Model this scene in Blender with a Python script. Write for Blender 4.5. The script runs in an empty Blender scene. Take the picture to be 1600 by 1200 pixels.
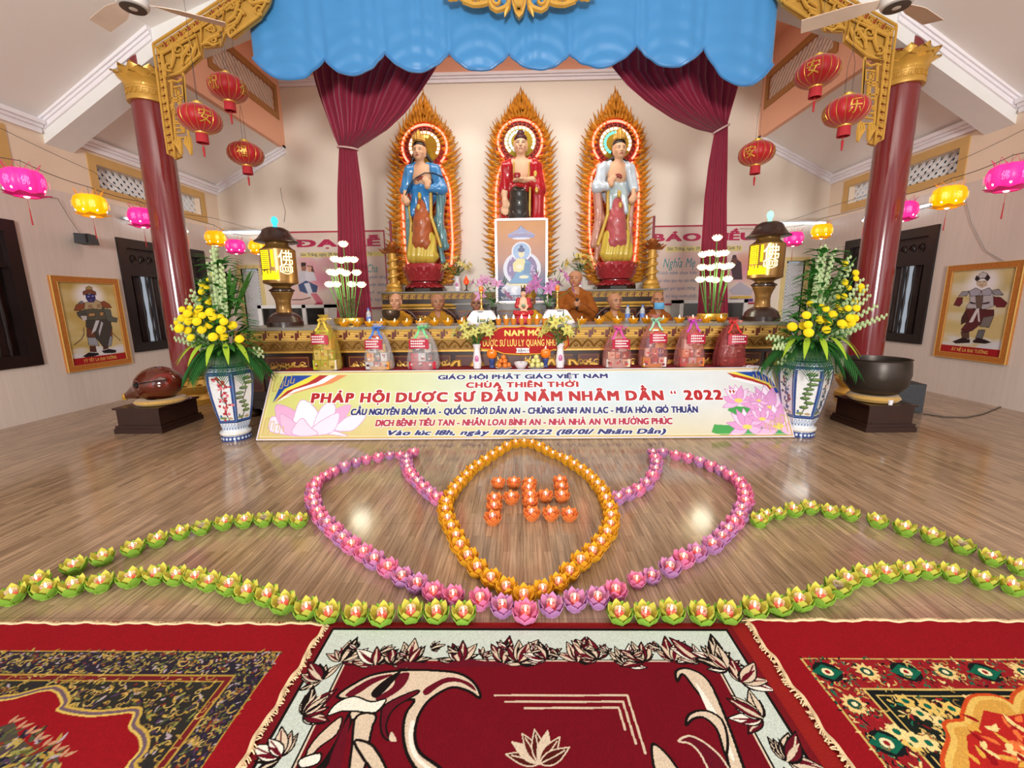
import bpy, bmesh, math, random
import numpy as np
from mathutils import Vector, Matrix
SC = bpy.context.scene
COL = SC.collection
random.seed(7)
RNG = np.random.default_rng(11)
PI = math.pi
def R(d): return math.radians(d)
# ------------------------------------------------------------------ camera
FPX, YAW, PITCH, ROLL, CAMX, CAMH = 678.6, R(-1.189), R(10.667), R(-0.7176), -0.0054, 1.30
def cam_axes():
    f0 = np.array([math.sin(YAW), math.cos(YAW), 0]); r0 = np.array([math.cos(YAW), -math.sin(YAW), 0]); u0 = np.array([0, 0, 1.])
    f = math.cos(PITCH) * f0 - math.sin(PITCH) * u0; u = math.cos(PITCH) * u0 + math.sin(PITCH) * f0
    r = math.cos(ROLL) * r0 + math.sin(ROLL) * u; u2 = -math.sin(ROLL) * r0 + math.cos(ROLL) * u
    return r, u2, f
CR, CU, CF = cam_axes()
CO = np.array([CAMX, 0, CAMH])
cam = bpy.data.cameras.new('camera'); cam.sensor_fit = 'HORIZONTAL'; cam.sensor_width = 36
cam.lens = FPX / 1600 * 36; cam.clip_start = .05; cam.clip_end = 200
camo = bpy.data.objects.new('camera', cam); COL.objects.link(camo)
camo.matrix_world = Matrix(((CR[0], CU[0], -CF[0], CO[0]), (CR[1], CU[1], -CF[1], CO[1]), (CR[2], CU[2], -CF[2], CO[2]), (0, 0, 0, 1)))
SC.camera = camo
# ------------------------------------------------------------------ world, lights, exposure
SC.view_settings.view_transform = 'Standard'; SC.view_settings.look = 'None'
SC.view_settings.gamma = 1; SC.view_settings.use_curve_mapping = False
SC.view_settings.exposure = 0.0
W = bpy.data.worlds.new('World'); SC.world = W; W.use_nodes = True
W.node_tree.nodes['Background'].inputs[0].default_value = (0.80, 0.88, 1.0, 1)
W.node_tree.nodes['Background'].inputs[1].default_value = 0.42
cy = SC.cycles
cy.max_bounces = 7; cy.diffuse_bounces = 4; cy.glossy_bounces = 4; cy.transparent_max_bounces = 12; cy.transmission_bounces = 4
cy.caustics_reflective = False; cy.caustics_refractive = False; cy.sample_clamp_indirect = 4.0
cy.use_denoising = True
def area(name, loc, target, sx, sy, power, col):
    l = bpy.data.lights.new(name, 'AREA'); l.shape = 'RECTANGLE'; l.size = sx; l.size_y = sy; l.energy = power; l.color = col
    o = bpy.data.objects.new(name, l); COL.objects.link(o); o.location = loc
    o.rotation_euler = (Vector(target) - Vector(loc)).to_track_quat('-Z', 'Y').to_euler()
    return o
area('entrance_daylight', (0, -7.5, 2.3), (0, 8, 2.9), 2.0, 1.6, 1150, (1, .97, .93))
area('overhead_fill', (0, 0.8, 4.7), (0, 3.6, 0), 6, 1.6, 60, (1, .93, .84))  # broad overhead fill added for general soft light, no lamp modelled
area('side_fill', (-5.4, -2.5, 1.8), (2, 5, 1.4), 3, 2.4, 60, (.92, .96, 1))  # cool fill added inside both side walls, which have no doors
area('side_fill', (5.4, -2.5, 1.8), (-2, 5, 1.4), 3, 2.4, 60, (.92, .96, 1))
area('altar_fill', (0, 6.9, 5.4), (0, 7.6, 0), 5, .8, 100, (1, .93, .84))  # area light added behind the valance to brighten the back wall
def point(name, loc, power, col, r=.08):
    l = bpy.data.lights.new(name, 'POINT'); l.energy = power; l.color = col; l.shadow_soft_size = r
    o = bpy.data.objects.new(name, l); COL.objects.link(o); o.location = loc
    return o
# ------------------------------------------------------------------ helpers: pixels of the photograph (1600x1200) to points on real planes
def ray(a, b): return CF + CR * (a - 800) / FPX - CU * (b - 600) / FPX
def PY(a, b, y): d = ray(a, b); return CO + d * (y - CO[1]) / d[1]
def PZ(a, b, z=0.): d = ray(a, b); return CO + d * (z - CO[2]) / d[2]
def PX(a, b, x): d = ray(a, b); return CO + d * (x - CO[0]) / d[0]
def s2l(c):
    c = np.asarray(c, float)
    return np.where(c <= .04045, c / 12.92, ((c + .055) / 1.055) ** 2.4)
def rgb(h):
    h = h.lstrip('#'); return np.array([int(h[i:i + 2], 16) / 255 for i in (0, 2, 4)])
def lin(h): return s2l(rgb(h)) if isinstance(h, str) else np.asarray(h, float)
# ------------------------------------------------------------------ materials
MATS = {}
def mat(name, c='#808080', rough=.5, metal=0., spec=.5, noise=.08, nscale=6., bump=0., bscale=40., coat=0., emit=None, es=0., trans=0., sub=0., stretch=(1, 1, 1), sheen=0.):
    if name in MATS: return MATS[name]
    m = bpy.data.materials.new(name); m.use_nodes = True; nt = m.node_tree; N = nt.nodes; L = nt.links
    b = N['Principled BSDF']; col = lin(c)
    tc = N.new('ShaderNodeTexCoord'); mp = N.new('ShaderNodeMapping'); mp.inputs['Scale'].default_value = stretch
    L.new(tc.outputs['Object'], mp.inputs['Vector'])
    n = N.new('ShaderNodeTexNoise'); n.inputs['Scale'].default_value = nscale; n.inputs['Detail'].default_value = 4
    L.new(mp.outputs[0], n.inputs['Vector'])
    mx = N.new('ShaderNodeMix'); mx.data_type = 'RGBA'
    mx.inputs[6].default_value = (*np.clip(col * (1 - noise * 1.6), 0, 1), 1); mx.inputs[7].default_value = (*np.clip(col * (1 + noise * 1.6), 0, 1), 1)
    L.new(n.outputs[0], mx.inputs[0]); L.new(mx.outputs[2], b.inputs['Base Color'])
    b.inputs['Roughness'].default_value = rough; b.inputs['Metallic'].default_value = metal
    b.inputs['Specular IOR Level'].default_value = spec; b.inputs['Coat Weight'].default_value = coat; b.inputs['Coat Roughness'].default_value = .08
    if trans: b.inputs['Transmission Weight'].default_value = trans
    if sheen: b.inputs['Sheen Weight'].default_value = sheen
    if emit is not None:
        b.inputs['Emission Color'].default_value = (*lin(emit), 1); b.inputs['Emission Strength'].default_value = es
    if bump:
        n2 = N.new('ShaderNodeTexNoise'); n2.inputs['Scale'].default_value = bscale; n2.inputs['Detail'].default_value = 3
        L.new(mp.outputs[0], n2.inputs['Vector'])
        bp = N.new('ShaderNodeBump'); bp.inputs['Strength'].default_value = bump; bp.inputs['Distance'].default_value = .01
        L.new(n2.outputs[0], bp.inputs['Height']); L.new(bp.outputs[0], b.inputs['Normal'])
    MATS[name] = m
    return m
def mat_paint(name='painted', rough=.6, coat=0., spec=.4, metal=0.):
    if name in MATS: return MATS[name]
    m = mat(name, '#ffffff', rough=rough, spec=spec, coat=coat, metal=metal); N = m.node_tree.nodes; L = m.node_tree.links
    at = N.new('ShaderNodeAttribute'); at.attribute_name = 'Col'
    mx = N.new('ShaderNodeMix'); mx.data_type = 'RGBA'; mx.blend_type = 'MULTIPLY'; mx.inputs[0].default_value = 1
    old = [l.from_socket for l in L if l.to_socket == N['Principled BSDF'].inputs['Base Color']][0]
    L.new(old, mx.inputs[6]); L.new(at.outputs['Color'], mx.inputs[7]); L.new(mx.outputs[2], N['Principled BSDF'].inputs['Base Color'])
    return m
def mat_glow(name, c, st):          # things that give off light
    if name in MATS: return MATS[name]
    m = bpy.data.materials.new(name); m.use_nodes = True; N = m.node_tree.nodes; L = m.node_tree.links
    N.remove(N['Principled BSDF']); e = N.new('ShaderNodeEmission'); e.inputs[0].default_value = (*lin(c), 1); e.inputs[1].default_value = st
    L.new(e.outputs[0], N['Material Output'].inputs[0]); MATS[name] = m; return m
def mat_clear(name, c, amount=.8, rough=.05, tint='#ffffff'):       # thin glass / cellophane: see-through plus gloss
    if name in MATS: return MATS[name]
    m = bpy.data.materials.new(name); m.use_nodes = True; N = m.node_tree.nodes; L = m.node_tree.links
    b = N['Principled BSDF']; b.inputs['Base Color'].default_value = (*lin(c), 1); b.inputs['Roughness'].default_value = rough
    t = N.new('ShaderNodeBsdfTransparent'); t.inputs[0].default_value = (*lin(tint), 1)
    n = N.new('ShaderNodeTexNoise'); n.inputs['Scale'].default_value = 14
    bp = N.new('ShaderNodeBump'); bp.inputs['Strength'].default_value = .5; bp.inputs['Distance'].default_value = .02
    L.new(n.outputs[0], bp.inputs['Height']); L.new(bp.outputs[0], b.inputs['Normal'])
    x = N.new('ShaderNodeMixShader'); x.inputs[0].default_value = amount
    L.new(b.outputs[0], x.inputs[1]); L.new(t.outputs[0], x.inputs[2]); L.new(x.outputs[0], N['Material Output'].inputs[0])
    MATS[name] = m; return m
def mat_petal(name, c, tl=.35):     # felt / silk that lets some light through
    if name in MATS: return MATS[name]
    m = mat(name, c, rough=.8, spec=.2, noise=.08, nscale=30); N = m.node_tree.nodes; L = m.node_tree.links
    t = N.new('ShaderNodeBsdfTranslucent'); t.inputs[0].default_value = (*lin(c), 1)
    x = N.new('ShaderNodeMixShader'); x.inputs[0].default_value = tl
    L.new(N['Principled BSDF'].outputs[0], x.inputs[1]); L.new(t.outputs[0], x.inputs[2]); L.new(x.outputs[0], N['Material Output'].inputs[0])
    return m
GOLD = mat('gilt', '#d2a348', rough=.36, metal=.32, noise=.12, nscale=12, bump=.15, bscale=60)
GOLDP = mat('gold_paint', '#c99b45', rough=.45, metal=.3, noise=.1, nscale=9)
GOLDB = mat('bright_gold', '#e0b24a', rough=.28, metal=.7)
MAROON = mat('maroon_gloss', '#7a2a2c', rough=.16, spec=.55, noise=.05, coat=.5)
DARKW = mat('dark_wood', '#2c1612', rough=.3, noise=.3, nscale=8, stretch=(1, 1, 6), coat=.2)
REDW = mat('red_brown_wood', '#57201b', rough=.35, noise=.25, nscale=9, stretch=(3, 1, 1))
WHITE = mat('white_paint', '#e6e6e4', rough=.5, noise=.03)
PAINT = mat_paint()
PAINTG = mat_paint('painted_gloss', rough=.18, coat=.35, spec=.5)
# ------------------------------------------------------------------ mesh builder
class MB:
    def __init__(s): s.v = []; s.f = []; s.c = []; s.cur = None
    def add(s, V, F, c=None):
        o = len(s.v); s.v.extend([tuple(map(float, p)) for p in V]); s.f.extend([tuple(i + o for i in f) for f in F])
        c = s.cur if c is None else c
        cc = tuple(lin(c)) if c is not None else (1, 1, 1)
        s.c.extend([cc] * len(V)); return s
    def box(s, x, y, z, sx, sy, sz, rz=0, c=None, taper=1.):
        V = []
        for k in (-1, 1):
            t = taper if k > 0 else 1
            for a, b in ((-1, -1), (1, -1), (1, 1), (-1, 1)):
                px, py = a * sx / 2 * t, b * sy / 2 * t
                V.append((x + px * math.cos(rz) - py * math.sin(rz), y + px * math.sin(rz) + py * math.cos(rz), z + k * sz / 2))
        return s.add(V, [(3, 2, 1, 0), (4, 5, 6, 7), (0, 1, 5, 4), (1, 2, 6, 5), (2, 3, 7, 6), (3, 0, 4, 7)], c)
    def b2(s, x0, x1, y0, y1, z0, z1, c=None): return s.box((x0 + x1) / 2, (y0 + y1) / 2, (z0 + z1) / 2, x1 - x0, y1 - y0, z1 - z0, c=c)
    def loft(s, rings, cap=True, closed=True, c=None):
        n = len(rings[0]); V = [p for r in rings for p in r]; F = []
        m = n if closed else n - 1
        for i in range(len(rings) - 1):
            for j in range(m):
                k = (j + 1) % n; F.append((i * n + j, i * n + k, (i + 1) * n + k, (i + 1) * n + j))
        if cap and closed:
            F.append(tuple(range(n - 1, -1, -1))); F.append(tuple((len(rings) - 1) * n + j for j in range(n)))
        return s.add(V, F, c)
    def tube(s, pts, r, n=8, cap=True, flat=1., up=None, c=None, closed=False):
        P = [Vector(p) for p in pts]; m = len(P); rr = r if hasattr(r, '__len__') else [r] * m
        rings = []; ref = Vector(up) if up is not None else None
        pn = None
        for i in range(m):
            t = (P[(i + 1) % m] - P[i - 1]) if closed else (P[min(i + 1, m - 1)] - P[max(i - 1, 0)])
            if t.length < 1e-9: t = Vector((0, 0, 1))
            t.normalize()
            if ref is not None: a = t.cross(ref)
            elif pn is None: a = t.cross(Vector((0, 0, 1)) if abs(t.z) < .9 else Vector((1, 0, 0)))
            else: a = pn - t * pn.dot(t)
            if a.length < 1e-6: a = t.orthogonal()
            a.normalize(); pn = a; b = t.cross(a)
            rings.append([P[i] + a * (math.cos(2 * PI * k / n) * rr[i]) + b * (math.sin(2 * PI * k / n) * rr[i] * flat) for k in range(n)])
        if closed: rings.append(rings[0]); cap = False
        return s.loft(rings, cap=cap, c=c)
    def lathe(s, prof, n=24, o=(0, 0, 0), sx=1., sy=1., rz=0., fn=None, c=None, cap=True):
        rings = []
        for (r, z) in prof:
            ring = []
            for k in range(n):
                a = 2 * PI * k / n + rz; q = r * (fn(a, z) if fn else 1)
                ring.append((o[0] + q * math.cos(a) * sx, o[1] + q * math.sin(a) * sy, o[2] + z))
            rings.append(ring)
        return s.loft(rings, cap=cap, c=c)
    def ell(s, o, r, nu=12, nv=8, M=None, c=None):
        if not hasattr(r, '__len__'): r = (r, r, r)
        V = []; F = []
        for i in range(nv + 1):
            t = PI * i / nv
            for j in range(nu):
                a = 2 * PI * j / nu
                p = Vector((r[0] * math.sin(t) * math.cos(a), r[1] * math.sin(t) * math.sin(a), -r[2] * math.cos(t)))
                if M is not None: p = M @ p
                V.append((o[0] + p[0], o[1] + p[1], o[2] + p[2]))
        for i in range(nv):
            for j in range(nu):
                k = (j + 1) % nu; F.append((i * nu + j, i * nu + k, (i + 1) * nu + k, (i + 1) * nu + j))
        return s.add(V, F, c)
    def grid(s, fn, nu, nv, closed=False, c=None):
        V = [fn(i / nu, j / nv) for j in range(nv + 1) for i in range(nu + 1)]
        F = [(j * (nu + 1) + i, j * (nu + 1) + i + 1, (j + 1) * (nu + 1) + i + 1, (j + 1) * (nu + 1) + i) for j in range(nv) for i in range(nu)]
        return s.add(V, F, c)
    def slab(s, fn, nu, nv, th, c=None):     # a grid surface with thickness along its own normals
        U = [[Vector(fn(i / nu, j / nv)) for i in range(nu + 1)] for j in range(nv + 1)]
        top = []; bot = []
        for j in range(nv + 1):
            for i in range(nu + 1):
                a = U[j][min(i + 1, nu)] - U[j][max(i - 1, 0)]; b = U[min(j + 1, nv)][i] - U[max(j - 1, 0)][i]
                n = a.cross(b); n = n.normalized() if n.length > 1e-12 else Vector((0, 0, 1))
                top.append(U[j][i] + n * th / 2); bot.append(U[j][i] - n * th / 2)
        k = (nu + 1) * (nv + 1); w = nu + 1; F = []
        for j in range(nv):
            for i in range(nu):
                q = (j * w + i, j * w + i + 1, (j + 1) * w + i + 1, (j + 1) * w + i)
                F.append(q); F.append(tuple(x + k for x in reversed(q)))
        per = [i for i in range(w)] + [j * w + nu for j in range(1, nv + 1)] + [nv * w + i for i in range(nu - 1, -1, -1)] + [j * w for j in range(nv - 1, 0, -1)]
        for a, b in zip(per, per[1:] + per[:1]): F.append((b, a, a + k, b + k))
        return s.add(top + bot, F, c)
    def prism(s, pts, fr, z0, z1, c=None):   # fr(x, y, z) -> point
        n = len(pts); V = [fr(x, y, z0) for x, y in pts] + [fr(x, y, z1) for x, y in pts]
        F = [tuple(range(n - 1, -1, -1)), tuple(range(n, 2 * n))] + [(i, (i + 1) % n, n + (i + 1) % n, n + i) for i in range(n)]
        return s.add(V, F, c)
    def build(s, name, m, parent=None, smooth=True, world=False, ang=40, col=False):
        me = bpy.data.meshes.new(name); V = s.v
        o = bpy.data.objects.new(name, me)
        if world and parent is not None:
            off = np.zeros(3); q = parent
            while q is not None: off += np.array(q.location); q = q.parent
            V = [(a - off[0], b - off[1], c - off[2]) for a, b, c in V]
        me.from_pydata(V, [], s.f)
        bm = bmesh.new(); bm.from_mesh(me); bmesh.ops.recalc_face_normals(bm, faces=bm.faces); bm.to_mesh(me); bm.free()
        if col or any(c != (1, 1, 1) for c in s.c[:1] + s.c[-1:]):
            a = me.color_attributes.new('Col', 'FLOAT_COLOR', 'POINT')
            a.data.foreach_set('color', np.c_[np.array(s.c), np.ones(len(s.c))].astype(np.float32).ravel())
        if smooth:
            me.polygons.foreach_set('use_smooth', [True] * len(me.polygons))
            if ang: me.set_sharp_from_angle(angle=R(ang))
        me.materials.append(m)
        COL.objects.link(o)
        if parent is not None: o.parent = parent
        return o
def raw_mesh(name, V, F, m, parent=None, cols=None, smooth=True, ang=None):
    me = bpy.data.meshes.new(name); V = np.asarray(V, np.float32); F = np.asarray(F, np.int32)
    me.vertices.add(len(V)); me.vertices.foreach_set('co', V.ravel())
    k = F.shape[1]; me.loops.add(F.size); me.polygons.add(len(F)); me.loops.foreach_set('vertex_index', F.ravel())
    me.polygons.foreach_set('loop_start', np.arange(0, F.size, k, dtype=np.int32))
    me.update(calc_edges=True); me.validate()
    if cols is not None:
        a = me.color_attributes.new('Col', 'FLOAT_COLOR', 'POINT'); a.data.foreach_set('color', np.c_[cols, np.ones(len(V))].astype(np.float32).ravel())
    me.polygons.foreach_set('use_smooth', [smooth] * len(me.polygons))
    if ang: me.set_sharp_from_angle(angle=R(ang))
    me.materials.append(m); o = bpy.data.objects.new(name, me); COL.objects.link(o)
    if parent is not None: o.parent = parent
    return o
def thing(name, label, cat, loc=(0, 0, 0), rz=0., group=None):
    o = bpy.data.objects.new(name, None); o.empty_display_size = .05; COL.objects.link(o)
    o.location = tuple(map(float, loc)); o.rotation_euler = (0, 0, rz); return tag(o, label, cat, group)
def tag(o, label, cat, group=None):
    o['label'] = label; o['category'] = cat
    if group: o['group'] = group
    return o
def struct(o): o['kind'] = 'structure'; return o
def plabel(o, t): o['label'] = t; return o
def copy_tree(o, parent=None):
    c = o.copy(); COL.objects.link(c)
    if parent is not None: c.parent = parent
    for ch in list(o.children): copy_tree(ch, c)
    return c
# ------------------------------------------------------------------ soft bodies: distance fields blended and meshed as one continuous surface
def cap(a, b, ra, rb=None):
    a = np.array(a, float); b = np.array(b, float); rb = ra if rb is None else rb
    def f(P):
        d = b - a; t = np.clip(((P - a) @ d) / max(d @ d, 1e-12), 0, 1); return np.linalg.norm(P - a - t[:, None] * d, axis=1) - (ra + (rb - ra) * t)
    m = max(ra, rb); f.bb = (np.minimum(a, b) - m, np.maximum(a, b) + m); return f
def el(c, r, M=None):
    c = np.array(c, float); r = np.array(r, float); M3 = None if M is None else np.array(M.to_3x3())
    def f(P):
        q = P - c
        if M3 is not None: q = q @ M3
        k0 = np.linalg.norm(q / r, axis=1); k1 = np.linalg.norm(q / (r * r), axis=1); return k0 * (k0 - 1) / np.maximum(k1, 1e-9)
    m = r.max() if M is not None else r; f.bb = (c - m, c + m); return f
def cut(f): f.neg = True; return f
def field(prims, P, k):
    d = None
    for f in prims:
        v = f(P)
        if d is None: d = v
        elif getattr(f, 'neg', False): d = -smin(-d, v, k * .4)
        else: d = smin(d, v, k)
    return d
def smin(a, b, k):
    h = np.clip(.5 + .5 * (b - a) / k, 0, 1); return b + (a - b) * h - k * h * (1 - h)
def blob(prims, res, k=.03, warp=None):
    lo = np.min([f.bb[0] for f in prims if not getattr(f, 'neg', False)], 0) - 2.5 * res; hi = np.max([f.bb[1] for f in prims if not getattr(f, 'neg', False)], 0) + 2.5 * res
    n = np.ceil((hi - lo) / res).astype(int) + 1
    X = np.stack(np.meshgrid(*[lo[i] + res * np.arange(n[i]) for i in range(3)], indexing='ij'), -1).reshape(-1, 3)
    d = field(prims, X, k)
    if warp is not None: d = d + warp(X)
    return nets(d.reshape(n), lo, res)
def nets(D, lo, h):
    nx, ny, nz = D.shape; S = D < 0
    c = [(i, j, k) for i in (0, 1) for j in (0, 1) for k in (0, 1)]
    sl = lambda A, o: A[o[0]:nx - 1 + o[0], o[1]:ny - 1 + o[1], o[2]:nz - 1 + o[2]]
    cnt = sum(sl(S, o).astype(int) for o in c); act = (cnt > 0) & (cnt < 8)
    idx = -np.ones(act.shape, int); A = np.argwhere(act); idx[act] = np.arange(len(A))
    acc = np.zeros((len(A), 3)); num = np.zeros(len(A))
    for i, a in enumerate(c):
        for b in c[i + 1:]:
            if sum(abs(x - y) for x, y in zip(a, b)) != 1: continue
            va = sl(D, a)[act]; vb = sl(D, b)[act]; m = (va < 0) != (vb < 0)
            t = np.where(m, va / np.where(np.abs(va - vb) < 1e-12, 1, va - vb), 0)
            p = np.array(a) + t[:, None] * (np.array(b) - np.array(a)); acc[m] += p[m]; num[m] += 1
    V = lo + h * (A + acc / np.maximum(num, 1)[:, None])
    Q = []
    for ax in range(3):
        s0 = [slice(1, -1)] * 3; s0[ax] = slice(0, -1); s1 = [slice(1, -1)] * 3; s1[ax] = slice(1, None)
        a = S[tuple(s0)]; b = S[tuple(s1)]; E = np.argwhere(a != b)
        if not len(E): continue
        fl = a[a != b]; off = np.ones(3, int); off[ax] = 0; E = E + off
        u, v = [(1, 2), (2, 0), (0, 1)][ax]; eu = np.eye(3, dtype=int)[u]; ev = np.eye(3, dtype=int)[v]
        g = lambda X: idx[X[:, 0], X[:, 1], X[:, 2]]
        q = np.stack([g(E - eu - ev), g(E - ev), g(E), g(E - eu)], 1); q[~fl] = q[~fl][:, ::-1]; Q.append(q)
    Q = np.concatenate(Q); return V, Q[(Q >= 0).all(1)]
def soft(name, prims, res, m, parent=None, k=.03, paint=None, warp=None):
    V, F = blob(prims, res, k, warp)
    return raw_mesh(name, V, F, m, parent, cols=None if paint is None else paint(V))
# ------------------------------------------------------------------ painted sheets (prints, rugs): a picture as the colours of a fine mesh
class Cv:
    def __init__(s, w, h, W_, H_, bg):      # w x h samples over W_ x H_ units, y up
        s.w, s.h, s.W, s.H = w, h, W_, H_
        s.a = np.ones((h, w, 3)) * rgb(bg)
        s.X, s.Y = np.meshgrid((np.arange(w)) / (w - 1) * W_, (np.arange(h)) / (h - 1) * H_)
    def _win(s, x0, x1, y0, y1):
        i0 = max(int(x0 / s.W * (s.w - 1)) - 1, 0); i1 = min(int(x1 / s.W * (s.w - 1)) + 3, s.w); j0 = max(int(y0 / s.H * (s.h - 1)) - 1, 0); j1 = min(int(y1 / s.H * (s.h - 1)) + 3, s.h)
        return (slice(j0, j1), slice(i0, i1)) if i1 > i0 and j1 > j0 else None
    def put(s, w, m, c, al=1.):
        c = rgb(c) if isinstance(c, str) else np.asarray(c); s.a[w][m] = s.a[w][m] * (1 - al) + c * al
    def inside(s, w, P):
        X = s.X[w]; Y = s.Y[w]; m = np.zeros(X.shape, bool)
        for (x0, y0), (x1, y1) in zip(P, list(P[1:]) + [P[0]]):
            if y0 == y1: continue
            m ^= ((y0 > Y) != (y1 > Y)) & (X < (x1 - x0) * (Y - y0) / (y1 - y0) + x0)
        return m
    def poly(s, P, c, al=1., out=None, ow=.004):
        P = [tuple(p) for p in P]; xs = [p[0] for p in P]; ys = [p[1] for p in P]
        w = s._win(min(xs), max(xs), min(ys), max(ys))
        if w is None: return
        s.put(w, s.inside(w, P), c, al)
        if out: s.line(P + [P[0]], ow, out)
    def line(s, P, wd, c, al=1.):
        for (x0, y0), (x1, y1) in zip(P[:-1], P[1:]):
            w = s._win(min(x0, x1) - wd, max(x0, x1) + wd, min(y0, y1) - wd, max(y0, y1) + wd)
            if w is None: continue
            X = s.X[w] - x0; Y = s.Y[w] - y0; dx, dy = x1 - x0, y1 - y0; t = np.clip((X * dx + Y * dy) / max(dx * dx + dy * dy, 1e-12), 0, 1)
            s.put(w, np.hypot(X - t * dx, Y - t * dy) < wd / 2, c, al)
    def ell(s, x, y, rx, ry, c, al=1., soft_=False):
        w = s._win(x - rx, x + rx, y - ry, y + ry)
        if w is None: return
        d = ((s.X[w] - x) / rx) ** 2 + ((s.Y[w] - y) / ry) ** 2
        if soft_:
            k = np.clip(1 - d, 0, 1)[..., None] * al; s.a[w] = s.a[w] * (1 - k) + rgb(c) * k
        else: s.put(w, d < 1, c, al)
    def rect(s, x0, y0, x1, y1, c, al=1.): s.poly([(x0, y0), (x1, y0), (x1, y1), (x0, y1)], c, al)
    def grad(s, c0, c1, ax='y', m=None):
        t = (s.Y / s.H if ax == 'y' else s.X / s.W)[..., None]; s.a = rgb(c0) * (1 - t) + rgb(c1) * t
    def leaf(s, x, y, ang, ln, wd, c, out=None, ow=.004, vein=None, bend=0.):
        n = 9; L = []; Rr = []
        for i in range(n + 1):
            t = i / n; b = bend * t * t; h = wd / 2 * math.sin(PI * t ** .8) * (1 - .15 * t)
            cx, cy_ = t * ln, b * ln; L.append((cx, cy_ + h)); Rr.append((cx, cy_ - h))
        ca, sa = math.cos(ang), math.sin(ang); T = lambda p: (x + p[0] * ca - p[1] * sa, y + p[0] * sa + p[1] * ca)
        s.poly([T(p) for p in L + Rr[::-1]], c, 1, out, ow)
        if vein: s.line([T((t / 6 * ln, bend * (t / 6) ** 2 * ln)) for t in range(0, 6)], ow, vein)
    def mottle(s, amt=.05):
        s.a = np.clip(s.a * (1 + amt * RNG.standard_normal((s.h, s.w, 1))), 0, 1)
    def sheet(s, name, fn, m, parent=None):  # fn(u, v) arrays in 0..1 -> (N,3)
        U = (s.X / s.W).ravel(); V = (s.Y / s.H).ravel(); P = fn(U, V)
        i = np.arange(s.w * s.h).reshape(s.h, s.w)
        F = np.stack([i[:-1, :-1], i[:-1, 1:], i[1:, 1:], i[1:, :-1]], -1).reshape(-1, 4)
        return raw_mesh(name, P, F, m, parent, cols=s2l(np.clip(s.a, 0, 1)).reshape(-1, 3))
def smooth(P, n=4, closed=True):
    P = [np.array(p, float) for p in P]; m = len(P); out = []
    for i in range(m if closed else m - 1):
        a, b, c, d = (P[(i + k) % m] if closed else P[min(max(i + k, 0), m - 1)] for k in (-1, 0, 1, 2))
        for j in range(n): t = j / n; out.append(tuple(.5 * (2 * b + (c - a) * t + (2 * a - 5 * b + 4 * c - d) * t * t + (3 * b - a - 3 * c + d) * t ** 3)))
    return out
def plane_fn(o, ax, ay):
    o, ax, ay = np.array(o, float), np.array(ax, float), np.array(ay, float)
    return lambda u, v: o + u[:, None] * ax + v[:, None] * ay
# ------------------------------------------------------------------ lettering, glyph by glyph, accents drawn here
GL = {}
import unicodedata
def glyph(ch, bold):
    k = (ch, bold)
    if k not in GL:
        c = bpy.data.curves.new('g', 'FONT'); c.body = ch; c.offset = 0; c.resolution_u = 3; c.dimensions = '2D'; c.fill_mode = 'FRONT' if False else 'BOTH'
        o = bpy.data.objects.new('g', c); COL.objects.link(o); dg = bpy.context.evaluated_depsgraph_get()
        me = bpy.data.meshes.new_from_object(o.evaluated_get(dg))
        V = [(v.co.x, v.co.y) for v in me.vertices]; F = [tuple(p.vertices) for p in me.polygons]
        bpy.data.objects.remove(o); bpy.data.curves.remove(c); bpy.data.meshes.remove(me); GL[k] = (V, F)
    return GL[k]
def bar(p, q, w):
    (x0, y0), (x1, y1) = p, q; l = math.hypot(x1 - x0, y1 - y0) or 1; nx, ny = -(y1 - y0) / l * w / 2, (x1 - x0) / l * w / 2
    return [(x0 + nx, y0 + ny), (x0 - nx, y0 - ny), (x1 - nx, y1 - ny), (x1 + nx, y1 + ny)]
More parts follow.
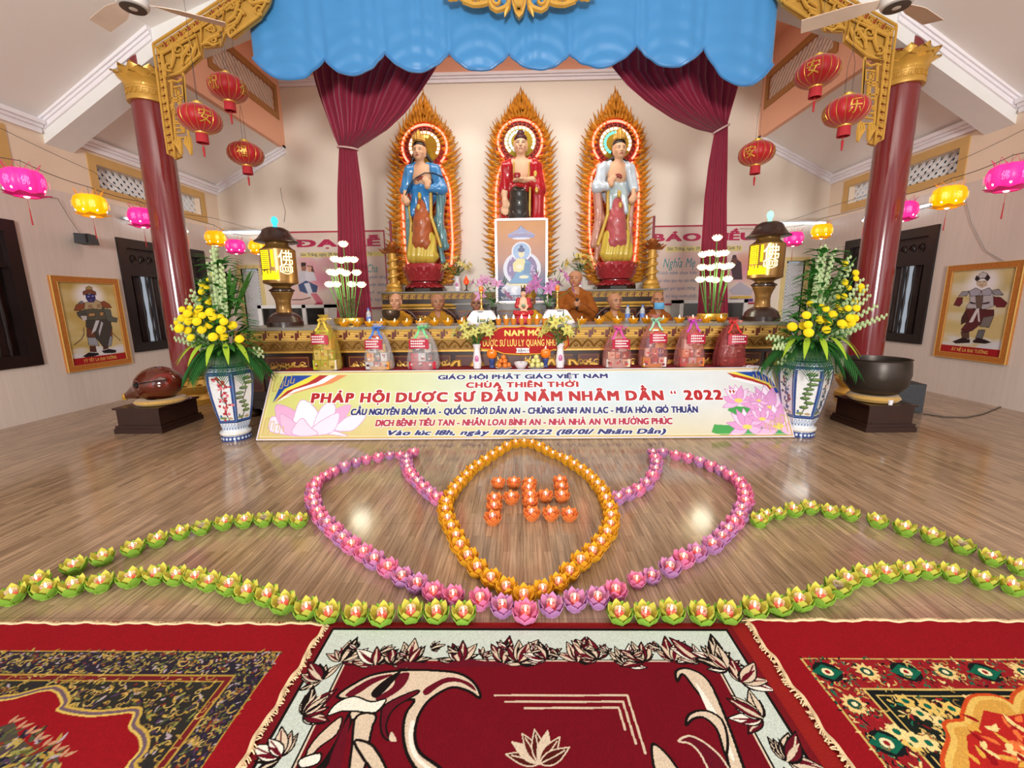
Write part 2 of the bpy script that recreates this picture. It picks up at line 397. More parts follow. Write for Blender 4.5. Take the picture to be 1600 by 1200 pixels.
def layout(txt, bold=.02, gap=.07):
    out = []; x = 0.; w = .07 + bold * 2
    for ch in txt:
        if ch == ' ': x += .34; continue
        st = 'D' if ch == 'Đ' else 'd' if ch == 'đ' else ch
        dec = unicodedata.normalize('NFD', st); base = dec[0]; marks = dec[1:]
        V, F = glyph(base, bold)
        if not V: continue
        x0 = min(v[0] for v in V); x1 = max(v[0] for v in V); top = max(v[1] for v in V); up = base.isupper()
        if base == 'i' and marks: top = .53
        dx = x - x0
        bold_ = bold; bold = min(bold, .012) if ch in '“”' else bold
        if bold > .001: out.append(([(a + dx + bold * p, b + bold * q * .6, j * .00012) for j, (p, q) in enumerate(((-1, -1), (1, -1), (1, 1), (-1, 1), (0, 0))) for a, b in V], [tuple(i + len(V) * j for i in f) for j in range(5) for f in F]))
        else: out.append(([(a + dx, b, 0.) for a, b in V], F))
        bold = bold_; cx = x + (x1 - x0) / 2; xr = x + (x1 - x0)
        ty = top + .07; Q = []
        if ch in 'Đđ': yb = .36 if up else .60; Q.append(bar((x - .06, yb), (x + .26, yb), w) if up else bar((xr - .25, yb), (xr + .06, yb), w * .8))
        for m in marks:
            n = ord(m)
            if n == 0x302: Q += [bar((cx - .17, ty), (cx + .01, ty + .13), w), bar((cx - .01, ty + .13), (cx + .17, ty), w)]; ty += .19
            elif n == 0x306: Q += [bar((cx - .16, ty + .11), (cx - .06, ty + .01), w), bar((cx - .08, ty + .02), (cx + .08, ty + .02), w), bar((cx + .06, ty + .01), (cx + .16, ty + .11), w)]; ty += .18
            elif n == 0x301: Q.append(bar((cx - .02, ty), (cx + .12, ty + .14), w))
            elif n == 0x300: Q.append(bar((cx + .02, ty), (cx - .12, ty + .14), w))
            elif n == 0x303: Q += [bar((cx - .16, ty + .02), (cx - .05, ty + .09), w), bar((cx - .06, ty + .09), (cx + .06, ty + .03), w), bar((cx + .05, ty + .03), (cx + .16, ty + .10), w)]
            elif n == 0x309: Q += [bar((cx - .07, ty + .14), (cx + .06, ty + .14), w), bar((cx + .06, ty + .16), (cx + .06, ty + .06), w), bar((cx + .07, ty + .07), (cx - .02, ty), w)]
            elif n == 0x323: Q.append(bar((cx - .06, -.15), (cx + .06, -.15), .13))
            elif n == 0x31b: Q += [bar((xr - .06, top - .03), (xr + .09, top - .01), w), bar((xr + .07, top - .03), (xr + .10, top + .12), w)]; xr += .06
        for j, q in enumerate(Q): out.append(([(a, b, .0007 + .0001 * j) for a, b in q], [(0, 1, 2, 3)]))
        x = xr + gap
    return out, x - gap
def write(name, txt, fr, x0, x1, y0, capH, m, parent=None, bold=.02, shear=0., z=.0015, fit=True, outline=None, world=True, gap=.12, depth=0.):
    """lettering between x0 and x1 on a frame fr(x, y, z)->point; base line y0, capitals capH high"""
    P, wd = layout(txt, bold, gap); sy = capH / .70; sx = (x1 - x0) / wd if fit else sy
    off = 0 if fit else ((x1 - x0) - wd * sx) / 2
    b = MB()
    for V, F in P:
        W3 = [fr(x0 + off + (a + shear * c_) * sx, y0 + c_ * sy, z + e_) for a, c_, e_ in V]
        b.add(W3, F)
        if depth:
            pass
    o = b.build(name, m, parent, smooth=False, world=world)
    if outline:
        b = MB()
        P3 = layout_outline(txt, bold, gap, .05)
        for V, F in P3:
            b.add([fr(x0 + off + (a + shear * c_) * sx, y0 + c_ * sy, z * .3 + e_) for a, c_, e_ in V], F)
        b.build('letter_outline', outline, o, smooth=False, world=world)
    return o
def layout_outline(txt, bold, gap, ex):
    # the same letters thickened outwards by copies shifted all round
    A, _ = layout(txt, bold, gap)
    return [([(a + ex * p, b + ex * q, j * .00015 + e_ * .15) for j, (p, q) in enumerate(((-1, -1), (0, -1), (1, -1), (1, 0), (1, 1), (0, 1), (-1, 1), (-1, 0))) for a, b, e_ in V], [tuple(i + len(V) * j for i in f) for j in range(8) for f in F]) for V, F in A]
# ================================================================== THE SETTING
WX, YB, YF = 5.7, 8.59, -4.0
def floor_mat():
    m = bpy.data.materials.new('wood_look_tiles'); m.use_nodes = True; N = m.node_tree.nodes; L = m.node_tree.links; b = N['Principled BSDF']
    tc = N.new('ShaderNodeTexCoord'); sep = N.new('ShaderNodeMapping'); sep.inputs['Rotation'].default_value = (0, 0, PI / 2)
    L.new(tc.outputs['Object'], sep.inputs['Vector'])
    br = N.new('ShaderNodeTexBrick'); br.offset = .37; br.inputs['Scale'].default_value = 1
    br.inputs['Brick Width'].default_value = .42; br.inputs['Row Height'].default_value = .036; br.inputs['Mortar Size'].default_value = .0006
    br.inputs['Color1'].default_value = (*lin('#b59a7e'), 1); br.inputs['Color2'].default_value = (*lin('#937a62'), 1); br.inputs['Mortar'].default_value = (*lin('#6e533b'), 1)
    br.inputs['Bias'].default_value = -.1
    L.new(sep.outputs[0], br.inputs['Vector'])
    st = N.new('ShaderNodeMapping'); st.inputs['Scale'].default_value = (85, 3.2, 1); L.new(tc.outputs['Object'], st.inputs['Vector'])
    nz = N.new('ShaderNodeTexNoise'); nz.inputs['Scale'].default_value = 1; nz.inputs['Detail'].default_value = 5; nz.inputs['Roughness'].default_value = .65; L.new(st.outputs[0], nz.inputs['Vector'])
    rp = N.new('ShaderNodeValToRGB'); rp.color_ramp.elements[0].position = .30; rp.color_ramp.elements[0].color = (.50, .47, .44, 1); rp.color_ramp.elements[1].position = .70; rp.color_ramp.elements[1].color = (1.28, 1.26, 1.22, 1)
    L.new(nz.outputs[0], rp.inputs[0])
    mx = N.new('ShaderNodeMix'); mx.data_type = 'RGBA'; mx.blend_type = 'MULTIPLY'; mx.inputs[0].default_value = 1
    L.new(br.outputs[0], mx.inputs[6]); L.new(rp.outputs[0], mx.inputs[7])
    # tile joints, one every 0.6 m
    t2 = N.new('ShaderNodeTexBrick'); t2.offset = 0; t2.inputs['Scale'].default_value = 1; t2.inputs['Brick Width'].default_value = .8; t2.inputs['Row Height'].default_value = .8; t2.inputs['Mortar Size'].default_value = .0016
    t2.inputs['Color1'].default_value = t2.inputs['Color2'].default_value = (1, 1, 1, 1); t2.inputs['Mortar'].default_value = (.62, .58, .52, 1)
    L.new(tc.outputs['Object'], t2.inputs['Vector'])
    m2 = N.new('ShaderNodeMix'); m2.data_type = 'RGBA'; m2.blend_type = 'MULTIPLY'; m2.inputs[0].default_value = 1
    L.new(mx.outputs[2], m2.inputs[6]); L.new(t2.outputs[0], m2.inputs[7]); L.new(m2.outputs[2], b.inputs['Base Color'])
    b.inputs['Roughness'].default_value = .13; b.inputs['Specular IOR Level'].default_value = .55
    return m
b = MB(); b.b2(-WX - .2, WX + .2, YF, YB + .2, -.1, 0); struct(b.build('floor', floor_mat(), smooth=False))
def wall_mat(name, upper, lower, zsplit):
    m = bpy.data.materials.new(name); m.use_nodes = True; N = m.node_tree.nodes; L = m.node_tree.links; bs = N['Principled BSDF']
    tc = N.new('ShaderNodeTexCoord'); sp = N.new('ShaderNodeSeparateXYZ'); L.new(tc.outputs['Object'], sp.inputs[0])
    gt = N.new('ShaderNodeMath'); gt.operation = 'GREATER_THAN'; gt.inputs[1].default_value = zsplit; L.new(sp.outputs[2], gt.inputs[0])
    mp = N.new('ShaderNodeMapping'); mp.inputs['Scale'].default_value = (30, 30, 1.6); L.new(tc.outputs['Object'], mp.inputs['Vector'])
    nz = N.new('ShaderNodeTexNoise'); nz.inputs['Scale'].default_value = 1; nz.inputs['Detail'].default_value = 4; L.new(mp.outputs[0], nz.inputs['Vector'])
    cl = lin(lower); cu = lin(upper)
    a = N.new('ShaderNodeMix'); a.data_type = 'RGBA'; a.inputs[6].default_value = (*(cl * .90), 1); a.inputs[7].default_value = (*np.minimum(cl * 1.10, 1), 1); L.new(nz.outputs[0], a.inputs[0])
    n2 = N.new('ShaderNodeTexNoise'); n2.inputs['Scale'].default_value = .8; L.new(tc.outputs['Object'], n2.inputs['Vector'])
    u = N.new('ShaderNodeMix'); u.data_type = 'RGBA'; u.inputs[6].default_value = (*(cu * .95), 1); u.inputs[7].default_value = (*np.minimum(cu * 1.05, 1), 1); L.new(n2.outputs[0], u.inputs[0])
    x = N.new('ShaderNodeMix'); x.data_type = 'RGBA'; L.new(gt.outputs[0], x.inputs[0]); L.new(a.outputs[2], x.inputs[6]); L.new(u.outputs[2], x.inputs[7]); L.new(x.outputs[2], bs.inputs['Base Color'])
    bs.inputs['Roughness'].default_value = .42
    return m
SIDEW = wall_mat('side_wall_finish', '#e4d0ba', '#d4c7be', 2.72)
BACKW = wall_mat('back_wall_finish', '#e4dacb', '#e4dacb', -9)
PEACH = mat('peach_paint', '#eab090', rough=.6, noise=.03, nscale=1)
CEIL = mat('ceiling_paint', '#eeeae6', rough=.6, noise=.03, nscale=1)
TRIM = mat('cornice_white', '#ece9ee', rough=.45, noise=.02)
TAN = mat('tan_frame_paint', '#c9a162', rough=.5, noise=.06)
TRELL = mat('white_grille', '#e6e8ea', rough=.5, noise=.03)
OUT = mat('outside_wall', '#3c3f42', rough=.8, noise=.15, nscale=2)
def cells(a0, a1, z0, z1, holes):
    A = sorted({a0, a1, *[h[0] for h in holes], *[h[1] for h in holes]}); Z = sorted({z0, z1, *[h[2] for h in holes], *[h[3] for h in holes]})
    for i in range(len(A) - 1):
        for j in range(len(Z) - 1):
            ca, cz = (A[i] + A[i + 1]) / 2, (Z[j] + Z[j + 1]) / 2
            if not any(h[0] < ca < h[1] and h[2] < cz < h[3] for h in holes): yield A[i], A[i + 1], Z[j], Z[j + 1]
CLER = [(6.18, 8.12, 2.90, 3.19), (3.10, 5.03, 2.90, 3.19)]
WIN = {-1: [(6.35, 7.93, .71, 2.2), (3.37, 4.95, .71, 2.2)], 1: [(6.35, 7.93, .71, 2.2), (2.6, 4.18, .71, 2.2)]}
def lattice(b, fr, a0, a1, z0, z1, cell, w, t, skew=1.):
    "diagonal bars clipped to a rectangle"
    H = z1 - z0; n = int((a1 - a0 + H) / cell) + 1
    for d in (1, -1):
        for i in range(-1, n + 1):
            s = a0 + i * cell if d > 0 else a0 - H + i * cell
            p0 = [s, z0] if d < 0 else [s, z0]; p1 = [s + H, z1] if d < 0 else [s - H, z1]
            # clip in a
            def clip(p, q):
                for lim, sg in ((a0, 1), (a1, -1)):
                    fp, fq = (p[0] - lim) * sg, (q[0] - lim) * sg
                    if fp < 0 and fq < 0: return None
                    if fp < 0: k = fp / (fp - fq); p = [p[0] + k * (q[0] - p[0]), p[1] + k * (q[1] - p[1])]
                    elif fq < 0: k = fp / (fp - fq); q = [p[0] + k * (q[0] - p[0]), p[1] + k * (q[1] - p[1])]
                return p, q
            r = clip(p0, p1)
            if r is None or math.dist(*r) < .01: continue
            p, q = r; Q = bar(p, q, w)
            b.prism(Q, fr, t * (0 if d > 0 else .5), t * (.5 if d > 0 else 1))
BARM = mat('window_dark_wood', '#1d1110', rough=.35, noise=.3, nscale=10, stretch=(1, 1, .2))
nwin = [0]
def dark_window(s, y0, y1, z0, z1, gap):
    nwin[0] += 1; t = struct(thing('window_%d' % nwin[0], 'dark carved wooden window in the side wall', 'window', (s * WX, (y0 + y1) / 2, z0)))
    del t['label'], t['category']
    X = lambda d: s * (WX + d)
    b = MB()
    for a, c, e, f in ((y0 - .07, y0 + .06, z0 - .07, z1 + .07), (y1 - .06, y1 + .07, z0 - .07, z1 + .07), (y0 + .06, y1 - .06, z1 - .06, z1 + .07), (y0 + .06, y1 - .06, z0 - .07, z0 + .06)):
        b.b2(min(X(-.03), X(.12)), max(X(-.03), X(.12)), a, c, e, f)
    b.build('window_frame', BARM, t, world=True, smooth=False)
    zc = z1 - .42; b = MB(); b.b2(min(X(.03), X(.07)), max(X(.03), X(.07)), y0 + .06, y1 - .06, zc, z1 - .06)
    b.b2(min(X(.0), X(.09)), max(X(.0), X(.09)), y0 + .06, y1 - .06, zc - .03, zc + .02)
    for i in range(9):
        cyy = y0 + .2 + (y1 - y0 - .4) * i / 8; pts = [(X(.025), cyy + .055 * math.cos(k * .7) * (1 - k / 12), zc + .2 + .085 * math.sin(k * .7) * (1 - k / 12)) for k in range(12)]
        b.tube(pts, .008, 5)
    b.build('carved_header', BARM, t, world=True)
    b = MB(); n = 13
    for i in range(1, n):
        yy = y0 + .06 + (y1 - y0 - .12) * i / n
        b.lathe([(.012, z0 + .06), (.018, z0 + .2), (.011, z0 + .3), (.02, z0 + .5), (.011, z0 + .7), (.018, zc - .15), (.012, zc - .03)], 8, (X(.05), yy, 0))
    b.build('balusters', BARM, t, world=True)
    b = MB()
    w = (y1 - y0) / 4
    for i in range(4):       # shutters, one leaf ajar
        a = y0 + w * i; g = gap if i == 1 else .0
        b.b2(min(X(.14), X(.17)), max(X(.14), X(.17)), a + g, a + w - .01, z0, z1)
    b.build('shutter', DARKW, t, world=True, smooth=False)
for s, nm in ((-1, 'left'), (1, 'right')):
    b = MB(); holes = CLER + WIN[s]
    for a0, a1, z0, z1 in cells(YF, YB + .2, 0, 3.5, holes): b.b2(min(s * WX, s * (WX + .18)), max(s * WX, s * (WX + .18)), a0, a1, z0, z1)
    struct(b.build('wall_' + nm, SIDEW, smooth=False))
    for k, h in enumerate(WIN[s]): dark_window(s, *h, .17 if k == 0 else .06)
    for (y0, y1, z0, z1) in CLER:
        nwin[0] += 1; t = struct(bpy.data.objects.new('window_%d' % nwin[0], None)); COL.objects.link(t); t.location = (s * WX, (y0 + y1) / 2, z0)
        fr = lambda a, z, d, s=s: (s * (WX + .10 + d), a, z)
        b = MB(); f2 = lambda a, z, d, s=s: (s * (WX - .012 + d), a, z); w = .115
        for a, c, e, f in ((y0 - w, y0, z0 - w, z1 + w), (y1, y1 + w, z0 - w, z1 + w), (y0, y1, z1, z1 + w), (y0, y1, z0 - w, z0)):
            b.prism([(a, e), (c, e), (c, f), (a, f)], f2, 0, .02)
        b.build('painted_surround', TAN, t, world=True, smooth=False)
        b = MB(); lattice(b, fr, y0, y1, z0, z1, .115, .040, .03); b.build('grille', TRELL, t, world=True, smooth=False)
        b = MB(); b.prism([(y0 - .3, z0 - .3), (y1 + .3, z0 - .3), (y1 + .3, z1 + .2), (y0 - .3, z1 + .2)], lambda a, z, d, s=s: (s * (WX + .75 + d), a, z), 0, .05); b.build('outer_screen', OUT, t, world=True, smooth=False)
# back wall with two narrow lattice doors
DOORS = [(-5.42, -5.06), (5.03, 5.39)]
b = MB()
for a0, a1, z0, z1 in cells(-WX - .2, WX + .2, 0, 5.9, [(d[0], d[1], 0, 2.0) for d in DOORS]): b.b2(a0, a1, YB, YB + .18, z0, z1)
struct(b.build('wall_back', BACKW, smooth=False))
CREAMF = mat('cream_door_frame', '#ddc98c', rough=.5)
for k, (x0, x1) in enumerate(DOORS):
    t = struct(bpy.data.objects.new('door_%d' % (k + 1), None)); COL.objects.link(t); t.location = ((x0 + x1) / 2, YB, 0)
    b = MB(); w = .07
    for a, c, e, f in ((x0 - w, x0, 0, 2.07), (x1, x1 + w, 0, 2.07), (x0, x1, 2.0, 2.07)): b.b2(a, c, YB - .03, YB + .05, e, f)
    b.build('door_frame', CREAMF, t, world=True, smooth=False)
    b = MB(); lattice(b, lambda a, z, d: (a, YB + .05 + d, z), x0 + .04, x1 - .04, .05, 1.96, .062, .026, .02)
    for a, c in ((x0, x0 + .04), (x1 - .04, x1)): b.b2(a, c, YB + .04, YB + .08, 0, 2.0)
    b.build('lattice_panel', TRELL, t, world=True, smooth=False)
    b = MB(); b.b2(x0 - .4, x1 + .4, YB + 1.2, YB + 1.25, 0, 2.3); b.build('corridor_wall', OUT, t, world=True, smooth=False)
# ceilings
def ceil_strip(name, prof, y0, y1, m, th=.06):
    b = MB(); V = []; n = len(prof)
    pts = list(prof) + [(x, z + th) for x, z in reversed(prof)]
    b.prism(pts, lambda x, z, y: (x, y, z), y0, y1); return struct(b.build(name, m, smooth=False))
NX, NZ = 4.2, 4.43
ceil_strip('ceiling', [(-WX - .1, 3.41), (-NX, NZ), (0, 5.95), (NX, NZ), (WX + .1, 3.41)], YF, 5.62, CEIL)
for s in (-1, 1):
    P = [(s * (WX + .1), 3.42), (s * 4.35, 4.145)]
    ceil_strip('ceiling', P if s < 0 else P[::-1], 5.62, YB, CEIL)
b = MB(); b.b2(-4.4, 4.4, 5.62, YB, 5.55, 5.62); struct(b.build('ceiling', PEACH, smooth=False))
# clerestory walls over the nave, each with a grille
for k, s in enumerate((-1, 1)):
    v = (6.75, 8.35, 4.66, 5.02); b = MB()
    for a0, a1, z0, z1 in cells(5.62, YB, 4.13, 5.6, [v]): b.b2(min(s * 4.3, s * 4.4), max(s * 4.3, s * 4.4), a0, a1, z0, z1)
    struct(b.build('wall_upper_' + ('left', 'right')[k], PEACH, smooth=False))
    nwin[0] += 1; t = struct(bpy.data.objects.new('window_%d' % nwin[0], None)); COL.objects.link(t); t.location = (s * 4.3, 7.5, 4.66)
    b = MB(); w = .1; f2 = lambda a, z, d, s=s: (s * (4.287 + d), a, z)
    for a, c, e, f in ((v[0] - w, v[0], v[2] - w, v[3] + w), (v[1], v[1] + w, v[2] - w, v[3] + w), (v[0], v[1], v[3], v[3] + w), (v[0], v[1], v[2] - w, v[2])): b.prism([(a, e), (c, e), (c, f), (a, f)], f2, 0, .02)
    b.build('painted_surround', mat('brown_frame_paint', '#a9743c', rough=.5), t, world=True, smooth=False)
    b = MB(); lattice(b, lambda a, z, d, s=s: (s * (4.32 + d), a, z), v[0], v[1], v[2], v[3], .115, .06, .03); b.build('grille', mat('grille_cream', '#d8c2b2', rough=.5), t, world=True, smooth=False)
    b = MB(); b.prism([(v[0] - .2, v[2] - .1), (v[1] + .1, v[2] - .1), (v[1] + .1, v[3] + .2), (v[0] - .2, v[3] + .2)], lambda a, z, d, s=s: (s * (4.62 + d), a, z), 0, .04); b.build('outer_screen', OUT, t, world=True, smooth=False)
# transverse beam at the columns
BP = [(-WX, 3.24), (-4.2, 4.16), (0, 5.55), (4.2, 4.16), (WX, 3.24)]; TP = [(WX, 3.52), (4.2, 4.46), (0, 5.98), (-4.2, 4.46), (-WX, 3.52)]
b = MB(); b.prism(BP + TP, lambda x, z, y: (x, y, z), 5.56, 5.90); struct(b.build('beam', WHITE, smooth=False))
# cornices
def cornice(name, pts, depth, drop):
    b = MB(); P = [Vector(p) for p in pts]
    for k, (h0, h1, d) in enumerate(((0, .35, depth), (.35, .6, depth * .66), (.6, 1, depth * .36))):
        for p, q in zip(P[:-1], P[1:]):
            b.add([p + Vector((0, 0, -h0 * drop)), q + Vector((0, 0, -h0 * drop)), q + Vector((0, 0, -h1 * drop)), p + Vector((0, 0, -h1 * drop))] + [v + d * NV for v in (p + Vector((0, 0, -h0 * drop)), q + Vector((0, 0, -h0 * drop)), q + Vector((0, 0, -h1 * drop)), p + Vector((0, 0, -h1 * drop)))], [(0, 1, 2, 3), (7, 6, 5, 4), (0, 4, 5, 1), (1, 5, 6, 2), (2, 6, 7, 3), (3, 7, 4, 0)])
    return struct(b.build(name, TRIM, smooth=False))
NV = Vector((1, 0, 0)); cornice('trim_1', [(-WX, YF, 3.48), (-WX, 5.52, 3.48)], .1, .14); cornice('trim_2', [(-WX, 5.86, 3.48), (-WX, YB, 3.48)], .1, .14)
NV = Vector((-1, 0, 0)); cornice('trim_3', [(WX, YF, 3.48), (WX, 5.52, 3.48)], .1, .14); cornice('trim_4', [(WX, 5.86, 3.48), (WX, YB, 3.48)], .1, .14)
NV = Vector((0, -1, 0))
cornice('trim_5', [(-WX, YB, 3.48), (-4.3, YB, 4.17)], .1, .13); cornice('trim_6', [(4.3, YB, 4.17), (WX, YB, 3.48)], .1, .13)
cornice('trim_7', [(-4.3, YB, 5.29), (4.3, YB, 5.29)], .09, .14)
b = MB(); b.b2(-4.3, 4.3, YB - .03, YB, 5.27, 5.58); struct(b.build('trim_8', PEACH, smooth=False))
cornice('trim_9', [(-WX, 5.56, 3.49), (-4.2, 5.56, 4.43)], .07, .12); cornice('trim_10', [(4.2, 5.56, 4.43), (WX, 5.56, 3.49)], .07, .12)
# ------------------------------------------------------------------ columns
def petal_ring(b, n, r, z0, h, flare, w, curl=.0, th=.02, ph=0., o=(0, 0, 0), lean=0.):
    for k in range(n):
        a0 = 2 * PI * (k + ph) / n
        def fn(u, v, a0=a0):
            wd = w * (math.sin(PI * (0.18 + .82 * (1 - v))) ** .6 if v > 0 else w and math.sin(PI * .18) ** .0) if False else w * max(0.0, (1 - v ** 2.6)) ** .7 * (.72 + .28 * math.sin(PI * min(v * 1.2, 1)))
            da = (u - .5) * wd / r; rr = r + flare * v ** 1.5 + lean * v - .12 * abs(u - .5) * w * (1 if v < .9 else 0); zz = z0 + h * v - curl * v ** 4
            return (o[0] + rr * math.cos(a0 + da), o[1] + rr * math.sin(a0 + da), o[2] + zz)
        b.slab(fn, 4, 6, th)
FRET_S = [(0, 0), (.8, 0), (.8, .6), (.3, .6), (.3, .35), (.55, .35)]
def column(x, y, label):
    t = thing('column', label, 'column', (x, y, 0), group=None)
    b = MB(); b.lathe([(.195, .30), (.19, 1.5), (.185, 3.0), (.18, 4.36)], 32); b.build('shaft', MAROON, t)
    b = MB(); b.lathe([(.24, 0), (.27, .0), (.27, .07), (.235, .10), (.22, .14), (.26, .2), (.275, .25), (.245, .3), (.215, .33), (.225, .36), (.2, .37), (.1, .37)], 32)
    petal_ring(b, 10, .215, .16, .15, .075, .17, .03, .015); b.build('base', GOLD, t)
    b = MB(); b.lathe([(.186, 3.70), (.215, 3.70), (.222, 3.73), (.21, 3.76), (.21, 3.83), (.222, 3.85), (.2, 3.87), (.15, 3.87)], 32)
    for k in range(22):
        a = 2 * PI * k / 22; f = lambda q, h, d, a=a: ((.211 + d) * math.cos(a + q), (.211 + d) * math.sin(a + q), h)
        for p, q in (((0, 3.77), (0, 3.82)), ((0, 3.82), (.2, 3.82)), ((.1, 3.77), (.1, 3.80)), ((.1, 3.77), (.24, 3.77))): b.prism(bar(p, q, .012), f, -.005, .008)
    b.build('fret_collar', GOLDP, t)
    b = MB(); petal_ring(b, 9, .195, 3.86, .245, .07, .21, .04, .02); petal_ring(b, 9, .205, 3.85, .205, .12, .22, .05, .02, .5); petal_ring(b, 9, .21, 3.85, .13, .105, .19, .03, .02, 0); b.build('lotus_capital', GOLD, t)
    return t
column(-4.48, 5.73, 'maroon round column with gold lotus capital, behind the wooden fish drum')
column(4.48, 5.73, 'maroon round column with gold lotus capital, behind the large bronze bowl')
# wall tube lamps near the far corners
for s, nm in ((-1, 'left'), (1, 'right')):
    t = thing('tube_lamp', 'white fluorescent tube lamp high on the %s wall behind the column' % nm, 'lamp', (s * 5.66, 7.0, 2.52))
    b = MB(); b.box(s * -.0, 0, .03, .04, 1.2, .03); b.build('lamp_batten', mat('batten_grey', '#a8acb0', rough=.6), t, smooth=False)
    b = MB(); b.tube([(s * -.05, -.58, .02), (s * -.05, .58, .02)], .016, 10); b.build('tube', mat_glow('tube_light', '#f2f7ff', 5), t)
    t = thing('tube_lamp', 'white fluorescent tube lamp on the back wall above the %s lattice door' % nm, 'lamp', (s * 5.1, 8.55, 2.66))
    b = MB(); b.box(0, 0, .03, 1.1, .04, .03); b.build('lamp_batten', mat('batten_grey', '#a8acb0', rough=.6), t, smooth=False)
    b = MB(); b.tube([(-.52, -.05, 0), (.52, -.05, 0)], .016, 10); b.build('tube', MATS['tube_light'], t)
# ================================================================== LOTUS CANDLES ON THE FLOOR
ORD = 'first second third fourth fifth sixth seventh eighth ninth tenth eleventh twelfth thirteenth fourteenth fifteenth sixteenth seventeenth eighteenth nineteenth'.split()
def ordw(n):
    if n < 20: return ORD[n - 1]
    t = {2: 'twent', 3: 'thirt', 4: 'fort', 5: 'fift'}[n // 10]
    return t + 'ieth' if n % 10 == 0 else t + 'y-' + ORD[n % 10 - 1]
def lotus_cup(b, n, r0, r1, h, w, ph, th, z0=.003):
    for k in range(n):
        a0 = 2 * PI * (k + ph) / n
        def fn(u, v, a0=a0):
            wd = w * (1 - v ** 3) ** .8 * (.62 + .5 * math.sin(PI * min(1, v * 1.15) * .62))
            r = r0 + (r1 - r0) * (v ** .75); x = (u - .5) * wd; rr = r + .25 * x * x / max(w, 1e-6) * (-1)
            return (rr * math.cos(a0) - x * math.sin(a0), rr * math.sin(a0) + x * math.cos(a0), z0 + h * v ** 1.25)
        b.slab(fn, 4, 6, th)
FELT = {'green': ('#97c548', '#d8d860'), 'pink': ('#ea94c2', '#f090bc'), 'lilac': ('#cd96cc', '#dc9ac8'), 'yellow': ('#e8ae2a', '#f0ba34'), 'orange': ('#f0904a', '#f59850')}  # green inner petals yellowed to hold the flame's glow in their colour
CUPG = mat_clear('candle_glass', '#ffffff', .82, .04, '#fff2ea')
WAXR = mat('red_candle_gel', '#c81a1c', rough=.15, spec=.6, emit='#ff2a10', es=.35); WAXO = mat('amber_candle_gel', '#b8481a', rough=.15, spec=.6, emit='#ff5a10', es=.25); WAXD = mat('dark_red_candle_gel', '#5a1416', rough=.15, spec=.6)
FLAME = mat_glow('candle_flame', '#ffe2b0', 15); WICK = mat('wick', '#2a2018', rough=.9)
PROTO = {}
def lotus_proto(kind, lit, wax):
    k = (kind, lit, wax)
    if k in PROTO: return PROTO[k]
    t = thing('lotus_candle', '', 'candle'); co, ci = FELT[kind]
    b = MB(); lotus_cup(b, 6, .022, .057, .056, .054, 0, .003); b.lathe([(.001, 0), (.03, 0), (.03, .006), (.001, .006)], 10); b.build('outer_petals', mat_petal(kind + '_felt_outer', co), t)
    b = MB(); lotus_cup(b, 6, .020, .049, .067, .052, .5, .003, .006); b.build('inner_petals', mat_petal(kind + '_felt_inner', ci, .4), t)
    b = MB(); b.lathe([(.017, .008), (.0205, .02), (.0205, .062), (.0195, .062), (.0195, .02)], 14, cap=False); b.build('glass_cup', CUPG, t)
    b = MB(); b.lathe([(.0165, .0085), (.0188, .02), (.0188, .042), (.002, .043)], 12); b.build('candle_gel', {'r': WAXR, 'o': WAXO, 'd': WAXD}[wax], t)
    b = MB()
    if lit: b.lathe([(.0008, .045), (.0036, .050), (.0040, .055), (.0026, .063), (.0005, .074)], 6); b.build('flame', FLAME, t)
    else: b.tube([(0, 0, .042), (.001, 0, .052)], .0012, 4); b.build('wick', WICK, t)
    PROTO[k] = t; return t
USED = set()
def spaced(pts):
    W3 = [PZ(x, y, .04) for x, y in pts]; return [float(np.clip(min(np.linalg.norm(W3[i] - W3[j]) for j in (i - 1, i + 1) if 0 <= j < len(W3)) / .102, .80, 1.)) for i in range(len(W3))]
def lotus(px, py, kind, label, group, lit=True, wax='r', z=.04, sc=1., base=None):
    pr = lotus_proto(kind, lit, wax)
    if base is None: p = PZ(px, py, z); loc = (p[0], p[1], 0)
    else: loc = base
    o = pr if pr.name not in USED else copy_tree(pr); USED.add(pr.name)
    o.location = tuple(map(float, loc)); o.rotation_euler = (0, 0, RNG.uniform(0, 6.28)); s = sc * RNG.uniform(.97, 1.02); o.scale = (s, s, s)
    return tag(o, label, 'candle', group)
def row(pts, kind, lab, group, unlit=(), **k):
    S_ = spaced(pts)
    for i, (x, y) in enumerate(pts):
        kd = kind if isinstance(kind, str) else kind[RNG.integers(len(kind))]
        lotus(x, y, kd, lab % ordw(i + 1), group, lit=i not in unlit, wax='d' if i in unlit else k.get('wax', 'r'), sc=S_[i])
row([(646, 707), (625, 710), (609, 710.5), (591, 714), (572, 717), (556, 721.5), (538, 729), (521, 736), (509, 743), (497, 751), (491, 760.5), (489, 770), (488, 779.5), (491, 789), (496, 799), (501, 808.5), (511, 818), (522, 829.5), (535, 841), (549, 852), (568, 863.5), (585, 875), (606, 887), (628, 901), (652, 912), (677, 924.5), (708, 930), (750, 936), (785, 947)],
    ('pink', 'lilac', 'pink'), 'pink lotus candle, %s from the upper tip along the outer edge of the left petal', 'pink lotus candles on the floor')
row([(635, 715.5), (635.5, 724), (637, 731), (640, 738), (645, 745.5), (652.5, 753), (661, 761.5), (671, 770), (682, 778)],
    ('pink', 'lilac'), 'pink lotus candle, %s down the short inner edge of the left pink petal', 'pink lotus candles on the floor')
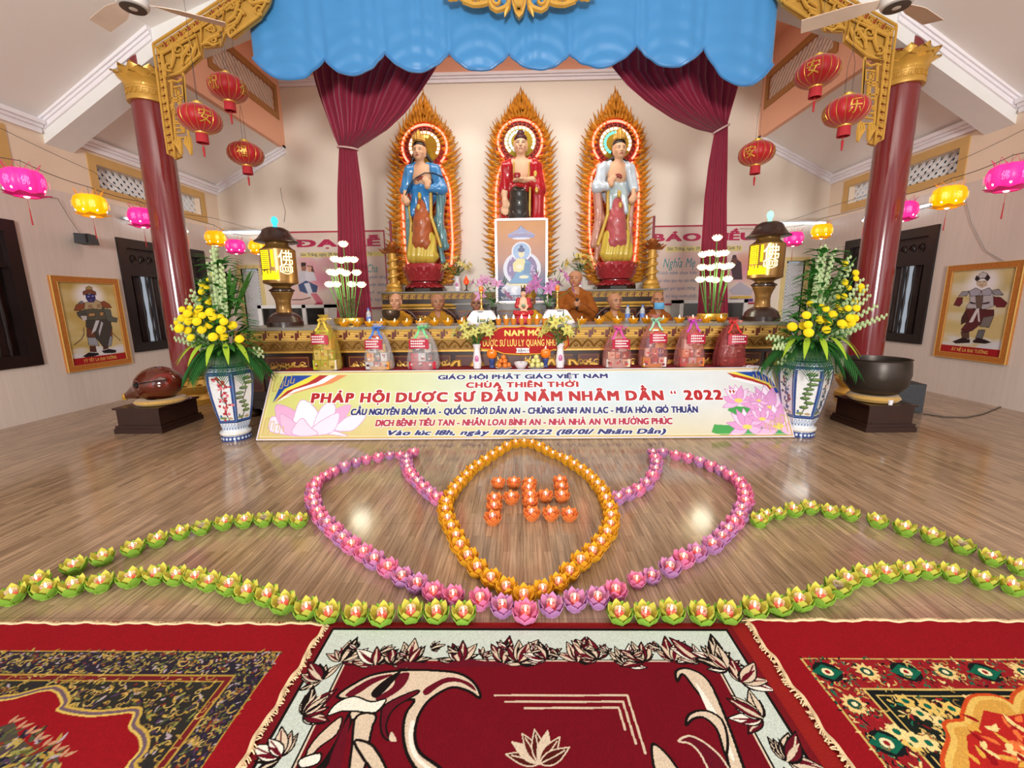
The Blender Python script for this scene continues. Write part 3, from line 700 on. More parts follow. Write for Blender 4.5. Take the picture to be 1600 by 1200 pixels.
row([(1020, 707), (1036, 706), (1056, 711), (1075, 715), (1094, 721), (1111, 727.5), (1127, 734.5), (1141, 743), (1154, 752.5), (1161, 762.5), (1164, 773), (1165, 784), (1159, 795), (1156, 806), (1148, 816), (1138, 827.5), (1128, 838), (1113, 851), (1089, 863), (1068, 873), (1047, 886.5), (1018, 898), (995, 904.5), (962, 923), (934, 934), (898, 938), (861, 946)],
    ('pink', 'lilac', 'lilac'), 'pink lotus candle, %s from the upper tip along the outer edge of the right petal', 'pink lotus candles on the floor')
row([(1024, 716), (1026, 724), (1024.5, 733.5), (1019.5, 743), (1010.5, 756), (997.5, 765), (982.5, 771), (966.5, 777.5)],
    ('pink', 'lilac'), 'pink lotus candle, %s down the short inner edge of the right pink petal', 'pink lotus candles on the floor')
lotus(821, 957, 'pink', 'pink lotus candle at the front tip where both pink petals meet', 'pink lotus candles on the floor')
row([(806, 692.5), (792, 697), (781, 704), (770, 711), (759, 718.5), (748, 726), (737.5, 733.5), (729, 743), (719.5, 753), (711, 763), (704, 773.5), (697.5, 785), (696, 797.5), (699, 811), (705, 824), (712.5, 838), (718.5, 853), (731, 870), (746, 887.5), (767, 903.5), (791, 918)],
    'yellow', 'yellow lotus candle, %s from the top down the left side of the central petal', 'yellow lotus candles on the floor', wax='o')
row([(831, 692.5), (843, 697.5), (854, 703), (864, 708), (875, 712), (886, 718.5), (897, 725.5), (907.5, 732.5), (917.5, 740), (925.5, 748), (933.5, 757.5), (941.5, 767.5), (947, 780), (952.5, 793), (955, 806.5), (954.5, 820), (949, 833.5), (939, 848), (926, 863), (907.5, 877), (890, 893), (873, 909), (848, 920.5)],
    'yellow', 'yellow lotus candle, %s from the top down the right side of the central petal', 'yellow lotus candles on the floor', wax='o')
lotus(819, 691.5, 'yellow', 'yellow lotus candle at the far tip of the central petal, below the banner', 'yellow lotus candles on the floor', wax='o')
lotus(818.5, 931, 'yellow', 'yellow lotus candle at the near tip of the central petal, behind the front pink one', 'yellow lotus candles on the floor', wax='o')
q = lambda x, y: (740 + x / 8.89, 730 + y / 8.89)
for (x, y), w in zip([(345, 215), (560, 210), (780, 220), (1200, 190), (765, 300), (1220, 280), (290, 440), (525, 420), (785, 400), (1000, 395), (1225, 395), (285, 550), (790, 490), (265, 700), (805, 640), (1070, 640), (1330, 650)],
        ['left end of the top bar', 'middle of the top bar', 'top of the upright', 'top of the right hook', 'second from the top of the upright', 'middle of the right hook', 'top of the left hook', 'left of the crossing', 'at the crossing', 'right of the crossing', 'bottom of the right hook', 'middle of the left hook', 'just below the crossing', 'bottom of the left hook', 'foot of the upright', 'middle of the bottom bar', 'right end of the bottom bar']):
    lotus(*q(x, y), 'orange', 'orange lotus candle of the cross emblem, ' + w, 'orange lotus candles on the floor', wax='r')
G = 'green lotus candles on the floor'
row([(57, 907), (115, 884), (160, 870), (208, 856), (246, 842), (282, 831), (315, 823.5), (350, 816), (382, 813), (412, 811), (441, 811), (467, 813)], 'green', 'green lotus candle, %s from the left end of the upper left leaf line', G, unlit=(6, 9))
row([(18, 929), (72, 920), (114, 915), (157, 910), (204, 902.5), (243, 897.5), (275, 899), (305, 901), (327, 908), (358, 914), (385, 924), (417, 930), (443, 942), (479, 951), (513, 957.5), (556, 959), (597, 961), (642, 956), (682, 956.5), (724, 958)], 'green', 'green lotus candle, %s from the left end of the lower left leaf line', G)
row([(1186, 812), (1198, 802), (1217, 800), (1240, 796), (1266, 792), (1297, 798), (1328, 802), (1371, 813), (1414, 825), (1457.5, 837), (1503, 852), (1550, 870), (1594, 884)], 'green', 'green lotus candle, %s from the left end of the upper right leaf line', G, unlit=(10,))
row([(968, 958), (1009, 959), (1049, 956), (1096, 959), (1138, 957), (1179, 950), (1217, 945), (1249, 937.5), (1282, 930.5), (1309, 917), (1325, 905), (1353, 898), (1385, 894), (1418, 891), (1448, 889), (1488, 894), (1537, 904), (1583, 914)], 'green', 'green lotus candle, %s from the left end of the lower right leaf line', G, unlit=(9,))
# ================================================================== RUGS
def ribbon_frame(c, x0, y0, x1, y1, w, col):
    c.rect(x0, y0, x1, y1, col) if w is None else [c.rect(*r, col) for r in ((x0, y0, x1, y0 + w), (x0, y1 - w, x1, y1), (x0, y0, x0 + w, y1), (x1 - w, y0, x1, y1))]
def fringe(name, parent, path, m):
    b = MB(); b.tube([(x, y, .018 + .003 * math.sin(i * 1.3)) for i, (x, y) in enumerate(path)], .007, 6, flat=.6)
    for i in range(len(path) - 1):
        (x0, y0), (x1, y1) = path[i], path[i + 1]; l = math.dist(path[i], path[i + 1]) or 1; nx, ny = (y1 - y0) / l, -(x1 - x0) / l
        for k in range(3):
            t = RNG.uniform(); a = RNG.uniform(.008, .02); j = RNG.uniform(-.008, .008)
            p = (x0 + t * (x1 - x0), y0 + t * (y1 - y0)); b.tube([(p[0], p[1], .018), (p[0] + nx * a * .6 + j * ny, p[1] + ny * a * .6 - j * nx, .017), (p[0] + nx * a + j * ny * 2, p[1] + ny * a - j * nx * 2, .011)], .0022, 4)
    return plabel(b.build(name, m, parent, world=True), 'cream fringe along the edge')
CARP = mat_paint('rug_pile', rough=.95, spec=.1)
b = MB(); b.b2(-2.9, 1.9, -.6, 1.572, 0, .006); tag(b.build('carpet', mat('plain_red_carpet', '#8f1f1c', rough=.95, spec=.1, bump=.4, bscale=300)), 'plain red carpet showing as thin strips beneath the three patterned rugs', 'carpet')
# --- middle rug
rx0, rx1, ry0, ry1 = -.80, .83, .45, 1.545; RW, RH = rx1 - rx0, ry1 - ry0
c = Cv(820, 560, RW, RH, '#6c0c1a')
CM, CK, MR, WN, MINT = '#d2c0a8', '#17100f', '#6c0c1a', '#611020', '#c3cec4'
def rc(a, b_): p = PZ(a, b_, .012); return (p[0] - rx0, p[1] - ry0)
def q6(x, y): return rc(400 + x / 3, 800 + y / 3)
def q7(x, y): return rc(800 + x / 3, 800 + y / 3)
e = .022
c.rect(0, 0, RW, RH, '#6f141c'); c.rect(e, 0, RW - e, RH - e * .6, CK); c.rect(e + .01, 0, RW - e - .01, RH - e * .6 - .012, MINT)
bw = .135; c.rect(bw, 0, RW - bw, RH - bw - .03, CK); c.rect(bw + .005, 0, RW - bw - .005, RH - bw - .034, CM); c.rect(bw + .011, 0, RW - bw - .011, RH - bw - .04, MR)
def acan(x, y, ang, s, seed):
    s *= 1.22
    rg = np.random.default_rng(seed); cols = [(CM, WN), (WN, CM), (CM, CK), ('#efe6d8', WN), (CK, CM)]
    for k in (0, 6, 1, 5, 2, 4, 3):
        a = ang + (k - 3) * .42 + rg.uniform(-.12, .12); l = s * rg.uniform(.65, 1.15) * (1.15 - abs(k - 3) * .12); f, v = cols[rg.integers(len(cols))]
        c.leaf(x, y, a, l, l * .42, f, CK, .0045, v, rg.uniform(-.25, .25))
        c.leaf(x, y, a + .12, l * .75, l * .14, v, None, 0, None, rg.uniform(-.2, .2))
for i, (x, y) in enumerate([(400, 700), (560, 715), (640, 715), (720, 705), (955, 705), (1160, 705)]): acan(*q6(x, y), PI / 2 + (.3 if i in (1, 4) else -.35), .085, i)
for i, (x, y) in enumerate([(30, 705), (160, 690), (310, 700), (400, 690), (540, 720), (620, 700), (760, 700), (880, 700), (960, 700), (1010, 740)]): acan(*q7(x, y), PI / 2 + (.5 if i % 2 else -.4), .085, 20 + i)
for i in range(5): acan(.09, RH - .26 - i * .13, PI / 2 + .9 * (-1) ** i, .085, 40 + i); acan(RW - .09, RH - .26 - i * .13, PI / 2 - .9 * (-1) ** i, .085, 50 + i)
for i in range(13): acan(*q6(470 + i * 118, 640 + 18 * (i % 3)), PI / 2 + 1.1 * (-1) ** i, .034, 70 + i)
for P, f in (([(520, 720), (640, 735), (700, 700), (850, 715), (1000, 690), (1190, 715), (1190, 725), (520, 735)], WN),): c.poly([q6(*p) for p in P], f)
P = lambda L, f, o=None, ow=.006, Q=q6: c.poly(smooth([Q(*p) for p in L]), f, 1, o, ow)
P([(380, 865), (470, 800), (560, 760), (700, 742), (850, 744), (950, 757), (1015, 793), (1048, 845), (1046, 872), (1000, 842), (930, 822), (870, 842), (800, 895), (755, 975), (745, 1060), (770, 1130), (850, 1190), (880, 1230), (780, 1230), (715, 1150), (690, 1050), (700, 950), (740, 880), (620, 905), (520, 960), (430, 970), (460, 890)], CM, CK, .010)
P([(420, 855), (520, 790), (600, 765), (640, 765), (560, 800), (460, 862)], WN); P([(660, 765), (720, 755), (690, 820), (600, 880), (560, 875), (640, 820)], WN); P([(790, 830), (900, 775), (1000, 800), (1030, 840), (960, 800), (880, 805), (800, 860)], WN)
P([(540, 850), (600, 790), (680, 745), (640, 800), (570, 870)], CK); P([(610, 900), (740, 840), (760, 850), (650, 920), (610, 1000), (625, 1070), (590, 1040), (585, 960)], WN, CK)
P([(745, 985), (735, 1060), (765, 1150), (860, 1230), (830, 1230), (740, 1150), (715, 1060), (725, 985)], '#efe6d8')
P([(335, 955), (380, 895), (460, 865), (540, 890), (610, 878), (560, 940), (470, 935), (400, 935)], '#e6e6d6', CK); P([(430, 945), (390, 1040), (310, 1170), (240, 1230), (300, 1230), (390, 1110), (450, 990)], CK); P([(440, 960), (390, 1230), (340, 1230), (360, 1120)], WN); P([(470, 960), (560, 950), (540, 1030), (500, 1230), (440, 1230), (450, 1100)], CM, CK, .008); P([(460, 1080), (540, 1090), (600, 1180), (610, 1230), (560, 1230)], CM, CK, .008)
P([(240, 1120), (300, 1040), (400, 960), (380, 1040), (290, 1110), (240, 1180)], CM, CK); P([(205, 1160), (300, 1130), (290, 1180), (210, 1200)], '#efe6d8', CK)
P([(625, 1070), (660, 1075), (635, 1030)], CM)
# bracket lines, centre flower and the right-hand leaves
for L in ([(-80, 860), (540, 860), (625, 1130)], [(-30, 890), (520, 890), (580, 1085)], [(60, 920), (500, 918), (530, 1020)]): c.line([q7(*p) for p in L], .0075, '#cdb79f')
for k in range(7): c.leaf(*q7(130, 1180), R(160 - k * 23), .10, .04, ('#4d1512', CM, '#5a1a16')[k % 3], CM, .004, CM, .1)
P([(770, 745), (830, 735), (920, 790), (1000, 960), (1080, 1180), (1090, 1230), (1030, 1230), (990, 1080), (930, 930), (850, 820), (800, 760), (775, 795)], CM, CK, .009, q7); P([(860, 800), (950, 930), (1040, 1150), (1010, 1130), (930, 960)], '#efe6d8', None, 0, q7)
P([(815, 1000), (830, 950), (900, 930), (980, 970), (1010, 1060), (1000, 1140), (960, 1020), (900, 965), (850, 970)], CM, CK, .008, q7); P([(780, 1075), (830, 1050), (900, 1080), (980, 1150), (1020, 1230), (940, 1230), (880, 1130), (830, 1085)], WN, CM, .006, q7); P([(655, 1095), (700, 1110), (760, 1180), (780, 1230), (680, 1230)], CM, CK, .008, q7)
c.mottle(.06)
t = thing('rug', 'maroon rug with a white leafy border, between the two oriental rugs', 'rug', (.015, 1.0, .006))
b = MB(); b.b2(rx0, rx1, ry0, ry1, .006, .0105); b.build('rug_backing', mat('rug_backing', '#5a1016', rough=.95), t, smooth=False, world=True)
o = c.sheet('rug_pile', plane_fn((rx0 - .015, ry0 - 1.0, .0065), (RW, 0, 0), (0, RH, 0)), CARP, t)
# --- oriental rugs at both sides
def oriental(side, label):
    if side < 0: x0, x1, y0, y1 = -2.75, -.815, .3, 1.548
    else: x0, x1, y0, y1 = .905, 2.85, .3, 1.575
    w, h = x1 - x0, y1 - y0; c = Cv(760, 490, w, h, '#8c111b'); rg = np.random.default_rng(5 + side)
    def at(a, b_): p = PZ(a, b_, .014); return (p[0] - x0, p[1] - y0)
    if side < 0:
        cx, cy_ = at(440, 1018); base, g1, g2 = '#2c2a26', '#a8883c', '#6d1d22'; pal = ['#26222c', '#4a5236', '#a8883c', '#7a2a22', '#a898a0', '#1a1d2e', '#8a8a48', '#4a3550', '#b09a50', '#5a5a30']
        X0, X1, Y1 = -.1, cx, cy_; bd = .10
    else:
        cx, cy_ = at(1250, 1028); base, g1, g2 = '#17201a', '#c9ad62', '#8f1c22'; pal = ['#14191a', '#0f5a44', '#d8b868', '#a5202a', '#1d6b50', '#e4cd8e', '#7c1820', '#101414']
        X0, X1, Y1 = cx, w + .1, cy_; bd = .12
    c.rect(X0, -.1, X1, Y1, base)
    def inset(d, col): c.rect(X0 if side < 0 else X0 + d, -.1, X1 - d if side < 0 else X1, Y1 - d, col)
    inset(.0, g1); inset(.006, '#8f1c22' if side > 0 else '#2a2530')
    for k in range(2200):
        u = rg.uniform(); d = rg.uniform(.005, bd)
        if rg.uniform() < .6: x, y = rg.uniform(0, w), Y1 - d
        else: x, y = (X1 - d if side < 0 else X0 + d), rg.uniform(0, Y1)
        if (side < 0 and x > X1 - .004) or (side > 0 and x < X0 + .004): continue
        c.leaf(x, y, rg.uniform(0, 6.28), rg.uniform(.010, .024), rg.uniform(.004, .010), pal[rg.integers(len(pal))], None, 0, None, rg.uniform(-.6, .6))
    if side > 0:
        n = 12
        for k in range(n):
            for x, y in ((X0 + .06 + k * .135, Y1 - .058), (X0 + .058, Y1 - .06 - k * .125)):
                if k % 2 == 0: 
                    c.ell(x, y, .046, .040, '#14191a'); c.poly([(x - .055, y), (x, y + .033), (x + .055, y), (x, y - .033)], '#0f5f48'); c.ell(x, y, .018, .016, '#e9dcae'); c.ell(x, y, .008, .008, '#8f1c22')
                else:
                    for a in range(10): c.leaf(x, y, a * .628, .040, .022, '#e0c481')
                    c.ell(x, y, .02, .018, '#1d4a3a'); c.ell(x, y, .009, .009, '#e9dcae')
    inset(bd + .004, g1); inset(bd + .012, g2 if side < 0 else '#14191a'); inset(bd + .03, g1); inset(bd + .036, base)
    for k in range(6500):
        x, y = rg.uniform(0, w), rg.uniform(0, max(Y1 - bd - .04, .05))
        if (side < 0 and x > X1 - bd - .05) or (side > 0 and x < X0 + bd + .05): continue
        c.leaf(x, y, rg.uniform(0, 6.28), rg.uniform(.012, .032), rg.uniform(.005, .012), pal[rg.integers(len(pal))] if rg.uniform() < .8 else g1, None, 0, None, rg.uniform(-.7, .7))
    for k in range(1500 if side < 0 else 500):
        x, y = rg.uniform(0, w), rg.uniform(0, Y1 - .008); a = rg.uniform(0, 6.28); r = rg.uniform(.006, .016)
        if (side < 0 and x > X1 - .02) or (side > 0 and x < X0 + .02): continue
        c.line([(x + r * math.cos(a + q * .9), y + r * math.sin(a + q * .9)) for q in range(5)], .0034, ('#b3924a', '#c9ad62', '#8a6a3a')[k % 3])
    if side < 0:
        q5 = lambda x, y: at(x / 3, 800 + y / 3)
        F = [(-300, 1000), (-60, 900), (60, 880), (235, 840), (285, 900), (262, 935), (400, 960), (540, 955), (622, 950), (600, 1015), (645, 1060), (650, 1120), (585, 1200), (560, 1330), (-300, 1330)]
        pts = [q5(*p) for p in F]
        pts = smooth(pts, 3); c.line(pts, .05, '#c0a04a'); c.line(pts, .034, '#6a5560'); c.line(pts, .014, '#d0b45c'); c.poly(pts, '#8c111a')
        M2 = [(-300, 1030), (0, 1010), (70, 990), (90, 1060), (160, 1110), (270, 1140), (290, 1230), (-300, 1260)]; c.poly([q5(*p) for p in M2], '#4a4238')
        for k in range(260):
            x, y = q5(rg.uniform(-300, 270), rg.uniform(1040, 1250)); c.leaf(x, y, rg.uniform(0, 6.28), .035, .012, pal[rg.integers(len(pal))], None, 0, None, .3)
        for k in range(14): x, y = q5(40 + k * 20, 985 + k * 13 + 10 * (-1) ** k); c.leaf(x, y, R(60 + 30 * (-1) ** k), .03, .014, '#b98a6a')
    else:
        q8 = lambda x, y: at(1200 + x / 3, 800 + y / 3)
        for k in range(16):
            x, y = q8(rg.uniform(600, 1000), rg.uniform(850, 1180))
            for a in range(6): c.leaf(x, y, a * 1.05, .03, .024, ('#dcbb63', '#e8cf8c')[k % 2])
            c.ell(x, y, .01, .01, '#0f5f48')
        F = [(1300, 860), (1200, 870), (1170, 950), (1100, 890), (990, 890), (955, 960), (950, 1000), (870, 1015), (890, 1080), (900, 1250), (1400, 1300)]; pts = [q8(*p) for p in F]
        pts = smooth(pts, 5); c.line(pts, .05, '#c4491f'); c.line(pts, .03, '#dcb65e'); c.poly(pts, '#cf9c46'); P2 = [(1300, 930), (1130, 960), (1010, 930), (990, 1010), (930, 1050), (950, 1250), (1400, 1300)]; c.poly([q8(*p) for p in P2], '#b1241f')
        for k in range(70): x, y = q8(rg.uniform(980, 1400), rg.uniform(980, 1260)); c.leaf(x, y, rg.uniform(0, 6.28), .04, .018, ('#e0703a', '#e9cf8a', '#d8a445', '#8f1018')[k % 4], None, 0, None, .4)
    c.mottle(.05)
    t = thing('rug', label, 'rug', ((x0 + x1) / 2, (y0 + y1) / 2, .007))
    def fn(u, v):
        X = u * w + x0; Y = v * h + y0
        Z = .0135 + .004 * (np.sin(X * 9 + Y * 3) * np.sin(Y * 7)) ** 2
        return np.stack([X - (x0 + x1) / 2, Y - (y0 + y1) / 2, Z - .007], 1)
    b = MB(); b.b2(x0, x1, y0, y1, .0065, .0125); b.build('rug_backing', MATS['rug_backing'], t, smooth=False, world=True)
    c.sheet('rug_pile', fn, CARP, t)
    n = 110; ex = x1 if side < 0 else x0
    top = [(x0 + w * i / n, y1 + .004 * math.sin(i * .5)) for i in range(n + 1)]; sd = [(ex + .005 * math.sin(i * .6), y1 - (h) * i / 80) for i in range(81)]
    path = top + sd[1:] if side < 0 else sd[::-1] + top[1:]
    if side < 0: path = path
    fringe('fringe', t, path[::-1], mat('cream_fringe', '#d9bd94', rough=.95))
    return t
oriental(-1, 'red rug with a dark blue and gold oriental border and a cream fringe')
oriental(1, 'red rug with a border of green and yellow medallions and a cream fringe')
# ================================================================== BANNER
BY0, BY1, BZ1, BX = 4.0, 4.41, .61, 2.585
bd = np.array([0, BY1 - BY0, BZ1]); BL = float(np.linalg.norm(bd)); bd /= BL; bn = np.array([0, -bd[2], bd[1]])
def ban(a, b_):
    d = ray(a, b_); t = ((np.array([0, BY0, 0]) - CO) @ bn) / (d @ bn); p = CO + t * d - np.array([0, BY0, 0]); return (p[0], float(p @ bd))
def bfr(x, y, z): return tuple(np.array([x, BY0, .012]) + y * bd + (z + .0) * bn)
t = thing('banner', 'wide printed banner leaning against the offering bench, headed in red and blue letters', 'banner', (0, BY0, .0))
c = Cv(1240, 178, 2 * BX, BL, '#e6e8d2')
u = c.X / c.W; v = c.Y / c.H
yel, wht, crm = rgb('#cdcf7a'), rgb('#c3d3da'), rgb('#cdb97c'); k = np.clip(u * 2.2 - .15, 0, 1)[..., None]; c.a = yel * (1 - k) + wht * k
kk = (np.clip(1 - v * 1.9, 0, 1) * (1 - .4 * u))[..., None]; c.a = c.a * (1 - kk) + crm * kk; ks = np.clip(1 - np.abs(u - .93) * 5, 0, 1)[..., None] * .5; c.a = c.a * (1 - ks) + rgb('#e8dcd6') * ks
def qb(x, y, ox=390): a, s_ = ban(ox + x / 3.636, 570 + y / 3.636); return (a + BX, s_)
def PB(L, col, ox=390, out=None, al=1.): c.poly(smooth([qb(x, y, ox) for x, y in L], 4) if out else [qb(x, y, ox) for x, y in L], col, al, out, .008)
PB([(130, 225), (200, 70), (360, 66), (290, 100), (200, 150)], '#26489c'); PB([(360, 66), (400, 66), (330, 110), (210, 155), (140, 215), (200, 145), (290, 100)], '#e8d84a'); PB([(400, 66), (450, 66), (380, 108), (250, 150), (135, 225), (215, 155), (330, 110)], '#a82a2c'); PB([(450, 66), (500, 66), (420, 112), (280, 155), (150, 222), (250, 150), (380, 108)], '#eceaf0'); PB([(500, 66), (555, 66), (470, 112), (330, 148), (180, 190), (280, 155), (420, 112)], '#d98a58')
R_ = 820
PB([(1460, 195), (1440, 215), (1380, 130), (1280, 80), (1200, 48), (1330, 44), (1400, 90)], '#26489c', R_); PB([(1440, 190), (1380, 120), (1290, 85), (1200, 62), (1150, 48), (1200, 48), (1290, 75), (1390, 110)], '#e8d84a', R_); PB([(1440, 200), (1370, 130), (1280, 100), (1190, 80), (1145, 50), (1200, 62), (1290, 85), (1380, 118)], '#a8302c', R_); PB([(1430, 195), (1350, 130), (1260, 108), (1160, 80), (1200, 78), (1290, 100), (1370, 125)], '#eceaf0', R_)
for L, f in (([(110, 375), (130, 300), (220, 330), (250, 400), (180, 400)], '#e6dbee'), ([(250, 405), (420, 400), (560, 412), (430, 370), (300, 380)], '#efe8f4'), ([(540, 385), (600, 370), (660, 295), (560, 300), (480, 370)], '#eadcf0'), ([(150, 235), (270, 280), (300, 400), (180, 360)], '#e2a9cf'), ([(575, 235), (480, 270), (420, 390), (530, 320)], '#dfa5cc'), ([(305, 205), (265, 260), (250, 390), (400, 390), (385, 270)], '#ece8f6'), ([(390, 280), (440, 225), (490, 250), (450, 390), (360, 390)], '#e6dff2'), ([(175, 285), (265, 340), (310, 408), (200, 395)], '#e9b6d6'), ([(510, 280), (400, 330), (330, 400), (470, 390)], '#f0d8ea'), ([(300, 310), (345, 360), (390, 400), (300, 412), (240, 395), (260, 350)], '#f0d4e8')): PB(L, f, 390, '#c79cc4')
for L, f in (([(1150, 265), (1170, 240), (1240, 245), (1290, 225), (1340, 265), (1320, 300), (1230, 305)], '#3f9a4a'), ([(1060, 390), (1075, 345), (1150, 350), (1240, 335), (1320, 370), (1250, 400), (1120, 408)], '#3f9a4a'), ([(1170, 420), (1350, 350), (1530, 400), (1530, 425)], '#37a05a'), ([(1400, 300), (1530, 240), (1530, 330), (1450, 330)], '#57a866')): PB(L, f, R_)
def mini(x, y, s):
    for a, f in ((200, '#e2b4da'), (165, '#d99bcc'), (15, '#d99bcc'), (-20, '#e2b4da'), (130, '#e9cce6'), (50, '#e9cce6'), (90, '#f0dff0'), (110, '#d79acb'), (70, '#d79acb')):
        p = qb(x, y, R_); c.leaf(p[0], p[1], R(a), s, s * .42, f, '#c07fb5', .006)
    p = qb(x, y, R_); c.ell(p[0], p[1] + .01, s * .22, s * .12, '#e6cf66')
mini(1215, 215, .18); mini(1390, 262, .26); mini(1265, 365, .2); mini(1440, 360, .24); mini(1330, 215, .1); mini(1350, 320, .14)
for s_ in (-1, 1):      # fretwork corners and gold border
    for cy0 in (.055, BL - .055):
        for k in range(4):
            x = BX + s_ * (BX - .05 - k * .055); sy = 1 if cy0 < .3 else -1; h = .055 * max(0, 3 - k * .55)
            c.line([(x, cy0), (x, cy0 + sy * h), (x - s_ * .035, cy0 + sy * h), (x - s_ * .035, cy0 + sy * h * .4)], .009, '#c9ad6e' if s_ > 0 or sy > 0 else '#bfa55f')
ribbon_frame(c, .012, .012, 2 * BX - .012, BL - .012, .012, '#c3a35d'); ribbon_frame(c, 0, 0, 2 * BX, BL, .012, '#d9d6e6'); ribbon_frame(c, .03, .03, 2 * BX - .03, BL - .03, .005, '#e9dfb8')
b = MB(); b.prism([(-BX, -.0), (BX, -.0), (BX, BL), (-BX, BL)], lambda x, y, z: bfr(x, y, z), -.03, -.002); b.build('banner_frame', mat('pale_wood', '#cdbd9c', rough=.5), t, world=True, smooth=False)
c.sheet('banner_print', plane_fn(np.array(bfr(-BX, 0, 0)) - np.array([0, BY0, 0]), (2 * BX, 0, 0), bd * BL), mat_paint('banner_vinyl', rough=.32, spec=.5), t)
NAVY = mat('navy_print', '#1c2266', rough=.35, noise=.03); REDP = mat('red_print', '#a4141e', rough=.35, noise=.03); WHP = mat('white_print', '#eef0f2', rough=.35, noise=.02); MAGP = mat('crimson_print', '#a01a3c', rough=.35, noise=.03)
def bline(txt, xa, xb, yb, cap_px, m, **k):
    (x0, s0), (x1, s1) = ban(xa, yb), ban(xb, yb - (xb - xa) * .006); sc = ban((xa + xb) / 2, yb - cap_px)[1] - ban((xa + xb) / 2, yb)[1]
    write('lettering', txt, bfr, x0, x1, (s0 + s1) / 2, sc, m, t, outline=WHP, z=.004, **k)
bline('GIÁO HỘI PHẬT GIÁO VIỆT NAM', 685, 949, 594.5, 6.5, NAVY, bold=.05)
bline('CHÙA THIÊN THỚI', 729, 903, 607.5, 8, REDP, bold=.06, gap=.2)
bline('PHÁP HỘI DƯỢC SƯ ĐẦU NĂM NHÂM DẦN “ 2022 ”', 487, 1150, 630.5, 14.5, REDP, bold=.06, gap=.2)
bline('CẦU NGUYỆN BỐN MÙA - QUỐC THỚI DÂN AN - CHÚNG SANH AN LẠC - MƯA HÒA GIÓ THUẬN', 548, 1090, 650, 9.5, NAVY, bold=.065, shear=.12)
bline('DỊCH BỆNH TIÊU TAN - NHÂN LOẠI BÌNH AN - NHÀ NHÀ AN VUI HƯỞNG PHÚC', 587, 1050, 667.5, 9.5, MAGP, bold=.065, shear=.12)
bline('Vào lúc 18h, ngày 18/2/2022 (18/01/ Nhâm Dần)', 603, 1038, 682, 7.5, NAVY, bold=.055, shear=.3)
# ================================================================== CARVED GOLD FRIEZES UNDER THE BEAM
FY = 5.40
def xz(P): return (P[0], P[2])
def q8c(x, y): return xz(PY(180 + x / 4.615, y / 4.615, FY))
def spiral(x, y, r, turns, a0, d=1, n=22): return [(x + r * (1 - k / n * .88) * math.cos(a0 + d * turns * 2 * PI * k / n), y + r * (1 - k / n * .88) * math.sin(a0 + d * turns * 2 * PI * k / n)) for k in range(n + 1)]
def relief(b, L, r, s, y=FY - .03, closed=False): b.tube([(s * x, y, z) for x, z in L], r, 6, closed=closed, up=(0, 1, 0))
def meander(b, p, q, w, n, r, s, y=FY - .03):
    "key pattern between two points, on the side to the left of p->q"
    dx, dz = (q[0] - p[0]) / n, (q[1] - p[1]) / n; l = math.hypot(dx, dz); nx, nz = -dz / l * w, dx / l * w
    for k in range(n):
        T = lambda a, h: (p[0] + dx * (k + a) + nx * h, p[1] + dz * (k + a) + nz * h)
        for L in ([T(0, .15), T(.75, .15), T(.75, .62), T(.3, .62)], [T(1.0, .9), T(.18, .9), T(.18, .40), T(.55, .40)]): relief(b, L, r, s, y)
REDG = mat('frieze_red_ground', '#a5512a', rough=.5)
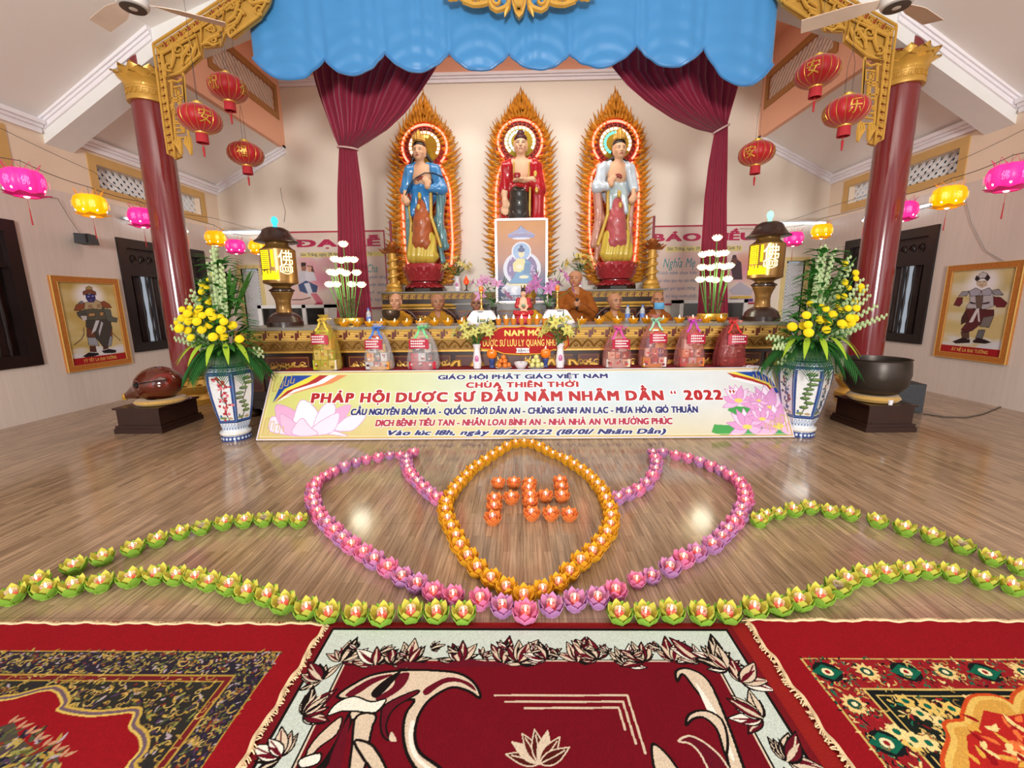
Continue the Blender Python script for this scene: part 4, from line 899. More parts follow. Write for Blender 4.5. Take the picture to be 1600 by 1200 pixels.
def side_frieze(s, label):
    t = thing('carved_frieze', label, 'carved frieze', (s * -4.0, FY, 3.1)); f = lambda x, z, d: (s * x, FY + d, z)
    T = lambda L: [q8c(*p) for p in L]
    b = MB()
    b.prism(T([(288, 332), (800, -2), (1010, -150), (1130, -60), (1110, 25), (1040, 135), (845, 280), (815, 250), (795, 240), (760, 330), (640, 345), (622, 330), (625, 410), (490, 525), (390, 560), (345, 395)]), f, 0, .035)
    b.prism(T([(288, 332), (345, 395), (440, 1090), (475, 1130), (430, 1148), (395, 1110)]), f, 0, .035)
    b.build('backing_board', GOLDP, t, world=True, smooth=False)
    b = MB(); P = T([(288, 332), (395, 1110), (455, 1140), (345, 395)]); b.prism(T([(305, 350), (398, 1085), (432, 1100), (340, 400)]), f, -.008, .0); b.prism(T([(305, 335), (810, 5), (985, -115), (990, -75), (840, 35), (345, 385)]), f, -.008, 0); b.build('red_ground', REDG, t, world=True, smooth=False)
    b = MB(); meander(b, q8c(400, 1090), q8c(312, 350), -(q8c(345, 395)[0] - q8c(300, 370)[0]), 13, .011, s); meander(b, q8c(312, 342), q8c(1000, -120), -.10, 12, .011, s)
    relief(b, T([(288, 332), (395, 1115), (450, 1140), (440, 1085), (345, 395), (300, 345)]), .013, s); relief(b, T([(290, 330), (800, -2), (1010, -150)]), .016, s); relief(b, T([(348, 392), (860, 30), (1000, -70)]), .013, s); b.build('key_border', GOLD, t, world=True)
    b = MB()
    for L in ([(352, 400), (600, 262), (625, 405), (490, 528), (385, 560), (352, 400)], [(632, 190), (800, 62), (782, 225), (640, 335), (632, 190)], [(812, 60), (985, -50), (1105, 15), (1040, 132), (838, 278), (812, 240), (880, 190)]): relief(b, T(L), .014, s)
    for x, y, r, a, d in ((405, 490, 34, 1, 1), (470, 370, 45, 2, -1), (545, 380, 42, 4, 1), (700, 220, 32, 1, -1), (720, 300, 30, 3, 1), (860, 240, 35, 2, 1), (900, 120, 42, 0, -1), (850, 60, 30, 3, 1), (1050, 80, 40, 1, 1), (1010, 20, 30, 4, -1)):
        relief(b, T(spiral(x, y, r, 1.4, a, d)), [.016 * (1 - k / 30) for k in range(23)], s)
    for L in ([(420, 500), (440, 420), (430, 350), (470, 320)], [(500, 480), (500, 420), (560, 330), (540, 280)], [(520, 470), (570, 420), (600, 330)], [(650, 320), (700, 290), (770, 260)], [(660, 220), (720, 200), (700, 160)], [(820, 170), (870, 130), (900, 40), (880, 10)], [(830, 200), (890, 170), (930, 90)], [(960, -20), (1000, 40), (1090, 20), (1120, 30)], [(640, 330), (690, 320), (720, 340), (760, 320)]): relief(b, T(L), [.012, .02, .018, .006][:len(L)], s)
    b.build('scroll_carving', GOLD, t, world=True)
    b = MB()     # openwork pendant with square spirals, ending in leaves
    for L in ([(390, 560), (505, 540), (545, 1000)], [(400, 600), (430, 590), (470, 600), (500, 580)], [(420, 600), (450, 1000), (530, 1000)], [(440, 640), (500, 630), (505, 700), (455, 700), (450, 660), (480, 660)], [(420, 720), (500, 720)], [(430, 740), (490, 740), (495, 800), (425, 805), (420, 760)], [(470, 650), (480, 800), (500, 960)], [(440, 830), (500, 825), (505, 880), (450, 885)], [(450, 900), (510, 900), (515, 960), (455, 965), (452, 930), (490, 930)], [(510, 560), (520, 720), (530, 860)]): relief(b, T(L), .014, s)
    for x0 in (470, 540):
        for L in ([(x0 - 12, 990), (x0 - 20, 1040), (x0 + 5, 1080), (x0 + 20, 1128)], [(x0 + 5, 990), (x0 - 2, 1040), (x0 + 12, 1090), (x0 + 22, 1126)], [(x0 + 14, 995), (x0 + 18, 1050), (x0 + 22, 1120)]): relief(b, T(L), [.012, .022, .018, .003], s)
    b.build('pendant', GOLD, t, world=True)
    return t
side_frieze(1, 'gilded carved frieze with pendant, on the column behind the wooden fish drum')
side_frieze(-1, 'gilded carved frieze with pendant, on the column behind the bronze bowl')
def qc(x, y): return xz(PY(680 + x / 5.714, y / 5.714, 5.36))
t = thing('carved_frieze', 'gilded carved centrepiece with a hanging leaf, above the middle of the blue valance', 'carved frieze', (.0, 5.36, 4.6))
f = lambda x, z, d: (x, 5.36 + d, z); T = lambda L: [qc(*p) for p in L]
b = MB(); b.prism(T([(672, -90), (690, 60), (715, 130), (748, 172), (785, 135), (808, 60), (820, -90)]), f, -.03, .03)
for k in range(7): relief(b, T([(690 + k * 19, -90), (705 + k * 13, 20), (735 + k * 4, 110)]), .012, 1, 5.325)
b.build('hanging_leaf', GOLD, t, world=True)
for m in (1, -1):
    b = MB()
    X = lambda L: [qc(748 + m * (x - 748), y) for x, y in L]
    relief(b, X([(660, -20), (655, 50), (625, 85), (590, 100), (550, 110), (510, 85), (490, 40), (500, -20)]), [.03] * 8, 1, 5.33); relief(b, X(spiral(555, 25, 55, 1.2, -.5, -1)), .02, 1, 5.33)
    relief(b, X([(660, 30), (650, 90), (630, 130), (620, 168)]), [.02, .03, .02, .004], 1, 5.33); relief(b, X([(470, 35), (430, 50), (390, 55), (340, 55), (300, 40), (250, 20)]), .03, 1, 5.34)
    for k in range(7): relief(b, X(spiral(440 - k * 50, 15 - k * 3, 30, 1.1, k, (-1) ** k)), .016, 1, 5.33)
    relief(b, X([(480, -25), (300, -28), (60, -40)]), .03, 1, 5.35)
    b.build('scroll_carving', GOLD, t, world=True)
# ================================================================== BLUE VALANCE AND CURTAINS
BLUE = mat('blue_satin', '#3f8ac6', rough=.42, spec=.4, noise=.03, sheen=.3); WINE = mat('wine_velvet', '#8a1235', rough=.6, spec=.3, noise=.06, sheen=.35)
VY = 5.50
ties = [(395, 90), (507, 92), (601, 82), (702, 82), (795, 83.5), (890, 84), (995, 70), (1100, 74), (1208, 100)]; lows = [127, 119, 113, 112, 111, 106, 105.5, 135]
tx = [xz(PY(*p, VY)) for p in ties]
t = thing('valance', 'blue satin valance hanging in swags across the top of the altar hall', 'valance', (0, VY, 4.9))
def hem(u):
    k = min(int(u * 8), 7); s = u * 8 - k; (x0, z0), (x1, z1) = tx[k], tx[k + 1]; zl = PY((ties[k][0] + ties[k + 1][0]) / 2, lows[k], VY)[2]
    sag = ((z0 + z1) / 2 - zl); return x0 + s * (x1 - x0), z0 + s * (z1 - z0) - sag * (1 - abs(2 * s - 1) ** 2.1), k, s
def vfn(u, v, oy=0.):
    x, zb, k, s = hem(u); zt = 4.97; e = 1 - abs(2 * s - 1); w = v ** 2
    y = VY - .028 * math.sin(PI * s) ** .8 * w
    ph = v * 6.2 - 2.2 * (2 * s - 1) ** 2 * v + .3 * k
    y -= (.004 + .013 * v ** 2.5) * math.sin(2 * PI * ph) * e ** .5 * v
    y += .011 * math.sin(2 * PI * (s * 3.3 + .5 * math.sin(k * 2.3) + .25 * math.sin(7 * s + k))) * (1 - .6 * w) * (.45 + .55 * math.sin(k * 1.7 + 1) ** 2)
    y += .015 * math.exp(-(min(s, 1 - s) / .05) ** 2) * v
    return (x, y + oy, zt + (zb - zt) * v)
b = MB(); b.grid(vfn, 240, 44); o = b.build('drape', BLUE, t, world=True, ang=0)
m = o.modifiers.new('th', 'SOLIDIFY'); m.thickness = .006
b = MB(); b.tube([(lambda p: (p[0], p[1] - .008, p[2]))(vfn(i / 200, 1)) for i in range(201)], .018, 6); b.build('rolled_hem', mat('blue_satin_hem', '#347ebc', rough=.4, sheen=.3), t, world=True)
def interp(P, t):
    n = len(P) - 1; k = min(int(t * n), n - 1); s = t * n - k; return (P[k][0] + s * (P[k + 1][0] - P[k][0]), P[k][1] + s * (P[k + 1][1] - P[k][1]))
def curtain(Ltop, Rtop, Llow, Rlow, tie, label, seed):
    cyY = 6.25; t = thing('curtain', label, 'curtain', (PY(*Llow[-1], cyY)[0], cyY, 0)); rg = np.random.default_rng(seed); ph = rg.uniform(0, 6, 8)
    def mk(Lp, Rp, ext0, amp, tail):
        def fn(u, v):
            a = PY(*interp(Lp, v), cyY); c = PY(*interp(Rp, v), cyY); p = a + (c - a) * u
            wd = np.linalg.norm(c - a); f = 15
            y = cyY + amp * min(1, wd / .45) * (math.sin(2 * PI * f * u + ph[0]) * .6 + math.sin(2 * PI * 6.3 * u + ph[1] + v) * .5) - (.10 * math.sin(PI * u) * math.sin(PI * v) if ext0 else 0)
            z = p[2]
            if ext0 and v < 1e-6: z += .5
            if tail and v > .999: z = 0.01
            return (p[0], y, z)
        return fn
    b = MB(); b.grid(mk(Ltop, Rtop, True, .038, False), 150, 26); b.build('gathered_drape', WINE, t, world=True, ang=0)
    b = MB(); b.grid(mk(Llow, Rlow, False, .03, True), 90, 22); b.build('hanging_tail', WINE, t, world=True, ang=0)
    b = MB(); P = [PY(*p, cyY) for p in tie]; m_ = (P[0] + P[1]) / 2; ax = (P[1] - P[0]) / 2
    b.tube([m_ + ax * math.cos(a) * 1.05 + np.array([0, -.055 * math.sin(a) - .0, 0]) for a in np.linspace(0, 2 * PI, 17)[:-1]], .012, 6, closed=True); b.build('tie_cord', mat('pale_cord', '#c9a5a0', rough=.6), t, world=True)
curtain([(485, 95), (489, 120), (498, 150), (509, 180), (520, 210), (530, 233)], [(692, 86), (676, 115), (655, 147), (634, 176), (606, 203), (557, 233)], [(529, 231), (526, 300), (527, 400), (525, 510)], [(557, 231), (566, 300), (573, 400), (583, 510)], [(528, 230), (559, 234)], 'wine red curtain tied back beside the blue-robed statue', 3)
curtain([(950, 98), (980, 135), (1010, 161), (1050, 187), (1088, 203), (1116, 209)], [(1156, 120), (1148, 150), (1142, 170), (1138, 185), (1136, 192), (1137, 197)], [(1116, 206), (1106, 260), (1100, 310), (1094, 400), (1088, 505)], [(1137, 196), (1136, 260), (1135, 310), (1135, 400), (1137, 505)], [(1114, 209), (1139, 195)], 'wine red curtain tied back beside the white-robed statue', 4)
# ================================================================== RED SILK LANTERNS
SILK = mat('red_silk', '#a60c18', rough=.45, spec=.35, noise=.06, sheen=.3, emit='#c00a10', es=.02); LGOLD = mat('lantern_gold', '#d9ad4c', rough=.35, metal=.6)
WIREM = mat('thin_wire', '#4a4440', rough=.5); FRN = mat('red_fringe', '#b3222c', rough=.7, bump=.8, bscale=200, stretch=(1, 1, .05))
def lant_surf(a, h, d=0.): r = .20 * (1 - abs(h) ** 2.3) ** .5; r = max(r, .06); return ((r + d) * math.cos(a), (r + d) * math.sin(a), h * .135)
def red_lantern():
    t = thing('red_lantern', '', 'lantern')
    b = MB(); n = 16; prof = [(1e-3, -.133)] + [(max(.05, .2 * (1 - abs(h) ** 2.3) ** .5), h * .135) for h in np.linspace(-.985, .985, 17)] + [(1e-3, .133)]
    b.lathe(prof, 96, fn=lambda a, z: 1 - .045 * (1 - abs(math.sin(a * n / 2)) ** .5)); b.build('silk_body', SILK, t, ang=60)
    b = MB()
    for k in range(n): b.tube([lant_surf(2 * PI * k / n, h, -.004) for h in np.linspace(-.97, .97, 15)], .0022, 4)
    b.build('gold_ribs', LGOLD, t)
    b = MB(); b.lathe([(.05, .118), (.062, .126), (.062, .143), (.05, .146), (.035, .148), (.035, .163), (.001, .164)], 18); b.build('top_cap', LGOLD, t)
    b = MB(); b.lathe([(.055, -.143), (.062, -.128), (.06, -.118), (.04, -.118), (.04, -.148)], 18); b.build('bottom_ring', LGOLD, t)
    b = MB(); b.lathe([(.055, -.138), (.058, -.23), (.05, -.23), (.05, -.138)], 40, fn=lambda a, z: 1 + .04 * math.sin(20 * a)); b.build('fringe_skirt', FRN, t)
    b = MB(); b.tube([(0, 0, -.138), (0, 0, -.27)], .003, 5); b.lathe([(.008, -.36), (.012, -.28), (.010, -.265), (.001, -.26)], 10); b.build('tassel', FRN, t)
    for k, ch in enumerate('福乐安祝'):
        a0 = 2 * PI * k / 4 + .4; fr = lambda x, y, z, a0=a0: lant_surf(a0 + x, y, .006)
        write('lettering', ch, fr, -.28, .28, -.5, .72, LGOLD, t, bold=.0, world=False)
    return t
def hang(t, loc, top, spread=.03):
    b = MB(); L = Vector(loc)
    for s in (-1, 1): b.tube([(s * spread, 0, .14), (s * spread * .9, 0, .42), (0, 0, .55)], .0022, 4)
    if top > loc[2] + .56: b.tube([(0, 0, .55), (.01, 0, .7), (0, 0, top - loc[2])], .0018, 4)
    b.build('hanging_wire', WIREM, t)
pl = red_lantern(); bw_ = None
for i, (px, py, y, top, lab) in enumerate([(356, 138, 5.25, 4.62, 'red silk lantern hanging highest of the three above the blue-topped lantern'), (312, 186, 4.85, 4.75, 'red silk lantern hanging before the frieze pendant above the wooden fish drum'), (384, 241, 5.7, 4.45, 'red silk lantern hanging lowest of the three above the blue-topped lantern'),
        (1277, 113, 4.9, 4.85, 'red silk lantern hanging highest of the three above the green-topped lantern'), (1322, 174, 4.8, 4.75, 'red silk lantern hanging before the frieze pendant above the bronze bowl'), (1182, 240, 5.7, 4.6, 'red silk lantern hanging lowest of the three above the green-topped lantern')]):
    o = pl if i == 0 else copy_tree(pl); p = PY(px, py, y); o.location = tuple(map(float, p)); o.rotation_euler = (0, 0, RNG.uniform(0, 6)); tag(o, lab, 'lantern', 'red silk lanterns')
reds = [o for o in COL.objects if o.name.startswith('red_lantern') and o.parent is None]
for o, top in zip(sorted(reds, key=lambda o: o.name), (4.62, 4.75, 4.45, 4.85, 4.75, 4.5)): hang(o, o.location, top)
# ================================================================== GLOWING LOTUS LANTERNS ON STRINGS
def glowmat(n, c, e, es):
    return mat(n, c, rough=.35, spec=.4, noise=.06, nscale=14, emit=e, es=es)
def lotus_lantern(kind):
    t = thing('lotus_lantern', '', 'lantern')
    m, m2, lm = (glowmat('pink_lantern_plastic', '#e02a86', '#ff2a92', .75), glowmat('pink_lantern_rim', '#b81a5c', '#d01868', .35), glowmat('pink_lantern_print', '#ff7cc0', '#ff80c8', .8)) if kind == 'pink' else (glowmat('yellow_lantern_plastic', '#f5a80a', '#ffa800', .95), glowmat('yellow_lantern_rim', '#dc8a08', '#e89000', .5), glowmat('yellow_lantern_print', '#ffe27a', '#ffe070', 1.0))
    b = MB()
    b.lathe([(.03, -.085), (.09, -.08), (.128, -.05), (.148, -.005), (.148, .035), (.132, .07), (.10, .088), (.02, .09)], 64, fn=lambda a, z: .86 + .15 * abs(math.sin(3.5 * a)) ** .55); b.build('petal_body', m, t, ang=60)
    b = MB(); petal_ring(b, 7, .09, -.085, .02, .075, .10, 0, .004); b.build('lower_petals', m2, t)
    b = MB(); b.ell((0, 0, -.07), (.03, .03, .025), 10, 6)
    for k in range(7):
        a = 2 * PI / 7 * k + .45; b.ell((.128 * math.cos(a), .128 * math.sin(a), -.042), (.010, .010, .010), 6, 4)
    b.build('led_spots', mat_glow('led_white', '#fff2e8', 5), t)
    b = MB()
    for k in range(8):
        a = PI / 4 * k; b.tube([(.10 * math.cos(a - .3), .10 * math.sin(a - .3), .085), (.13 * math.cos(a), .13 * math.sin(a), .13), (.10 * math.cos(a + .3), .10 * math.sin(a + .3), .085)], .002, 4)
    b.build('wire_petals', m2, t)
    b = MB(); b.tube([(0, 0, -.06), (0, 0, -.16)], .0015, 4); b.tube([(0, 0, -.16), (0, 0, -.27)], [.003, .006], 6); b.build('tassel', FRN, t)
    b = MB(); b.tube([(0, 0, .06), (0, 0, .16)], .0015, 4); b.build('hanging_wire', WIREM, t)
    for k in range(8):
        a0 = PI / 4 * k + PI / 8; fr = lambda x, y, z, a0=a0: (.158 * math.cos(a0 + x / .158), .158 * math.sin(a0 + x / .158), y)
        write('lettering', '佛', fr, -.026, .026, -.02, .045, lm, t, bold=0., world=False)
    return t
LP = []
protos = {}
for px, py, x, y, kind, sc, lab in [(38, 287, -4.75, None, 'pink', 1.08, 'glowing pink lotus lantern, nearest one along the left wall'), (142, 322, -4.8, None, 'yellow', 1., 'glowing yellow lotus lantern above the small black loudspeaker'), (222, 341, -4.82, None, 'pink', 1., 'glowing pink lotus lantern just in front of the left column'),
        (337, 373, -4.75, None, 'yellow', .95, 'glowing yellow lotus lantern just behind the left column'), (368, 386, -4.6, None, 'pink', .95, 'glowing pink lotus lantern over the left lattice door'), (403, 387, -4.45, None, 'yellow', .95, 'glowing yellow lotus lantern beside the roof of the left stone lantern'),
        (1576, 278, 4.75, None, 'pink', 1.08, 'glowing pink lotus lantern, nearest one along the right wall'), (1482, 309, 4.8, None, 'yellow', 1., 'glowing yellow lotus lantern above the right dark window'), (1411, 331, 4.8, None, 'pink', 1., 'glowing pink lotus lantern just in front of the right column'),
        (1284, 362, 4.75, None, 'yellow', .95, 'glowing yellow lotus lantern over the right flower arrangement'), (1240, 374, 4.5, None, 'pink', .95, 'glowing pink lotus lantern beside the roof of the right stone lantern')]:
    p = PX(px, py, x); LP.append(p)
    if kind not in protos: o = protos[kind] = lotus_lantern(kind)
    else: o = copy_tree(protos[kind])
    o.location = tuple(map(float, p)); o.rotation_euler = (0, 0, RNG.uniform(0, 6)); o.scale = (sc, sc, sc * 1.3); tag(o, lab, 'lantern', 'glowing lotus lanterns')
def cable(name, pts, r, label, m=WIREM, cat='cable', sag=.0):
    b = MB(); P = []
    for a, c in zip(pts[:-1], pts[1:]):
        a, c = np.array(a), np.array(c)
        for k in range(8): s = k / 8; P.append(a + (c - a) * s - np.array([0, 0, sag * 4 * s * (1 - s)]))
    P.append(np.array(pts[-1])); b.tube(P, r, 5); return tag(b.build(name, m), label, cat)
up = np.array([0, 0, .205])
cable('light_string', [(-5.68, 3.2, 2.75)] + [p + up for p in LP[:6]] + [(-4.3, 8.57, 2.55)], .004, 'dark cable carrying the lotus lanterns along the left wall', sag=.02)
cable('light_string', [(5.68, 3.2, 2.75)] + [p + up for p in LP[6:]] + [(4.1, 8.57, 2.6)], .004, 'dark cable carrying the lotus lanterns along the right wall', sag=.02)
cable('wire', [PX(-20, 190, -5.6), PX(145, 268, -5.2), PX(235, 325, -4.85), PX(330, 340, -4.7), PY(480, 378, 8.5)], .003, 'thin black wire sloping down across the left clerestory grille', sag=.01)
cable('wire', [PX(1620, 192, 5.6), PX(1500, 250, 5.3), PX(1410, 285, 4.85), PX(1290, 325, 4.7), PY(1215, 350, 8.5)], .003, 'thin black wire sloping down across the right clerestory grille', sag=.01)
cable('wire', [PX(62, 307, -5.67), PX(90, 310, -5.67), PX(108, 340, -5.67), PX(126, 366, -5.67)], .003, 'thin black wire running down the left wall to the small loudspeaker')
cable('wire', [PX(1508, 310, 5.68), PX(1518, 350, 5.68), PX(1540, 392, 5.68), PX(1568, 408, 5.68)], .0035, 'grey wire curving down the right wall to the framed picture', mat('grey_wire', '#8a8480'))
# ceiling fans at rest
def fan(px, py, y, label, ang):
    p = PY(px, py, y); t = thing('ceiling_fan', label, 'fan', p); ct = 4.43 + (4.2 - abs(p[0])) * .362
    b = MB(); b.lathe([(.001, -.035), (.05, -.033), (.09, -.02), (.10, .0), (.10, .05), (.085, .075), (.03, .085), (.001, .085)], 28); b.build('motor_housing', mat('fan_white', '#dedcd8', rough=.35), t)
    b = MB(); b.lathe([(.072, -.034), (.078, -.032), (.078, -.029), (.07, -.029)], 28); b.build('dark_ring', mat('fan_ring', '#4a4038'), t)
    b = MB(); b.tube([(0, 0, .08), (0, 0, ct - p[2])], .012, 8); b.lathe([(.05, ct - p[2] - .08), (.06, ct - p[2] - .02)], 16); b.build('down_rod', MATS['fan_white'], t)
    for k in range(3):
        a = ang + k * 2 * PI / 3; ca, sa = math.cos(a), math.sin(a); b = MB()
        b.slab(lambda u, v: ((.10 + .46 * v) * ca - (u - .5) * (.05 + .075 * min(1, v * 3)) * sa, (.10 + .46 * v) * sa + (u - .5) * (.05 + .075 * min(1, v * 3)) * ca, .02 + (u - .5) * .03), 3, 8, .004); b.build('blade', mat('fan_blade', '#d6c2b2', rough=.4), t)
fan(207, 6, 3.5, 'white ceiling fan above the column behind the wooden fish drum', .55); fan(1402, 4, 3.5, 'white ceiling fan above the column behind the bronze bowl', 2.6)
# ================================================================== WALL PICTURES, LOUDSPEAKER, POSTERS
FRAMEM = mat('amber_frame', '#b5702f', rough=.45, noise=.25, nscale=40); EDGEG = mat('frame_gold_edge', '#d2aa5c', rough=.35, metal=.3)
def picture(s, y0, y1, z0, z1, label, draw, cap_):
    w, h = y1 - y0, z1 - z0; t = thing('framed_picture', label, 'picture', (s * 5.69, (y0 + y1) / 2, z0))
    fr = (lambda x, z, d: (-5.70 + d, y0 + x, z0 + z)) if s < 0 else (lambda x, z, d: (5.70 - d, y1 - x, z0 + z))
    b = MB(); e = .075
    for a, c, f, g in ((0, e, 0, h), (w - e, w, 0, h), (e, w - e, h - e, h), (e, w - e, 0, e)): b.prism([(a, f), (c, f), (c, g), (a, g)], fr, .001, .032)
    b.build('frame', FRAMEM, t, world=True, smooth=False)
    b = MB()
    for d, rr in ((.004, .008), (e, .005)): b.tube([fr(x, z, .03) for x, z in ((d, d), (w - d, d), (w - d, h - d), (d, h - d))], rr, 6, closed=True)
    b.build('gold_edge', EDGEG, t, world=True)
    c = Cv(150, 210, w - 2 * e, h - 2 * e, '#d3bd84'); draw(c, s, y0, y1, z0, e)
    base = np.array(fr(e, e, .014)); ax = np.array(fr(w - e, e, .014)) - base; ay = np.array(fr(e, h - e, .014)) - base
    c.sheet('painting', plane_fn(base - np.array([s * 5.69, (y0 + y1) / 2, z0]), ax, ay), mat_paint('painting_print', rough=.35), t)
    b = MB(); b.prism([(e, e), (w - e, e), (w - e, e + .09), (e, e + .09)], fr, .0145, .017); b.build('caption_strip', mat('caption_red', '#a3161f', rough=.4), t, world=True, smooth=False)
    write('lettering', cap_, fr, e + .15, w - e - .15, e + .025, .04, mat('caption_gold', '#e2b25c', rough=.4), t, bold=.03, z=.019)
    return t
def guard_bg(c, tint):
    for k in range(40): c.ell(RNG.uniform(0, c.W), RNG.uniform(0, c.H), .25, .07, tint[k % 3], .5, True)
    c.ell(c.W * .52, c.H * .84, .26, .22, '#f2eef2', 1., True); c.ell(c.W * .52, c.H * .84, .2, .17, '#efecf2', .9, True)
    for k in range(14): c.ell(RNG.uniform(0, c.W), .09 + RNG.uniform(0, .10), .13, .05, '#dcdce4', .8, True)
def drawL(c, s, y0, y1, z0, e):
    guard_bg(c, ('#c2a55c', '#dccb94', '#b89a50'))
    def P(L, f, o=None):
        Q = []
        for x, y in L: p = PX(70 + x / 7.06, 420 + y / 7.06, -5.69); Q.append((p[1] - y0 - e, p[2] - z0 - e))
        c.poly(Q, f, 1, o, .006) if len(Q) > 2 else None
        return Q
    DK = '#2c2622'
    P([(460, 560), (560, 560), (560, 760), (460, 750)], '#6e4030', DK); P([(690, 600), (740, 640), (740, 740), (690, 740)], '#7a4838', DK); P([(470, 755), (560, 760), (600, 850), (480, 840)], '#9a9ca6', DK); P([(700, 740), (745, 745), (730, 850), (690, 860)], '#8f919c', DK)
    P([(490, 850), (560, 850), (570, 920), (495, 920)], '#55302a'); P([(640, 860), (700, 860), (700, 900), (640, 900)], '#55302a'); P([(410, 965), (480, 920), (590, 925), (600, 950), (470, 990)], '#1f1b1e', '#d8d6dc'); P([(620, 905), (700, 880), (790, 895), (780, 930), (650, 935)], '#1f1b1e', '#d8d6dc')
    P([(450, 560), (720, 560), (735, 640), (690, 860), (640, 860), (560, 760), (540, 680), (450, 640)], '#46403c', DK); P([(560, 570), (600, 570), (560, 680), (510, 720)], '#c7c5cc'); P([(620, 580), (640, 600), (600, 740), (590, 690)], '#b9b7c0')
    P([(440, 390), (640, 390), (700, 560), (450, 570)], '#5a564a', DK); P([(350, 480), (440, 450), (470, 560), (410, 560), (360, 520)], '#4f4c46', DK); P([(640, 440), (720, 450), (740, 530), (800, 545), (790, 590), (690, 580)], '#5d6058', DK); P([(390, 520), (460, 520), (460, 560), (420, 575)], '#c9c2c4')
    P([(420, 380), (560, 340), (640, 380), (620, 450), (530, 440), (440, 450)], '#b5a27c', DK); P([(470, 400), (510, 390), (530, 430), (480, 440)], '#9a7a5c'); P([(570, 390), (610, 385), (615, 430), (570, 430)], '#9a7a5c'); P([(480, 490), (550, 490), (550, 525), (480, 525)], '#b58a5a', DK); P([(600, 480), (650, 480), (640, 520), (610, 520)], '#b58a5a', DK)
    P([(320, 460), (340, 400), (400, 365), (440, 385), (430, 440), (380, 465)], '#8a4c30', DK); P([(610, 370), (650, 355), (710, 390), (735, 430), (680, 435), (630, 420)], '#8a4c30', DK); P([(360, 375), (400, 350), (430, 365), (400, 385)], '#6f7684')
    P([(440, 280), (550, 275), (560, 330), (540, 370), (480, 370), (450, 330)], '#33306e'); P([(470, 300), (490, 300), (490, 308), (470, 308)], '#c9c4d8'); P([(515, 298), (535, 298), (535, 306), (515, 306)], '#c9c4d8'); P([(490, 340), (520, 340), (515, 350), (495, 350)], '#8b5a78'); P([(420, 290), (415, 255), (450, 235), (480, 190), (520, 235), (560, 255), (565, 290), (500, 270)], '#7a4630', DK); P([(450, 205), (480, 190), (520, 205), (520, 230), (450, 230)], '#a68a54', DK)
    for L in ([(425, 650), (430, 720), (400, 780), (320, 840)], [(745, 710), (785, 750), (830, 790)]): c.line(P(L[:2], DK) + P(L[2:], DK) if False else [(PX(70 + x / 7.06, 420 + y / 7.06, -5.69)[1] - y0 - e, PX(70 + x / 7.06, 420 + y / 7.06, -5.69)[2] - z0 - e) for x, y in L], .012, '#5a4a34')
def drawR(c, s, y0, y1, z0, e):
    guard_bg(c, ('#d6cdb4', '#c0b078', '#e0dcd8'))
    def P(L, f, o=None):
        Q = []
        for x, y in L: p = PX(1450 + x / 6.667, 400 + y / 6.667, 5.69); Q.append((y1 - p[1] - e, p[2] - z0 - e))
        c.poly(Q, f, 1, o, .006)
    DK = '#2a2024'
    P([(345, 790), (430, 790), (430, 860), (360, 860)], '#5c4038', DK); P([(530, 770), (600, 770), (570, 860), (495, 860)], '#6a6a6c', DK); P([(255, 890), (360, 850), (440, 870), (440, 905), (290, 912)], '#2c1c1e'); P([(465, 885), (520, 850), (600, 870), (665, 900), (600, 915), (480, 905)], '#2c1c1e')
    P([(400, 550), (690, 560), (690, 620), (580, 650), (540, 720), (460, 780), (380, 795), (345, 770), (400, 700)], '#5d2a2c', DK); P([(580, 640), (690, 620), (640, 745), (540, 735)], '#7c7470', DK); P([(355, 640), (400, 560), (420, 680), (345, 715)], '#4a2a26', DK)
    P([(270, 510), (310, 430), (365, 430), (360, 490), (330, 525)], '#6d2830', DK); P([(640, 420), (760, 430), (830, 490), (800, 535), (720, 535), (660, 470)], '#6d2830', DK)
    P([(430, 380), (680, 370), (690, 520), (600, 555), (470, 545), (400, 540), (440, 470)], '#b9b2b8', DK); P([(500, 420), (580, 410), (560, 550), (510, 545)], '#6d5a50', DK); P([(440, 475), (500, 490), (500, 505), (440, 495)], DK); P([(570, 490), (650, 475), (640, 495), (575, 505)], DK)
    P([(430, 370), (500, 330), (560, 360), (540, 410), (450, 420)], '#aaa6b4', DK); P([(560, 360), (640, 330), (680, 370), (650, 410), (570, 410)], '#aaa6b4', DK); P([(320, 420), (360, 370), (430, 365), (410, 415)], '#95929a', DK); P([(660, 360), (740, 345), (790, 405), (700, 410)], '#95929a', DK)
    P([(505, 260), (620, 255), (620, 310), (560, 335), (510, 305)], '#cdbba2'); P([(525, 262), (550, 262), (550, 270), (525, 270)], DK); P([(575, 260), (600, 260), (600, 268), (575, 268)], DK); P([(540, 300), (580, 300), (575, 308), (545, 308)], '#8b4a42'); P([(490, 240), (510, 200), (560, 235), (510, 265)], DK); P([(580, 230), (630, 190), (655, 225), (625, 265)], DK); P([(530, 195), (575, 165), (625, 185), (600, 230), (540, 235)], '#c9c3c6', DK)
    P([(510, 545), (540, 545), (470, 690), (430, 690)], '#d9cfd2'); P([(520, 560), (535, 560), (545, 690), (525, 680)], '#d9cfd2')
picture(-1, 5.275, 6.185, .495, 1.69, 'gold framed picture of a blue-faced guardian warrior, under the small black loudspeaker', drawL, 'TỲ YẾT LA ĐẠI TƯỚNG')
picture(1, 5.15, 6.05, .505, 1.70, 'gold framed picture of a pale-faced guardian warrior, on the wall beyond the bronze bowl', drawR, 'ÁT NỂ LA ĐẠI TƯỚNG')
p = PX(135, 374, -5.55); t = thing('loudspeaker', 'small black loudspeaker mounted on the left wall above the framed picture', 'loudspeaker', p)
